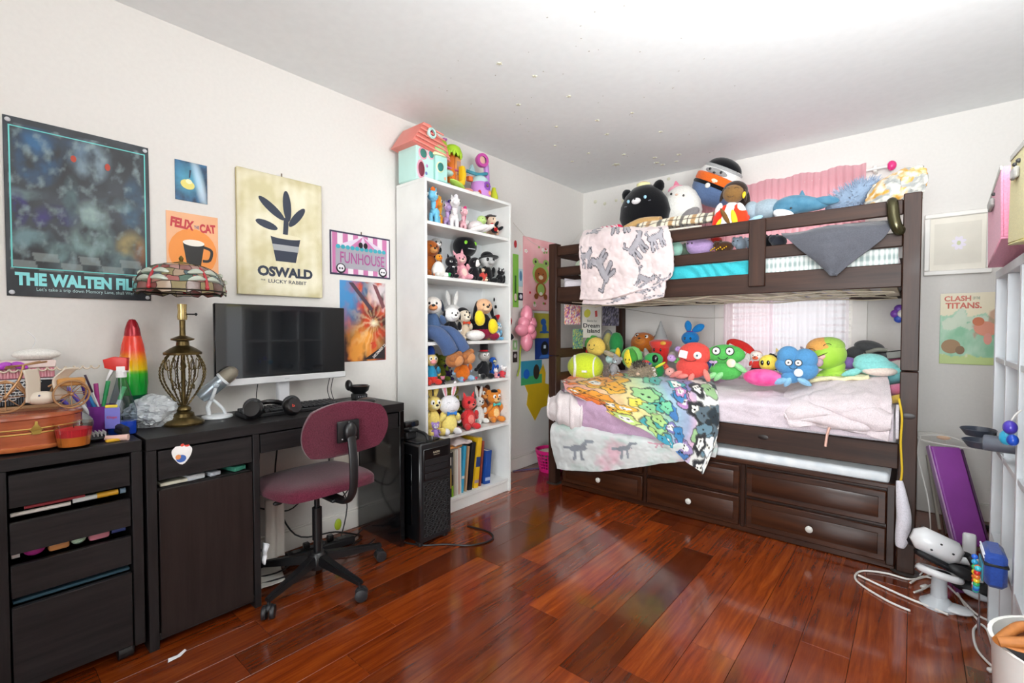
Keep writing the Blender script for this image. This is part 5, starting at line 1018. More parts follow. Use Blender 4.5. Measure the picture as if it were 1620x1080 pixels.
# top shelf
pony('sky blue plush horse with an orange mane, far left of the top shelf', L(687, 0), hpx(687, 56), '#78c4e4', '#e8702a', 40)
pony('orange-yellow plush horse behind the sky blue one', L(694, 0, -2.30), hpx(694, 50, -2.3), '#f0a022', '#e8b040', 45)
pony('lavender plush horse with a dark purple mane on the top shelf', L(708, 0, -2.29), hpx(708, 46, -2.29), '#c0a4d8', '#3f2a7a', 60)
pony('white plush horse standing upright on the top shelf', L(719, 0), hpx(719, 52), '#f0ecec', '#e4dfe4', 55)
pony('pale pink plush horse with a magenta mane beside the white one', L(733, 0, -2.26), hpx(733, 40, -2.26), '#f0b8c0', '#d03a78', 60)
t = thing('plush_horse', 'white plush horse lying down in the middle of the top shelf', 'plush toy', L(752, 0, -2.25), R(60)); W_ = fur('#e9e4e2')
pt(t, 'body', 'ball', W_, (0, 0, .045), (.055, .085, .045)); pt(t, 'head', 'ball', W_, (-.06, .05, .075), .035)
for k, (a, b) in enumerate(((.0, .1), (.05, .09))): pt(t, 'leg', 'leaf', W_, (a, -.09, .025), (.02, .02, .075), (80, 0, 60 - 30 * k))
tag(pt(None, 'plush_leg_toy', 'leaf', W_, (-2.185, ry(781, -2.185) - .06, SHZ[0] + .018), (.02, .022, .085), (85, 0, 20)), 'long pale grey plush tail lying along the edge of the top shelf', 'plush toy') if False else None
sp6 = [('spike', 'tri', '#a8cc5a', (.09 * math.cos(a), -.01, .16 + .03 * math.sin(a)), (.02, .015, .035), (0, 60 * math.cos(a), 0), 'head') for a in (0.1, .8, 1.57, 2.3, 3.0)]
plush('plush_dragon', 'pale green plush dragon with small spikes on the top shelf', L(762, 0, -2.23), hpx(762, 34), '#bcd886', 80, ear='none', hs=1.1, bw=1.3, muz=False, extra=sp6, legs=False, arms=False)
plush('plush_doll', 'brown-haired plush doll with a dark hat, behind the green dragon', L(778, 0, -2.33), hpx(778, 46, -2.33), '#e8cdb4', 80, ear='none', muz=False, shirt='#e8cdb4', extra=[('hair', 'ball', '#4a1c12', (0, .06, .04), (.25, .18, .2), (0, 0, 0), 'head'), ('hat_brim', 'disc', '#1c1212', (0, 0, .14), (.27, .03, .24), (90, 0, 0), 'head')])
plush('plush_doll', 'plush doll in a bright red shirt lying at the right end of the top shelf', (XS, ry(785), SHZ[0] + .06), hpx(785, 36), '#e8b898', 75, ear='none', muz=False, shirt='#d8161c', pants='#14181c', hand='#e8b898', hs=.7, tilt=(-70, 40), mouth=False)
# second shelf
t = plush('plush_squirrel', 'tall shaggy orange-brown plush animal, far left of the second shelf', L(680, 1, -2.3), hpx(680, 68, -2.3), '#b05e22', 80, ear='bear', bw=1.1, muz='#d89a5a')
plush('plush_monster', 'grey and white streaky plush perched above the duck on the second shelf', (-2.3, ry(690, -2.3), SHZ[1] + .13), hpx(690, 34, -2.3), '#9a9a98', 80, ear='none', hs=1.3, muz='#e8e6e2', eyes='hole', shirt='#1c1c1e', legs=False)
plush('plush_duck', 'white egg-bellied plush bird with orange feet on the second shelf', L(694, 1), hpx(694, 46), '#f0ece6', 85, ear='none', hs=.6, head='#e0942a', bw=1.35, muz='#f08a1c', nose=None, foot='#f0801c', arms=False, extra=[('leaf', 'ball', '#2a9a4a', (.24, -.3, .09), .07)])
plush('plush_creature', 'big black plush creature with round green eyes on the second shelf', (-2.335, ry(735, -2.335), SHZ[1] + .085), hpx(735, 54, -2.335), '#131218', 85, ear='cat', earin='#e0308c', hs=1.7, eyes='green', muz=False, legs=False, arms=False, bw=1.2, mouth=False, extra=[('zip_mouth', 'box', '#c8c8cc', (0, -.31, -.1), (.13, .012, .01), (0, 0, 0), 'head')])
plush('plush_cat', 'small black plush cat with a white skull face on the second shelf', L(714, 1, -2.19), hpx(714, 37, -2.19), '#15131a', 80, ear='cat', hs=1.25, eyes='hole', muz=False, foot='#c9a8cc', extra=[('skull_face', 'ball', '#f2f0ee', (0, -.1, 0), (.22, .135, .17), (0, 0, 0), 'head'), ('bow', 'ball', '#e8e8e8', (0, -.18, .46), (.07, .03, .03))], mouth=True)
plush('plush_dragon', 'pink plush dragon with knobbly spikes leaning on the second shelf', L(735, 1, -2.25), hpx(735, 50, -2.25), '#eaa8b4', 70, ear='fox', muz='#f0c8c0', belly='#f0d0c4', tilt=(0, -14))
plush('plush_doll', 'black hooded plush doll with a white mask on the second shelf', L(751, 1, -2.22), hpx(751, 42), '#17151a', 70, ear='none', muz=False, eyes='hole', nose=None, hand='#ece6e0', hs=1.1, extra=[('mask', 'ball', '#ece8e4', (.02, -.09, -.01), (.15, .13, .16), (0, 0, 0), 'head')], mouth=False)
plush('plush_doll', 'plush in a wide black hat with a pale beaked mask, second shelf', L(770, 1, -2.27), hpx(770, 52, -2.27), '#17171a', 80, ear='none', eyes='hole', hs=1.1, head='#c8c8c6', muz='#b8b8b6', snout=1.8, nose=None, mouth=False, extra=[('hat_crown', 'ball', '#131316', (0, 0, .14), (.2, .19, .15), (0, 0, 0), 'head'), ('hat_brim', 'disc', '#131316', (.02, -.06, .09), (.32, .03, .28), (78, 0, 0), 'head')])
plush('plush_doll', 'cream plush in a red spotted dress sitting in front of the hatted figure', L(764, 1, -2.19), hpx(764, 26, -2.19), '#e8cdb0', 70, ear='none', shirt='#c8453c', hs=.6, foot='#e8b8a0', muz=False)
plush('plush_cat', 'small black plush animal lying at the right end of the second shelf', L(791, 1, -2.21), hpx(791, 28), '#141317', 60, ear='cat', hs=1.0, eyes='big', tilt=(-10, 8))
# third shelf
plush('plush_dog', 'large dark plush in blue denim overalls at the left end of the third shelf', L(684, 2, -2.26), hpx(684, 84, -2.26), '#20242e', 55, ear='dog', head='#e8e0d8', earc='#232a3a', shirt='#4a6288', pants='#4f6c98', hand='#f0ece6', muz='#d89060', hs=.85, legs=False, eyes='dot')
jt = bpy.data.objects[-1] if False else None
dn = cloth('#4a5f88'); brf = fur('#a8693c')
t = thing('dangling_plush', 'long denim plush legs with brown feet dangling over the third shelf edge', 'plush toy', (-2.16, ry(705, -2.14), SHZ[2]))
for k, (yo, l_) in enumerate(((-.045, .12), (.055, .1))):
    a = MB().tube([(-.1, yo * .6 - .04, .06), (-.01, yo, .05), (.045, yo + .02, .0), (.055, yo + .05, -l_ * .5)], lambda s: .042 + .006 * s, n=16, smooth=6).obj('trouser_leg', dn, t); f = pt(a, 'foot', 'egg', brf, (.07, yo + .065, -l_ * .5 - .045), (.05, .058, .045), (20, 0, 10)); pt(f, 'sole', 'ball', fur('#c98a58'), (.03, 0, -.008), (.028, .04, .032))
    for q in range(3): pt(f, 'toe', 'ball', brf, (.02, -.035 + q * .035, .02), .02)
plush('plush_rabbit', 'big white plush with arms raised at the back of the third shelf', L(715, 2, -2.34), hpx(715, 64, -2.34), '#e4e2e0', 80, ear='rabbit', bw=1.3, hs=1.1, muz=False, arms=False)
plush('plush_dog', 'black and white plush dog in dark red shorts on the third shelf', L(714, 2, -2.2), hpx(714, 62, -2.2), '#15151a', 75, ear='dog', head='#f2f0ee', earc='#15151a', pants='#8e1f38', hand='#f2f0ee', foot='#e8cc58', eyes='dot', muz='#f4f2f0')
plush('plush_dog', 'cream spotted plush dog in the middle of the third shelf', L(733, 2, -2.27), hpx(733, 56, -2.27), '#ead8c0', 80, ear='dog', earc='#1a1a1e', head='#f0e2cc', muz='#f4ead8', bow='#d84a2a', extra=[('spot', 'ball', '#1a1a1e', (.08, -.17, .1), (.03, .012, .03), (0, 0, 0), 'head'), ('spot', 'ball', '#1a1a1e', (-.02, -.18, .12), (.02, .012, .025), (0, 0, 0), 'head'), ('hood', 'ball', '#1a1a1e', (0, .06, .06), (.22, .17, .2), (0, 0, 0), 'head')])
plush('plush_monkey', 'black plush monkey with peach face and yellow feet on the third shelf', L(764, 2, -2.24), hpx(764, 78, -2.24), '#17151a', 70, ear='lop', earc='#17151a', head='#eab890', hand='#f2f0ee', foot='#f0d428', pants='#8a1c3a', hs=.85, muz='#f0c8a4', eyes='dot', bw=1.15)
for (px, py, lab) in ((759, 503, 'round yellow plush sole at the centre of the third shelf'), (780, 516, 'round yellow plush sole right of the centre of the third shelf')):
    p = at(px, py, 'x', -2.155); tag(pt(None, 'plush_shoe', 'egg', fur('#f0d82c'), p, (.03, .042, .052), (12, 0, 8)), lab, 'plush toy')
plush('plush_bear', 'black plush with red top and white hands, right of the third shelf', L(786, 2, -2.30), hpx(786, 76, -2.3), '#17151a', 80, ear='bear', shirt='#b01822', hand='#f4f2f0', hs=.9, muz=False, tilt=(0, 10), mouth=False)
plush('plush_bird', 'light blue and white plush bird at the right end of the third shelf', L(786, 2, -2.19), hpx(786, 32, -2.19), '#74b4d8', 80, ear='none', hs=1.1, belly='#f2f2f2', eyes='big', muz='#f0f0f0', foot='#f2efe6')
tag(MB().ell((0, 0, .035), (.05, .075, .035), n=24).obj('plush_pillow', fur('#f0edea'), None, (-2.195, ry(752, -2.195), SHZ[2] + .0005)), 'white oval plush pillow at the front edge of the third shelf', 'plush toy')
# fourth shelf
plush('plush_doll', 'yellow-faced plush with a tall blue hat, far left of the fourth shelf', L(681, 3), hpx(681, 58), '#e8c868', 75, ear='none', head='#f0d890', shirt='#2f8fb8', pants='#d83a30', foot='#18181c', hs=.9, muz='#f0a0a0', nose=None, eyes='big', extra=[('tall_hat', 'egg', '#143a8c', (0, .02, .22), (.13, .12, .17), (0, 0, 0), 'head')])
plush('plush_creature', 'olive green plush hidden behind the yellow-faced one on the fourth shelf', L(697, 3, -2.34), hpx(697, 48, -2.34), '#7a8a2a', 80, ear='bear')
plush('plush_creature', 'dark purple plush in the shadow at the left of the fourth shelf', L(707, 3, -2.33), hpx(707, 34, -2.33), '#3a2050', 80, ear='cat')
plush('plush_doll', 'tiny black and pink plush at the front edge of the fourth shelf', L(700, 3, -2.18), hpx(700, 15, -2.18), '#1c1a20', 60, ear='bear', head='#e890a8', foot='#e8e0e8')
plush('plush_elephant', 'light blue plush elephant in an orange vest with pink heart soles', L(733, 3, -2.22), hpx(733, 54, -2.22), '#9cc0e0', 75, ear='elephant', earin='#e8c0cc', shirt='#e87824', hand='#a8c8e4', bw=1.15, hs=.9, snout=1.5, nose=None, tilt=(0, -5), extra=[('heart_sole', 'heart', M('#d8405a', .5), (-.2, -.415, .1), (.04, .02, .04)), ('heart_sole', 'heart', M('#d8405a', .5), (.2, -.415, .1), (.04, .02, .04))])
plush('plush_doll', 'grey plush in a black top hat with a red band on the fourth shelf', L(765, 3, -2.24), hpx(765, 52, -2.24), '#1c1c20', 75, ear='none', head='#b8b4ae', eyes='big', muz=False, foot='#e8e4dc', hs=.85, extra=[('hat_crown', 'cyl', '#17171a', (0, .0, .25), (.13, .12, .12), (0, 0, 0), 'head'), ('hat_band', 'cyl', '#c01c28', (0, 0, .165), (.136, .126, .025), (0, 0, 0), 'head'), ('hat_brim', 'disc', '#17171a', (0, 0, .13), (.2, .015, .18), (90, 0, 0), 'head')])
plush('plush_bird', 'blue plush bird with a cream cap on the fourth shelf', L(779, 3, -2.28), hpx(779, 38, -2.28), '#1f5ab8', 80, ear='none', hs=.7, muz='#e8e0a8', nose=None, snout=1.4)
plush('plush_bean', 'red and white striped small plush at the right end of the fourth shelf', L(793, 3, -2.2), hpx(793, 20), '#d8404a', 60, ear='bear', head='#f0e8e6', tilt=(0, 15))
plush('plush_bean', 'pink and white small plush beside the striped one on the fourth shelf', L(784, 3, -2.19), hpx(784, 17), '#e8a0a8', 90, ear='cat', head='#f2e6e4')
# fifth shelf
plush('plush_rabbit', 'tall yellow plush rabbit at the left end of the fifth shelf', L(684, 4, -2.25), hpx(684, 74, -2.25), '#ecd478', 75, ear='rabbit', hs=.85, eyes='big', muz='#f4e8b0', mouth=True)
plush('plush_creature', 'big olive green plush head at the back of the fifth shelf', (-2.34, ry(712, -2.34), SHZ[4] + .11), hpx(712, 50, -2.34), '#a0a044', 80, ear='bear', hs=1.25, bw=1.1)
plush('plush_fox', 'orange and maroon plush behind the yellow rabbit on the fifth shelf', L(697, 4, -2.33), hpx(697, 56, -2.33), '#c8682a', 80, ear='fox', shirt='#7a2a3a')
plush('plush_rabbit', 'white plush rabbit with pink inner ear, closed eyes and a blue scarf', L(710, 4, -2.2), hpx(710, 68, -2.2), '#eceaee', 70, ear='rabbit', earin='#e89aa8', hs=1.15, eyes='shut', shirt='#f0dc80', bow='#2f78c8', muz=False, foot='#eeeaea')
plush('plush_creature', 'small lilac and white plush at the front left of the fifth shelf', L(688, 4, -2.18), hpx(688, 28, -2.18), '#a888cc', 60, ear='bear', muz='#f2eef2', eyes='big')
tag(MB().ell((0, 0, .02), (.022, .03, .022)).obj('plaid_ball', M('#7a4a5a', .8, kind='cloth'), None, (-2.175, ry(723, -2.175), SHZ[4] + .002)), 'small plaid red plush foot at the front edge of the fifth shelf', 'plush toy')
plush('plush_fox', 'red plush fox with a dark spot round one eye sitting on the fifth shelf', L(741, 4, -2.22), hpx(741, 60, -2.22), '#d8383c', 75, ear='fox', belly='#e88078', muz='#e06a60', hs=.95, snout=1.3, extra=[('eye_spot', 'ball', '#5a1a1c', (-.08, -.155, .04), (.05, .02, .045), (0, 0, 0), 'head')])
plush('plush_rabbit', 'white plush rabbit behind the red fox on the fifth shelf', L(757, 4, -2.3), hpx(757, 50, -2.3), '#f0eeea', 80, ear='rabbit', hs=.8)
plush('plush_bear', 'brown-orange plush bear leaning at the back of the fifth shelf', L(763, 4, -2.345), hpx(763, 62, -2.345), '#b8682a', 80, ear='bear', muz='#e09a50', eyes='big', hs=.9, earc='#3a2218')
plush('plush_bear', 'orange plush bear with a teal bow and black beanie on the fifth shelf', L(781, 4, -2.26), hpx(781, 56, -2.26), '#e08a34', 75, ear='bear', muz='#f0c888', belly='#f0c888', eyes='big', bow='#4ac0b8', foot='#f0c088', hs=.95, extra=[('beanie', 'ball', '#17171a', (0, .0, .16), (.11, .1, .07), (0, 0, 0), 'head')])
plush('plush_creature', 'small dark green plush between the white rabbit and the red fox', L(727, 4, -2.33), hpx(727, 46, -2.33), '#3f5a2a', 80, ear='cat')
# ------------------------------------------------------------ bedding
def A(px, py, y): return at(px, py, 'y', y)
mattm = M('#e4dce2', .8, kind='cloth')
tag(MB().box((-1.965, 2.89, .545), (-.055, 3.86, .725), .04, seg=4).obj('mattress', mattm), 'pale pink sheeted mattress on the lower bunk', 'mattress')
tag(MB().box((-1.93, 2.865, .4005), (-.075, 3.78, .455), .02, seg=3).obj('mattress', M('#cfd6dc', .6, kind='cloth', col2='#e8eaec', scale=14)), 'thin blue-white mattress on the under-bed drawer chest', 'mattress')
tag(MB().box((-1.965, 2.89, 1.372), (-.055, 3.86, 1.50), .03, seg=3).obj('mattress', mattm), 'mattress on the upper bunk', 'mattress')
def p_ging(u, v):
    a = int(u * 60) % 2; b = int(v * 7) % 2; return mixc(hx('#dfe2de'), hx('#7c908e'), .5 * a + .5 * b * .8)
sheet('x', [[(-.655 + .198 * i, 2.882, z) for i in range(4)] for z in (1.395, 1.43, 1.47, 1.525)], vmat(.85, 'printed_cloth', .2, .2), None, 144, 14, 0, 1, .004, p_ging).name = 'gingham_sheet'
g_ = bpy.data.objects['gingham_sheet']; tag(g_, 'grey and white gingham sheet on the right half of the upper mattress', 'sheet')
tag(sheet('turquoise_sheet', [[(x_, 2.874 - .006 * (i % 2), z) for i, x_ in enumerate((-1.32, -1.15, -.98, -.82, -.66))] for z in (1.40, 1.45, 1.49, 1.53)] + [] and [[(x_, 2.88, z) for x_ in (-1.32, -1.1, -.9, -.7, -.66)] for z in (1.395, 1.44, 1.49, 1.525)], cloth('#37adb8', .6), None, 90, 20, .004, 16, .004, fold=lambda u, v: .006 * math.sin(u * 60 + v * 9 + 3 * math.sin(u * 13))), 'turquoise satin sheet bulging through the upper guard rail', 'sheet')
top_bed = sheet('fitted_sheet', [[(x_, y_, z_) for x_ in (-1.25, -.9, -.5, -.065)] for (y_, z_) in ((3.8, .765), (3.3, .775), (2.98, .77), (2.86, .745), (2.843, .69), (2.85, .615))], cloth('#dacdd5'), None, 90, 70, .018, 5, .008, seed=2)
tag(top_bed, 'pale pinkish white sheet tucked over the front of the lower mattress', 'sheet')
# lavender comforter, left of the lower bunk
tag(sheet('comforter', [[(-1.97, 3.75, .79), (-1.7, 3.75, .79), (-1.4, 3.75, .78), (-1.0, 3.75, .775)],
                        [(-1.97, 3.2, .80), (-1.7, 3.2, .79), (-1.4, 3.2, .79), (-1.0, 3.2, .78)],
                        [A(890, 615, 2.98), A(950, 612, 2.98), A(1020, 615, 2.95), A(1110, 622, 2.93)],
                        [A(876, 632, 2.83), A(935, 640, 2.80), A(1010, 645, 2.81), A(1105, 650, 2.83)],
                        [A(874, 655, 2.82), A(935, 668, 2.79), A(1008, 682, 2.80), A(1100, 684, 2.82)],
                        [A(884, 664, 2.85), A(938, 678, 2.83), A(1005, 692, 2.83), A(1085, 694, 2.85)]], M('#c6a4c0', .85, kind='cloth'), None, 90, 70, .022, 5, .02, fold=lambda u, v: .016 * max(0, math.sin(v * 12 + u * 2)) * max(0, v - .4) + .022 * abs(math.sin(u * 13)) * max(0, .3 - u) * 3), 'puffy lavender comforter spilling over the left front of the lower bunk', 'comforter')
tag(sheet('pillow_case', [[A(870, 622, 2.92), A(888, 620, 2.90), A(906, 622, 2.90), A(921, 630, 2.9)], [A(868, 640, 2.80), A(886, 636, 2.775), A(905, 640, 2.77), A(922, 646, 2.79)], [A(869, 657, 2.81), A(886, 662, 2.775), A(906, 672, 2.775), A(920, 672, 2.79)], [A(878, 664, 2.86), A(888, 668, 2.86), A(906, 676, 2.86), A(916, 674, 2.86)]], cloth('#eadfdf'), None, 40, 30, .012, 9, .02, fold=lambda u, v: -.014 * max(0, math.cos(u * 19)) ** 4), 'white gathered pillow end bulging at the far left of the lower bunk', 'pillow')
# colourful character-free blanket
rb = random.Random(11); SPLO = []
pal = [(0, '#e0504c'), (.12, '#f0882c'), (.25, '#f0b84a'), (.36, '#f0dc50'), (.46, '#b8dc8a'), (.54, '#5ac4a4'), (.62, '#3a90c0'), (.7, '#4a78b8'), (.78, '#d890c0'), (.84, '#a888c0'), (.9, '#8a9aa8'), (1, '#d8dcdc')]
def palc(u):
    for (a, ca), (b, c_) in zip(pal, pal[1:]):
        if a <= u <= b: return mixc(hx(ca), hx(c_), (u - a) / (b - a))
    return hx(pal[-1][1])
for k in range(88): SPLO.append((rb.random() ** .8, rb.random(), .035 + .04 * rb.random(), .05 + .05 * rb.random(), rb.randint(0, 6), rb.uniform(0, 3)))
def p_rain(u, v):
    uu = u + .06 * math.sin(v * 7); c = mixc(palc(max(0, min(1, uu))), hx('#f2efe8'), .35)
    if u > .82: c = hx('#e4e4e0')
    for (cx, cy, rx, ry_, kk, ro) in SPLO:
        du, dv = u - cx, v - cy
        if abs(du) > .1 or abs(dv) > .13: continue
        x_ = du * math.cos(ro) + dv * math.sin(ro) * .7; y_ = -du * math.sin(ro) * 1.3 + dv * math.cos(ro); d = math.hypot(x_ / rx, y_ / ry_) * (1 + .15 * math.sin(5 * math.atan2(y_, x_)))
        if d < 1.12: 
            base = palc(min(1, max(0, cx + .1 * (kk - 3) / 3)))
            if cx > .78: base = hx(['#3a444c', '#9ac08a', '#26323a', '#e8ecec', '#5a6a74', '#6a8a9a', '#2c2c30'][kk])
            if d > .97: c = mixc(c, hx('#30302c'), .8)
            elif math.hypot(x_ / rx - .25, y_ / ry_ - .1) < .14 or math.hypot(x_ / rx + .25, y_ / ry_ - .1) < .14: c = hx('#1c1c1c')
            elif d < .55 and kk % 3 == 0: c = hx('#f4f2ea')
            else: c = base
    return c
bl_rows = [[(-1.93, 3.30, .815), (-1.75, 3.30, .81), (-1.5, 3.3, .81), (-1.3, 3.3, .80), (-1.06, 3.3, .80)],
           [A(893, 600, 3.0), A(958, 600, 2.98), A(1032, 602, 2.96), A(1082, 606, 2.95), A(1133, 612, 2.94)],
           [A(892, 607, 2.86), A(960, 620, 2.80), A(1035, 632, 2.795), A(1088, 640, 2.80), A(1137, 648, 2.81)],
           [A(893, 613, 2.83), A(962, 640, 2.775), A(1035, 662, 2.77), A(1086, 684, 2.775), A(1133, 696, 2.79)],
           [A(896, 618, 2.82), A(966, 655, 2.77), A(1036, 690, 2.765), A(1080, 724, 2.765), A(1112, 750, 2.775)]]
tag(sheet('throw_blanket', bl_rows, vmat(.85, 'printed_cloth', .2, .2), None, 170, 130, .014, 7, .006, p_rain, fold=lambda u, v: .008 * math.sin(u * 26 + v * 3) * v), 'rainbow coloured throw blanket with cartoon blobs draped over the lower bunk', 'blanket')
# white sheet with dinosaur silhouettes hanging from the trundle mattress
def seg(px, py, ax, ay, bx_, by_):
    dx_, dy_ = bx_ - ax, by_ - ay; t = max(0, min(1, ((px - ax) * dx_ + (py - ay) * dy_) / (dx_ * dx_ + dy_ * dy_ + 1e-9))); return math.hypot(px - ax - dx_ * t, py - ay - dy_ * t)
DINO = [(-.9, .1, -.3, .05, .1), (-.3, .05, .3, .15, .22), (.3, .2, .6, .6, .14), (.6, .6, .95, .6, .12), (-.15, 0, -.25, -.7, .09), (.2, 0, .25, -.7, .09), (.4, .25, .6, .1, .05)]
LYNX = [(-.5, .1, .5, .15, .2), (.5, .2, .8, .45, .16), (-.45, 0, -.6, -.7, .09), (-.25, 0, -.2, -.7, .09), (.35, 0, .3, -.7, .09), (.5, 0, .6, -.7, .09), (-.5, .2, -.8, .7, .06), (-.8, .7, -.6, .85, .05), (.75, .5, .7, .75, .04), (.9, .5, .95, .75, .04)]
def crit(shape, u, v, cx, cy, s, ro, asp):
    x_ = (u - cx) / s * asp; y_ = (v - cy) / s; x_, y_ = x_ * math.cos(ro) + y_ * math.sin(ro), -x_ * math.sin(ro) + y_ * math.cos(ro)
    if abs(x_) > 1.3 or abs(y_) > 1.2: return 9
    return min(seg(x_, y_, a, b, c, d) - r for a, b, c, d, r in shape)
dps = [(.17, .72, .16, 0), (.42, .70, .17, .1), (.30, .25, .13, 2.8), (.62, .55, .14, 0), (.82, .4, .13, 3)]
def p_dino(u, v):
    n_ = F(u * 2, v, 2.5, 4); c = mixc(hx('#d9dcdb'), hx('#b4d0c6'), max(0, n_ * 1.6 - .1)); c = mixc(c, hx('#e0b8c4'), max(0, F(u * 2, v, 2.2, 14) * 2 - .45))
    for k, (cx, cy, s, ro) in enumerate(dps):
        d = crit(DINO, u, 1 - v, cx, 1 - cy, s, ro, 2.2)
        if d < 0: c = hx('#8f949c') if k % 2 < 1 or k == 1 else hx('#cc9aa8')
    return c
tag(sheet('printed_sheet', [[(-1.93, 3.1, .475), (-1.7, 3.1, .475), (-1.4, 3.1, .475), (-1.1, 3.1, .475), (-.85, 3.1, .475)],
                            [A(884, 666, 2.87), A(945, 672, 2.87), A(1010, 686, 2.87), A(1075, 690, 2.87), A(1135, 696, 2.87)],
                            [A(872, 676, 2.79), A(940, 684, 2.775), A(1010, 696, 2.775), A(1075, 702, 2.78), A(1135, 704, 2.82)],
                            [A(873, 710, 2.80), A(940, 716, 2.775), A(1010, 715, 2.775), A(1075, 715, 2.785), A(1135, 712, 2.82)],
                            [A(882, 741, 2.81), A(940, 746, 2.785), A(1010, 738, 2.79), A(1075, 729, 2.80), A(1132, 722, 2.83)]],
          vmat(.85, 'printed_cloth', .2, .2), None, 170, 80, .014, 6, .008, p_dino, fold=lambda u, v: .006 * math.sin(u * 20 + 3 * v)), 'white sheet with faint dinosaur prints hanging over the under-bed drawers', 'sheet')
# white pillowcase draped at the right
tag(sheet('pillow_case', [[A(1262, 600, 3.4), A(1300, 592, 3.4), A(1350, 588, 3.4), A(1398, 588, 3.35)],
                          [A(1246, 616, 3.1), A(1290, 606, 3.1), A(1350, 600, 3.1), A(1405, 600, 3.1)],
                          [A(1236, 640, 2.88), A(1290, 634, 2.87), A(1350, 632, 2.87), A(1411, 640, 2.87)],
                          [A(1242, 660, 2.83), A(1290, 662, 2.815), A(1350, 668, 2.815), A(1410, 668, 2.82)],
                          [A(1252, 673, 2.835), A(1295, 676, 2.82), A(1350, 684, 2.82), A(1405, 698, 2.825)]], cloth('#dfd2d5'), None, 90, 80, .018, 4, .014, fold=lambda u, v: (.022 * (1 - abs(math.sin(u * 6 - v * 5 + 1.5 * noise.noise(V((u * 3, v * 3, 1)))))) ** 3 + .014 * (1 - abs(math.sin(u * 3 + v * 9 + 2))) ** 4) * min(1, v * 1.6)), 'large crumpled white pillowcase draped over the right front of the lower bunk', 'pillowcase')
tag(MB().tube([A(1312, 676, 2.81), A(1308, 690, 2.81), A(1306, 706, 2.812)], .006, n=6, smooth=4).xf(Matrix.Identity(4)).obj('ribbon', M('#e8b8a8', .6)), 'short peach ribbon hanging over the lower side rail', 'ribbon')
# wildcat print blanket over the upper rail
lps = [(.48, .30, .17, .15), (.20, .30, .13, 1.2), (.75, .12, .12, 1.0), (.30, .72, .17, 2.2), (.66, .55, .14, .8), (.84, .48, .12, .4), (.10, .62, .11, 0), (.28, .08, .1, .2), (.72, .83, .12, -.4), (.92, .86, .1, .2)]
def p_lynx(u, v):
    c = mixc(hx('#d6c4c4'), hx('#e2d2d0'), .5 + F(u, v, 5, 1))
    for (cx, cy, s, ro) in lps:
        d = crit(LYNX, u, 1 - v, cx, 1 - cy, s, ro, 1.25)
        if d < .0: c = hx('#a29ea4')
        elif d < .05: c = hx('#3c3a42')
    return c
ly = [[A(925, 371, 3.1) - V((0, 0, .08)), A(960, 366, 3.1) - V((0, 0, .08)), A(1010, 362, 3.1) - V((0, 0, .08)), A(1050, 360, 3.1) - V((0, 0, .08))],
      [A(926, 366, 2.95), A(960, 362, 2.95), A(1010, 361, 2.95), A(1052, 360, 2.95)],
      [A(921, 377, 2.835), A(960, 370, 2.82), A(1010, 368, 2.82), A(1060, 370, 2.825)],
      [A(920, 405, 2.80), A(960, 402, 2.80), A(1010, 400, 2.80), A(1066, 400, 2.80)],
      [A(919, 440, 2.80), A(960, 442, 2.79), A(1010, 438, 2.79), A(1062, 436, 2.80)],
      [A(918, 474, 2.81), A(958, 474, 2.80), A(1002, 463, 2.80), A(1040, 452, 2.81)]]
tag(sheet('duvet', ly, vmat(.85, 'printed_cloth', .2, .2), None, 130, 120, .014, 7, .03, p_lynx, fold=lambda u, v: .012 * math.sin(v * 9)), 'pale pink duvet with sketched wildcats hung over the upper guard rail', 'duvet')
tag(sheet('duvet', [[A(940, 450, 2.83), A(985, 448, 2.83), A(1020, 440, 2.83), A(1052, 430, 2.83)], [A(930, 465, 2.82), A(985, 462, 2.815), A(1020, 458, 2.815), A(1053, 452, 2.82)], [A(922, 480, 2.83), A(975, 482, 2.825), A(1020, 476, 2.825), A(1051, 469, 2.83)]], vmat(.85, 'printed_cloth', .2, .2), None, 60, 30, .012, 8, .022, p_lynx), 'lower folded layer of the wildcat duvet hanging behind its front fold', 'duvet')
# grey cloth on the upper rail
tag(sheet('grey_cloth', [[A(1236, 368, 2.93), A(1290, 362, 2.93), A(1350, 356, 2.93), A(1412, 346, 2.93)],
                         [A(1240, 372, 2.835), A(1295, 366, 2.83), A(1350, 360, 2.83), A(1413, 352, 2.835)],
                         [A(1262, 392, 2.82), A(1300, 388, 2.81), A(1350, 382, 2.81), A(1398, 376, 2.82)],
                         [A(1288, 412, 2.815), A(1310, 410, 2.805), A(1338, 408, 2.805), A(1362, 404, 2.815)],
                         [A(1312, 434, 2.82), A(1316, 436, 2.82), A(1319, 436, 2.82), A(1322, 434, 2.82)]], M('#54555c', .9, kind='cloth'), None, 60, 60, .008, 7, .004, fold=lambda u, v: .007 * math.sin(u * 8 + v * 3)), 'slate grey cloth hanging in a point over the upper guard rail', 'cloth')
tag(MB().tube([A(1412, 330, 2.93), A(1411, 320, 2.87), A(1412, 322, 2.835), A(1414, 345, 2.825), A(1419, 360, 2.825), A(1424, 366, 2.84), A(1430, 358, 2.86)], lambda s: .014 + .010 * math.sin(math.pi * s), n=12, smooth=6).obj('shiny_ribbon', M('#4a4630', .22, .7, 'metal')), 'shiny dark olive ribbon looped over the upper rail beside the right post', 'ribbon')
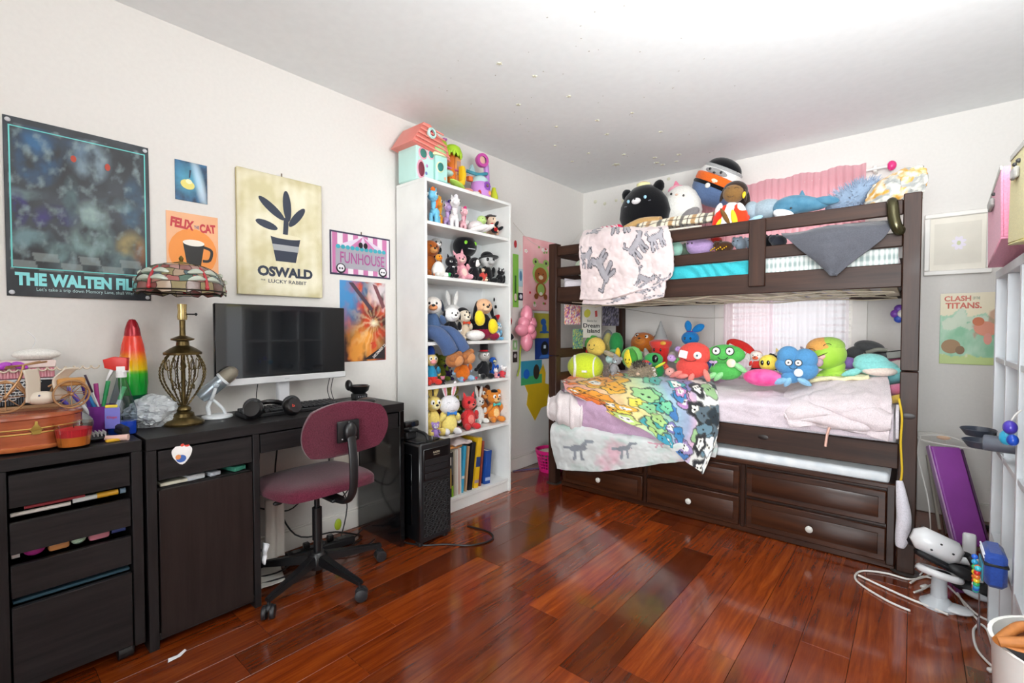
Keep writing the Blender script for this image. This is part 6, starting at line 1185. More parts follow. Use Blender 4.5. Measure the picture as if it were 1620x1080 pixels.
# fabrics bundled at the right end of the lower bunk
for k, (pts, r_, c, lab) in enumerate([([A(1398, 585, 3.3), A(1425, 578, 3.2), A(1440, 590, 3.1)], .03, '#e4d4d0', 'pale beige cloth bundle behind the teal plush'), ([A(1405, 600, 3.2), A(1432, 596, 3.1), A(1440, 606, 3.1)], .028, '#7cc8cc', 'teal cloth bundle at the right end of the lower bunk'), ([A(1408, 618, 3.1), A(1430, 616, 3.0), A(1436, 626, 3.0)], .03, '#e880a4', 'pink cloth bundle at the right end of the lower bunk'), ([A(1412, 632, 3.0), A(1427, 630, 2.96), A(1434, 638, 2.96)], .02, '#ecc458', 'yellow cloth bundle at the right end of the lower bunk'), ([A(1408, 572, 3.5), A(1436, 568, 3.4), A(1446, 572, 3.4)], .02, '#d86a98', 'rose pink cloth near the right post at the back of the lower bunk')]):
    tag(MB().tube(pts, r_, n=14, smooth=6).obj('cloth_bundle', cloth(c), ang=80), lab, 'cloth')
tag(sheet('white_cloth', [[A(1418, 640, 2.9), A(1424, 640, 2.9), A(1429, 642, 2.9)], [A(1417, 660, 2.865), A(1423, 660, 2.865), A(1428, 662, 2.87)], [A(1417, 694, 2.87), A(1423, 694, 2.87), A(1428, 694, 2.875)]], cloth('#e8dfe4'), None, 10, 14, .006, 9, .006), 'strip of pale sheet between pillowcase and right post', 'sheet')
tag(MB().tube([A(1422, 630, 2.83), A(1427, 660, 2.825), A(1425, 700, 2.825), A(1427, 745, 2.83), A(1423, 770, 2.835)], .0045, n=8, smooth=6).obj('yellow_strap', M('#e0bc2e', .5)), 'thin yellow strap hanging beside the right front post', 'strap')
tag(MB().tube([A(1423, 760, 2.825), A(1427, 790, 2.81), A(1430, 820, 2.81), A(1427, 850, 2.815), A(1424, 864, 2.82)], lambda s: .012 + .016 * math.sin(math.pi * min(1, s * .9)), n=12, smooth=6).obj('white_bag', cloth('#dcd8e0')), 'white rolled cloth hanging beside the drawers at the right front post', 'cloth')

# ------------------------------------------------------------ toys on the lower bunk
def depy(x, y): return -x * math.sin(R(40.3)) + y * math.cos(R(40.3))
def B(px, py, y): return A(px, py, y)
def hb_(px, n, y): p = A(px, 560, y); return n * dep(p.x, p.y) / 749
ZL = .815
def LBp(px, y, z=ZL): p = A(px, 560, y); return (p.x, y, z)
# tennis ball cushion with a plain smile
c_ = B(926, 580, 3.12); r_ = .108
t = thing('ball_cushion', 'large yellow-green tennis ball cushion with a smile at the left of the lower bunk', 'cushion', (c_.x, c_.y, c_.z)); 
o = MB().ell((0, 0, 0), (r_ * 1.32, r_ * 1.1, r_), n=40).obj('ball', fur('#cfe03a'), t)
for (cx, cz, rr, wd_) in ((-.055, 0, .083, .011), (.10, .0, .075, .006)):
    q = []
    for i in range(41):
        a = 2 * math.pi * i / 40; x_ = cx + .028 * math.sin(a) * .5; z_ = rr * math.cos(a); s_ = 1 - (x_ / (r_ * 1.32)) ** 2 - (z_ / r_) ** 2
        yv = -r_ * 1.1 * math.sqrt(max(0, s_)) if i <= 40 else 0; q.append((cx + .035 * math.cos(a) ** 2 * (1 if cx < 0 else -1), yv * (1 if math.sin(a) > -2 else 0), z_))
    half = [(cx + .04 * (1 - (z / rr) ** 2) * (1 if cx < 0 else .3), 0, z) for z in [rr * (1 - 2 * i / 20) for i in range(21)]]
    P_ = [V((x_, -r_ * 1.1 * math.sqrt(max(.0, 1 - (x_ / (r_ * 1.32)) ** 2 - (z_ / r_) ** 2)) - .001, z_)) for x_, _, z_ in half]
    MB().tube(P_, wd_, n=8).xf(Matrix.Diagonal((1, 1, 1, 1))).obj('white_seam', fur('#f2f2ea'), t)
for s in (-1, 1): pt(t, 'eye', 'ball', EYE, (.052 + s * .02, -.105 + (.012 if s > 0 else 0) * 1.0, .018), (.004, .004, .01), n=10)
pt(t, 'mouth', 'box', EW, (.058, -.107, -.025), (.02, .008, .008))
def face(t, y_, z_, s, sp=.03, es=.016, tilt=0, white=False):
    for k in (-1, 1):
        if white: e = pt(t, 'eye', 'disc', EW, (k * sp, y_, z_), (es, .006, es)); pt(e, 'pupil', 'ball', EYE, (0, -.006, 0), (es * .3, .003, es * .3), n=10); pt(e, 'eye_ring', 'disc', M('#2a2a2a', .5), (0, .0015, 0), (es * 1.13, .005, es * 1.13))
        else: pt(t, 'eye', 'ball', EYE, (k * sp, y_, z_), (.004, .003, .008), n=10)
    pt(t, 'mouth', 'smile', M('#1c1414', .5), (0, y_ - .002, z_ - .02 * s), (.022 * s, .012, .018 * s))
# taco-like cushion
c_ = B(941, 548, 3.3); t = thing('taco_cushion', 'yellow taco-shaped cushion with green and red edge above the tennis ball', 'cushion', c_); pt(t, 'shell', 'egg', fur('#f0cc62'), (.01, 0, 0), (.085, .045, .075)); pt(t, 'lettuce', 'egg', fur('#4a9a3a'), (-.03, .02, .02), (.075, .04, .07)); pt(t, 'tomato', 'ball', fur('#d83a30'), (-.095, .01, -.04), .028); face(t, -.048, .012, .9, .022)
t = thing('clear_bag_plush', 'pale yellow plush in a clear bag behind the taco cushion', 'plush toy', B(962, 545, 3.5)); pt(t, 'body', 'pear', fur('#e0cc7a'), (0, 0, 0), (.05, .05, .1)); pt(t, 'bag', 'pear', glassy('#e8eef0', .08, .3), (0, 0, .01), (.062, .062, .115))
t = thing('cactus_cushion', 'round-topped green cactus cushion behind the taco cushion', 'cushion', B(975, 545, 3.42)); pt(t, 'body', 'egg', fur('#2f8a4a'), (0, 0, .0), (.058, .05, .10), (0, 180, 0)); pt(t, 'pale_band', 'ball', fur('#7cc890'), (.0, -.03, -.05), (.04, .03, .02))
# tan animal lying back
t = plush('plush_raccoon', 'orange-brown plush animal with a dark eye mask lying back near the far wall', (*LBp(1004, 3.5)[:2], ZL + .02), .33, '#c06a24', 0, ear='bear', earc='#8a4818', hs=1.5, muz='#c87a34', shirt='#cfe0dc', eyes='big', tilt=(-34, 6), extra=[('eye_mask', 'ball', '#5a3018', (-.1, -.235, .06), (.045, .02, .03), (0, 0, 0), 'head'), ('eye_mask', 'ball', '#5a3018', (.1, -.235, .06), (.045, .02, .03), (0, 0, 0), 'head')])
t = thing('avocado_cushion', 'green leaf-wrapped cushion with a yellow smiling face in front of the orange-brown animal', 'cushion', B(998, 566, 3.22)); pt(t, 'green_husk', 'egg', fur('#7cc46a'), (.0, .02, .0), (.085, .045, .085), (0, 160, 0)); pt(t, 'yellow_core', 'leaf', fur('#f0d83c'), (.0, -.025, -.01), (.042, .03, .075), (0, -8, 0)); pt(t, 'inner_leaf', 'leaf', fur('#4a9a3e'), (.035, -.02, .0), (.03, .03, .08), (0, -20, 0)); face(t, -.055, -.01, .7, .014)
t = plush('plush_rat', 'grey plush animal slumped beside the tennis ball cushion', LBp(968, 3.12, ZL), .16, '#9a989a', 0, ear='bear', muz='#b8c8cc', tilt=(0, 22)); t2 = plush('plush_mole', 'dark taupe plush lump right beside the tennis ball cushion', LBp(960, 3.05, ZL - .02), .1, '#6f635c', 10, ear='bear', tilt=(-20, -10))
t = thing('capped_plush', 'pale blue plush with a beige cap between the grey animal and the taco cushion', 'plush toy', B(966, 568, 3.22)); pt(t, 'face', 'ball', fur('#b8d8dc'), (0, 0, 0), (.04, .035, .035)); pt(t, 'cap', 'disc', fur('#b8a890'), (.01, -.01, .035), (.065, .02, .055), (78, 20, 0)); pt(t, 'yellow_ear', 'leaf', fur('#ecc83c'), (.05, .02, .04), (.02, .02, .05))
# tabby cushion with shaggy tufts
c_ = B(1015, 588, 3.06); t = thing('fluffy_cat', 'shaggy grey-brown tabby plush cat curled at the front of the toys', 'plush toy', c_); pt(t, 'body', 'ball', fur('#8a7a68'), (0, 0, 0), (.085, .06, .05)); pt(t, 'head', 'ball', fur('#4a4038'), (-.01, -.01, .035), (.05, .045, .03)); m = MB(); rf = random.Random(5)
for k in range(420):
    a, b = rf.uniform(0, 6.28), rf.uniform(-.5, 1.2); n_ = V((math.cos(a) * math.cos(b), math.sin(a) * math.cos(b), math.sin(b))); p = V((n_.x * .083, n_.y * .058, n_.z * .055)); m.cyl(p, p + (n_ + V((rf.uniform(-.6, .6), rf.uniform(-.6, .6), rf.uniform(-.5, .5)))) * .02, .0028, .0003, n=4)
m.obj('shaggy_fur', fur('#a8987f'), t)['kind'] = 'stuff'; m = MB()
for k in range(160):
    a, b = rf.uniform(0, 6.28), rf.uniform(.3, 1.5); n_ = V((math.cos(a) * math.cos(b), math.sin(a) * math.cos(b), math.sin(b))); p = V((-.01 + n_.x * .05, -.01 + n_.y * .045, .035 + n_.z * .03)); m.cyl(p, p + (n_ + V((rf.uniform(-.6, .6), rf.uniform(-.6, .6), rf.uniform(-.5, .5)))) * .018, .0028, .0003, n=4)
m.obj('dark_tufts', fur('#3c342e'), t)['kind'] = 'stuff'; pt(t, 'muzzle', 'ball', fur('#d8b8a0'), (.0, -.058, -.01), (.015, .01, .012))
plush('plush_cat', 'white and dark striped small plush beside the tabby cat', LBp(1033, 3.08, ZL - .01), .09, '#ece4e0', 10, ear='cat', earc='#4a3a3a')
# red cup with a silver drill cone hat
c_ = B(1045, 560, 3.42); t = thing('drill_hat_plush', 'red cup-shaped plush with a silver cone hat by the far wall', 'plush toy', (c_.x, c_.y, ZL + .045)); RD = fur('#d8302c')
MB().lathe([(0, 0), (.045, 0), (.062, .12), (.066, .17), (0, .17)]).obj('body', RD, t); MB().lathe([(.062, .14), (.08, .165), (.082, .19), (.05, .205), (0, .205)]).obj('brim', fur('#e0443c'), t)
MB().lathe([(.05, .2)] + [(.05 * (1 - i / 12) * (1.06 if i % 2 else .97) + .003, .2 + i * .012) for i in range(1, 12)] + [(0, .345)]).obj('cone', M('#9c9c9c', .5), t)
for s in (-1, 1): pt(t, 'eye', 'ball', EYE, (s * .025, -.06, .13), (.007, .005, .012), n=10); pt(t, 'hand', 'ball', fur('#b8aca4'), (s * .1, -.03, .09), .028)
pt(t, 'mouth', 'ball', M('#7a1420', .5), (.0, -.055, .09), (.028, .012, .022)); pt(t, 'badge', 'disc', M('#e8a83c', .4), (.05, -.075, .18), (.022, .006, .015))
c_ = B(1036, 575, 3.15); t = thing('plush_alien', 'shiny green plush with a big black eye in front of the red cup plush', 'plush toy', (c_.x, c_.y, ZL)); G_ = fur('#3aa052'); pt(t, 'body', 'pear', fur('#1f7a3c'), (.015, 0, .05), (.05, .045, .06)); h_ = pt(t, 'head', 'ball', G_, (-.005, -.01, .12), (.065, .055, .045)); pt(h_, 'eye', 'ball', EYE, (.03, -.045, .005), (.022, .015, .028)); pt(h_, 'beak', 'ball', fur('#d8403c'), (-.035, -.045, -.02), (.03, .025, .014)); pt(h_, 'blue_patch', 'ball', fur('#2f4ab0'), (-.02, -.05, -.03), (.03, .02, .01)); pt(t, 'yellow_scarf', 'leaf', fur('#d8d83c'), (.05, -.04, .08), (.01, .01, .05), (0, 60, 0))
for k, (px, py, c, s_, lab) in enumerate([(1062, 566, '#c8a0d8', .024, 'lilac balled plush part beside the red cup plush'), (1071, 570, '#7cc86a', .02, 'small green ball plush next to the lilac one'), (1052, 580, '#e86048', .022, 'small orange-red plush in front of the lilac ball'), (1060, 588, '#e8a8a0', .03, 'pinkish plush lump left of the red blob cushion'), (1073, 552, '#b894d0', .02, 'violet knobbly plush left of the red blob cushion'), (1118, 575, '#5a70b8', .035, 'blue plush peeking between the red and green cushions'), (1116, 558, '#6a5a90', .025, 'purple plush peeking between the red and green cushions')]):
    p = B(px, py, 3.14 + .04 * (k % 3)); t = thing('plush_ball', lab, 'plush toy', p); pt(t, 'body', 'ball', fur(c), (0, 0, 0), (s_ * 1.15, s_, s_)); pt(t, 'arm', 'leaf', fur(c), (s_ * .8, -.3 * s_, -s_ * .5), (s_ * .4, s_ * .4, s_ * .9), (0, 50, 0)); pt(t, 'eye', 'ball', EYE, (.2 * s_, -s_ * .95, .2 * s_), s_ * .15, n=8)
# blue balloon-eared rabbit
c_ = B(1092, 535, 3.45); t = thing('plush_rabbit', 'bright blue round plush rabbit with tied ears above the red cushion', 'plush toy', c_); BL = fur('#1f7cc4'); hd = pt(t, 'head', 'ball', BL, (0, 0, 0), (.062, .055, .052)); pt(hd, 'ear', 'leaf', BL, (-.015, 0, .085), (.026, .02, .045), (0, -8, 0)); pt(hd, 'ear', 'leaf', BL, (.055, 0, .072), (.028, .02, .05), (0, 62, 0)); pt(hd, 'tie', 'cyl', fur('#5a3a8a'), (.0, 0, .048), (.026, .024, .006)); pt(t, 'body', 'pear', BL, (0, .01, -.08), (.05, .045, .06))
for s in (-1, 1): pt(hd, 'eye', 'ball', EYE, (s * .02, -.052, .0), (.007, .004, .009), n=10)
# blob cushions
def blob_c(name, label, px, py, y, parts, col, col2, fc, limbs):
    c_ = B(px, py, y); t = thing(name, label, 'cushion', c_); f = fur(col); g = fur(col2)
    for (n, k, x_, z_, rx, rz_, ro) in parts: pt(t, n, k, f, (x_, 0, z_), (rx, .045, rz_), (0, ro, 0), 28)
    for (x_, z_, l_, ro) in limbs: pt(t, 'limb', 'leaf', g, (x_, -.03, z_), (.018, .018, l_), (15, ro, 0))
    return t
t = blob_c('blob_cushion', 'big coral red blob cushion with one white eye and a white patch', 1096, 571, 3.1, [('upper_body', 'ball', .01, .045, .105, .078, 0), ('lower_body', 'ball', -.005, -.04, .105, .07, 0)], '#de5048', '#ef8a80', None, [(-.1, -.09, .055, 65), (-.06, -.10, .05, 80), (.10, -.09, .05, -15), (.0, -.11, .04, 30)])
e = pt(t, 'eye', 'disc', EW, (.045, -.045, .04), (.026, .008, .024)); pt(e, 'pupil', 'ball', M('#2a5a6a', .3), (0, -.007, 0), .007); pt(t, 'white_patch', 'box', fur('#f2efec'), (-.045, -.044, .045), (.026, .01, .024), (0, 12, 0)); pt(t, 'mouth', 'smile', M('#7a1c1c', .5), (.0, -.05, .02), (.04, .01, .02))
t = blob_c('blob_cushion', 'big green blob cushion with two white eyes and two pins', 1147, 573, 3.12, [('upper_body', 'ball', .0, .05, .118, .062, 0), ('lower_body', 'egg', .005, -.055, .10, .055, 180)], '#56b456', '#9adc98', None, [(.10, -.03, .06, -50), (-.075, -.09, .045, 55), (-.03, -.09, .045, 45)])
face(t, -.046, .072, 1.4, .04, .024, white=True); pt(t, 'round_pin', 'disc', M('#e8dcc0', .3), (.05, -.05, .0), (.027, .006, .027)); pt(t, 'heart_pin', 'heart', M('#c8a8d0', .3), (-.055, -.05, .0), (.025, .008, .015))
t = blob_c('blob_cushion', 'big blue three-lobed cushion with two white eyes and a white pin', 1258, 578, 3.0, [('lobe', 'ball', -.035, .05, .055, .058, 15), ('lobe', 'ball', .045, .035, .062, .06, -10), ('lobe', 'ball', -.04, -.0, .06, .05, 0), ('lobe', 'ball', .04, -.02, .07, .058, 0), ('lower_body', 'ball', -.02, -.065, .05, .035, 0)], '#5590c0', '#8cbcdc', None, [(-.07, -.09, .045, 70), (.05, -.085, .04, -60), (-.03, -.09, .035, 30)])
face(t, -.05, .018, .9, .023, .017, white=True); pt(t, 'white_pin', 'disc', M('#dfe6ea', .3), (.025, -.055, -.035), (.022, .006, .022))
# smaller toys in the middle
t = thing('lips_cushion', 'red and white toothy grin cushion standing behind the green blob', 'cushion', B(1172, 556, 3.35)); pt(t, 'red_lips', 'ball', fur('#d0302c'), (0, 0, .02), (.1, .03, .05), (0, 28, 0))
for k in range(4): pt(t, 'tooth', 'box', fur('#f0ece8'), (-.055 + k * .036, -.026, .028 - k * .02), (.018, .012, .02), (0, 28, 0))
plush('plush_doll', 'red and white plush doll with black boots in the middle of the lower bunk', LBp(1197, 3.25, ZL + .05), .16, '#d83a34', 0, ear='none', head='#f0e4dc', muz='#e86a48', pants='#1c1c20', foot='#1c1c20', hand='#f0e8e4', eyes='dot', hs=1.1, extra=[('red_cap', 'ball', '#e8b0a8', (0, .02, .06), (.22, .19, .16), (0, 0, 0), 'head')])
t = thing('sun_plush', 'round yellow plush with two black oval eyes and a frilly black edge', 'plush toy', B(1216, 574, 3.12)); pt(t, 'body', 'ball', fur('#f0d458'), (0, 0, 0), (.052, .04, .05), n=24)
for s in (-1, 1): pt(t, 'eye', 'ball', EYE, (-.01 + s * .016, -.039, .003), (.009, .005, .015), n=10)
for k in range(9): a = R(-40 + 15 * k); pt(t, 'frill', 'ball', fur('#1c1a16'), (.05 * math.cos(a), .01, .048 * math.sin(a)), .011, n=8)
tag(MB().ell((0, 0, 0), (.105, .06, .05), n=30).obj('furry_cushion', M('#e8408c', .95, kind='fur', col2='#f070ac', scale=16), None, B(1207, 597, 3.0)), 'hot pink furry oblong cushion in front of the small plush toys', 'cushion')
plush('plush_unicorn', 'white and yellow soft plush by the window behind the blue cushion', LBp(1236, 3.4, ZL + .04), .17, '#f2efe8', 0, ear='cat', earc='#e8c878', muz='#f0dcb0', hs=1.1)
t = plush('plush_bug', 'purple plush with a green ear and a yellow eye beside the green dinosaur', LBp(1270, 3.3, ZL + .05), .17, '#8a7ab8', 0, ear='dog', earc='#58b878', hs=1.15, eyes='dot', extra=[('yellow_eye', 'disc', M('#e8d83c', .4), (-.05, -.22, .06), (.06, .02, .05), (0, 0, 0), 'head'), ('crest', 'leaf', '#a8a0b0', (0, 0, .25), (.05, .04, .12), (0, -40, 0), 'head')])
t = thing('dinosaur_plush', 'lime and orange laughing plush dinosaur sitting by the window', 'plush toy', (*LBp(1312, 3.2)[:2], ZL + .005)); t.scale = (1.08, 1.08, 1.16); LG = M('#98cc3c', .95, kind='fur', col2='#b4dc5a', scale=12); OR = fur('#ecc050'); hd = pt(t, 'head', 'ball', LG, (-.015, 0, .155), (.092, .075, .075), n=28); pt(hd, 'orange_crown', 'ball', fur('#e8a85a'), (-.012, .0, .028), (.080, .071, .055)); pt(hd, 'green_crown', 'ball', fur('#a8d458'), (.012, .004, .04), (.072, .068, .045))
for (x_, z_, ro) in ((-.055, .015, 190), (.015, .04, 170)): pt(hd, 'closed_eye', 'smile', EYE, (x_, -.068 - .004, z_), (.018, .01, .013), (0, ro, 0))
pt(hd, 'mouth', 'ball', M('#e8b0a8', .5), (-.02, -.066, -.018), (.036, .016, .014), (0, -28, 0)); pt(hd, 'upper_lip', 'leaf', EYE, (-.02, -.072, -.008), (.003, .01, .042), (0, 62, 0)); pt(t, 'neck', 'leaf', LG, (.02, .02, .09), (.05, .05, .08)); pt(t, 'body', 'ball', LG, (.02, .03, .045), (.075, .07, .045))
for x_ in (-.035, .0, .05): l = pt(t, 'leg', 'cyl', LG, (x_, -.03, .03), (.02, .022, .03)); pt(l, 'orange_foot', 'ball', OR, (0, -.008, -.016), (.022, .024, .014))
pt(t, 'tail', 'egg', LG, (.1, .03, .035), (.035, .03, .035)); tag(pt(None, 'plush_ball', 'ball', fur('#c8a8b8'), B(1294, 573, 3.1), .026), 'dusty pink round plush between the blue cushion and the dinosaur', 'plush toy')
# right-hand toys
t = thing('plush_hat', 'dark grey plush hat with floppy lobes near the right post', 'hat', B(1372, 552, 3.45)); pt(t, 'crown', 'ball', fur('#4a4a4c'), (.01, 0, .01), (.075, .06, .04), (0, 12, 0)); pt(t, 'ear_flap', 'ball', fur('#4a4a4c'), (-.06, -.01, -.02), (.05, .04, .035), (0, -25, 0)); MB().tube([(.0, -.05, -.02), (.05, -.055, 0), (.09, -.04, -.005)], .012, smooth=4).obj('chain_band', M('#8a8a80', .4), t)
t = thing('plush_whale', 'teal plush animal flopped at the right end of the lower bunk', 'plush toy', B(1385, 580, 3.15)); TE = fur('#8cd4d0'); pt(t, 'body', 'ball', TE, (0, 0, .0), (.10, .07, .05), (0, 8, 0)); pt(t, 'head', 'ball', TE, (-.02, 0, .03), (.075, .06, .04)); pt(t, 'flipper', 'leaf', TE, (.12, -.03, -.045), (.03, .02, .07), (0, -50, 0)); pt(t, 'fluke', 'leaf', TE, (-.1, -.03, -.035), (.02, .02, .05), (0, 70, 0)); pt(t, 'belly', 'ball', fur('#e8d8cc'), (.02, -.04, -.02), (.075, .04, .025))
t = thing('waist_bag', 'black patterned strap bag lying by the right post', 'bag', B(1414, 561, 3.35)); bx('pouch', (-.07, -.02, -.022), (.065, .02, .022), bk2, t, .008, rot=(0, R(-9), 0)); bx('patterned_panel', (-.03, -.022, -.018), (.035, -.0195, .018), M('#8a8a84', .5), t, .002, rot=(0, R(-9), 0)); pt(t, 'buckle', 'ball', M('#e8e8e8', .3), (-.075, -.02, -.014), .008)
tag(pt(None, 'plush_ball', 'ball', fur('#8a6cb0'), B(1342, 574, 3.3), (.04, .03, .035)), 'purple plush lump right of the dinosaur', 'plush toy')
tag(sheet('yellow_cloth', [[A(1275 + 25 * i, 600 - 2 * i, 3.2 - .04 * j) + V((0, 0, -.004 * j)) for i in range(5)] for j in range(4)], M('#ece4b8', .9, kind='cloth'), None, 20, 14, .015, 9, .02), 'pale yellow cloth under the dinosaur behind the pillowcase', 'cloth')
# cards and banner on the bed end panel
XE = -1.975
def ecard(name, label, cat, pxl, pxr, pt_, pb_, col, items=(), txt=(), paint=None):
    a = at(pxl, pt_, 'x', XE); b = at(pxr, pb_, 'x', XE); a2 = at(pxl, pb_, 'x', XE); z0 = a2.z
    t = poster(name, label, cat, (XE, a.y, z0), b.y - a.y, a.z - z0, R(90), M(col, .5) if not paint else None, .001, paint, 24); shapes(t, items)
    for q in txt: ptext(t, *q)
def p_conf(c1, cs, f):
    def g(u, v):
        n_ = F(u, v, f, 3); k = int((n_ + .6) * 7) % (len(cs) + 1); return hx(c1) if k == len(cs) else hx(cs[k])
    return g
ecard('picture_card', 'busy pink and orange printed card on the bed end panel', 'card', 893, 918, 481, 513, '#f0d8b8', paint=p_conf('#f4e4d0', ['#c8508c', '#f0a060', '#f4e8e0', '#8a5ab0'], 6))
ecard('picture_card', 'dark violet printed card on the bed end panel right of the white banner', 'card', 953, 979, 483, 515, '#3a3848', paint=p_conf('#3a3848', ['#6a6888', '#2a2834', '#a8a4b8'], 4))
ecard('banner', 'white banner with black lettering hanging on the bed end panel', 'banner', 921, 951, 480, 534, '#f2f0ea', [('e', .25, .72, .17, .12, 10, '#dcdc4c'), ('p', [(.66, .62), (.78, .64), (.76, .82), (.64, .8)], '#d8484a')], [('Battle for', .5, .5, .5, .06, '#5a6a5a', .0), ('Dream', .48, .36, .86, .13, '#141414', .02), ('Island', .58, .2, .66, .12, '#141414', .02)])
ecard('picture_card', 'white card with purple numerals and a teal corner behind the upper end slats', 'card', 893, 921, 440, 457, '#eeeaf0', [('e', .25, .5, .1, .3, 0, '#5a3f7a'), ('e', .8, .5, .18, .3, 0, '#8cd0dc')])
tag(pt(None, 'cushion', 'ball', fur('#dcead0'), (-1.90, 3.05, 1.60), (.05, .07, .06)), 'pale green cushion behind the upper bed end slats', 'cushion')
tag(pt(None, 'cushion', 'ball', fur('#f0c8d0'), (-1.88, 3.12, 1.66), (.05, .1, .06)), 'pale pink cushion behind the upper bed end slats', 'cushion')
ecard('picture_card', 'blue-green printed card low on the bed end panel beneath the banner', 'card', 906, 922, 520, 552, '#4a8a9a', paint=p_conf('#3f7a90', ['#6ab07a', '#c8c860', '#2f5a78'], 4))
# ------------------------------------------------------------ toys on the upper bunk
def UB(px, py, y): return A(px, py, y)
c_ = UB(1019, 332, 3.3); t = thing('cat_cushion', 'large round black cat cushion with a white muzzle on the upper bunk', 'cushion', c_); K_ = M('#0c0c10', .95, kind='fur'); bd = pt(t, 'body', 'egg', K_, (0, 0, -.01), (.19, .13, .19), n=32)
for s in (-1, 1): pt(bd, 'ear', 'leaf', K_, (s * .12, -.0, .145), (.042, .035, .055), (0, s * 24, 0)); e = pt(bd, 'eye', 'ball', M('#9ccbe0', .3), (s * .065 + .0, -.115, .065), (.011, .007, .013)); pt(bd, 'cheek_mark', 'ball', M('#6a6a70', .6), (s * .092, -.108, .035), (.012, .005, .004))
mz = pt(bd, 'muzzle', 'ball', fur('#e8e4e4'), (0, -.125, .05), (.034, .022, .022)); pt(mz, 'nose', 'ball', EYE, (0, -.019, .01), (.008, .006, .006)); t.rotation_euler = (0, R(-5), 0)
c_ = UB(1018, 293, 3.32); t = thing('pudding_plush', 'round cream pudding plush with a caramel top above the black cat cushion', 'plush toy', c_ - V((0, 0, .02))); pt(t, 'custard', 'cyl', fur('#ece8b0'), (0, 0, 0), (.05, .045, .032)); pt(t, 'caramel', 'ball', fur('#e09a3c'), (0, 0, .026), (.046, .042, .018))
c_ = UB(1077, 330, 3.45); t = thing('owl_cushion', 'large white round cushion with a pink crest and a grey wing', 'cushion', c_); WW = fur('#e6e3dc'); bd = pt(t, 'body', 'egg', WW, (0, 0, -.0), (.15, .12, .165), n=32); pt(bd, 'crest', 'ball', fur('#eaa0b0'), (-.03, -.0, .14), (.065, .05, .035)); pt(bd, 'crest_tip', 'tri', fur('#e8809c'), (-.035, 0, .175), (.035, .025, .035), (0, -8, 0)); pt(bd, 'wing', 'leaf', fur('#8f8a8a'), (.09, -.09, -.08), (.04, .03, .085), (0, 62, 0))
for x_, z_ in ((-.03, .09), (.055, .065)): pt(bd, 'eye', 'ball', EYE, (x_, -.105 + (.01 if x_ > 0 else 0), z_), (.008, .006, .009))
pt(bd, 'beak', 'ball', fur('#e8c0a8'), (.012, -.115, .075), (.01, .008, .007))
c_ = UB(1134, 290, 3.55); t = thing('badger_cushion', 'tilted round cushion in blue, orange and white with a black cap, near the ceiling', 'cushion', c_, rot=(0, R(30), 0)); bd = pt(t, 'head', 'ball', fur('#e6e4e0'), (0, 0, .02), (.155, .12, .145), n=32)
m = MB().lathe([(.0, -.165), (.07, -.155), (.125, -.12), (.153, -.07), (.157, -.045)], n=32, sy=.8); m.obj('blue_base', fur('#5a6f94'), t); MB().lathe([(.154, -.05), (.162, -.035), (.16, -.02), (.15, -.02)], n=32, sy=.79).obj('black_belt', K_, t); MB().lathe([(.152, -.02), (.161, -.01), (.162, .03), (.153, .038)], n=32, sy=.8).obj('orange_scarf', fur('#e86a24'), t)
pt(t, 'cream_panel', 'ball', fur('#efe4c8'), (.02, -.095, .0), (.045, .036, .026)); pt(t, 'buckle', 'ball', WW, (.0, -.128, -.045), (.018, .012, .018)); cp = pt(t, 'black_cap', 'ball', K_, (0, .0, .095), (.125, .1, .08), n=28); MB().lathe([(.128, .075), (.138, .082), (.138, .098), (.128, .105)], n=32, sy=.8).obj('grey_cap_band', fur('#a8a8a8'), t); pt(t, 'eye_patch', 'ball', fur('#9a9898'), (.0, -.1, .055), (.082, .03, .024))
for s in (-1, 1): pt(t, 'eye', 'ball', EYE, (s * .042, -.128, .06), (.009, .006, .009))
pt(t, 'nose', 'ball', EYE, (.0, -.134, .045), (.01, .007, .007))
plush('plush_doll', 'brown-faced doll in a red and yellow coat on the upper rail', (*tuple(UB(1152, 340, 2.93))[:2], 1.70), .33, '#f0ecea', 0, ear='dog', earc='#33241c', head='#7d5c34', muz=False, shirt='#f0ecea', hand='#d83a20', eyes='shut', hs=.85, tilt=(0, 8), legs=False, extra=[('hair', 'ball', '#2c1f18', (0, .05, .05), (.21, .16, .18), (0, 0, 0), 'head'), ('coat_side', 'leaf', '#d8301c', (-.17, -.06, .26), (.09, .1, .24), (0, 22, 0)), ('coat_side', 'leaf', '#e03c1c', (.19, -.06, .27), (.12, .1, .25), (0, -26, 0)), ('coat_lining', 'leaf', '#f0c82c', (.12, -.15, .2), (.05, .04, .2), (0, -20, 0)), ('coat_lining', 'leaf', '#f0c82c', (-.15, -.14, .12), (.035, .04, .12), (0, 20, 0)), ('belt_strap', 'leaf', '#6a4a24', (-.03, -.175, .25), (.04, .02, .19), (0, -35, 0)), ('earring', 'leaf', M('#f0c41c', .3), (.2, -.1, -.05), (.03, .02, .06), (0, 0, 0), 'head')])
tag(MB().ell((0, 0, 0), (.035, .025, .09), n=16).obj('dark_mane_toy', fur('#2a1f1a'), None, UB(1177, 322, 3.0)), 'dark brown furry toy behind the doll in the red coat', 'plush toy')
t = thing('plush_elephant', 'soft grey-blue plush lying along the upper rail beside the doll', 'plush toy', UB(1205, 332, 3.0)); GB = fur('#93a2ac'); pt(t, 'body', 'ball', GB, (.03, 0, 0), (.085, .06, .055)); pt(t, 'head', 'ball', GB, (-.05, -.01, .005), (.04, .045, .05)); pt(t, 'foot', 'leaf', fur('#9cc0d4'), (-.03, -.04, -.06), (.018, .02, .05), (0, 70, 0))
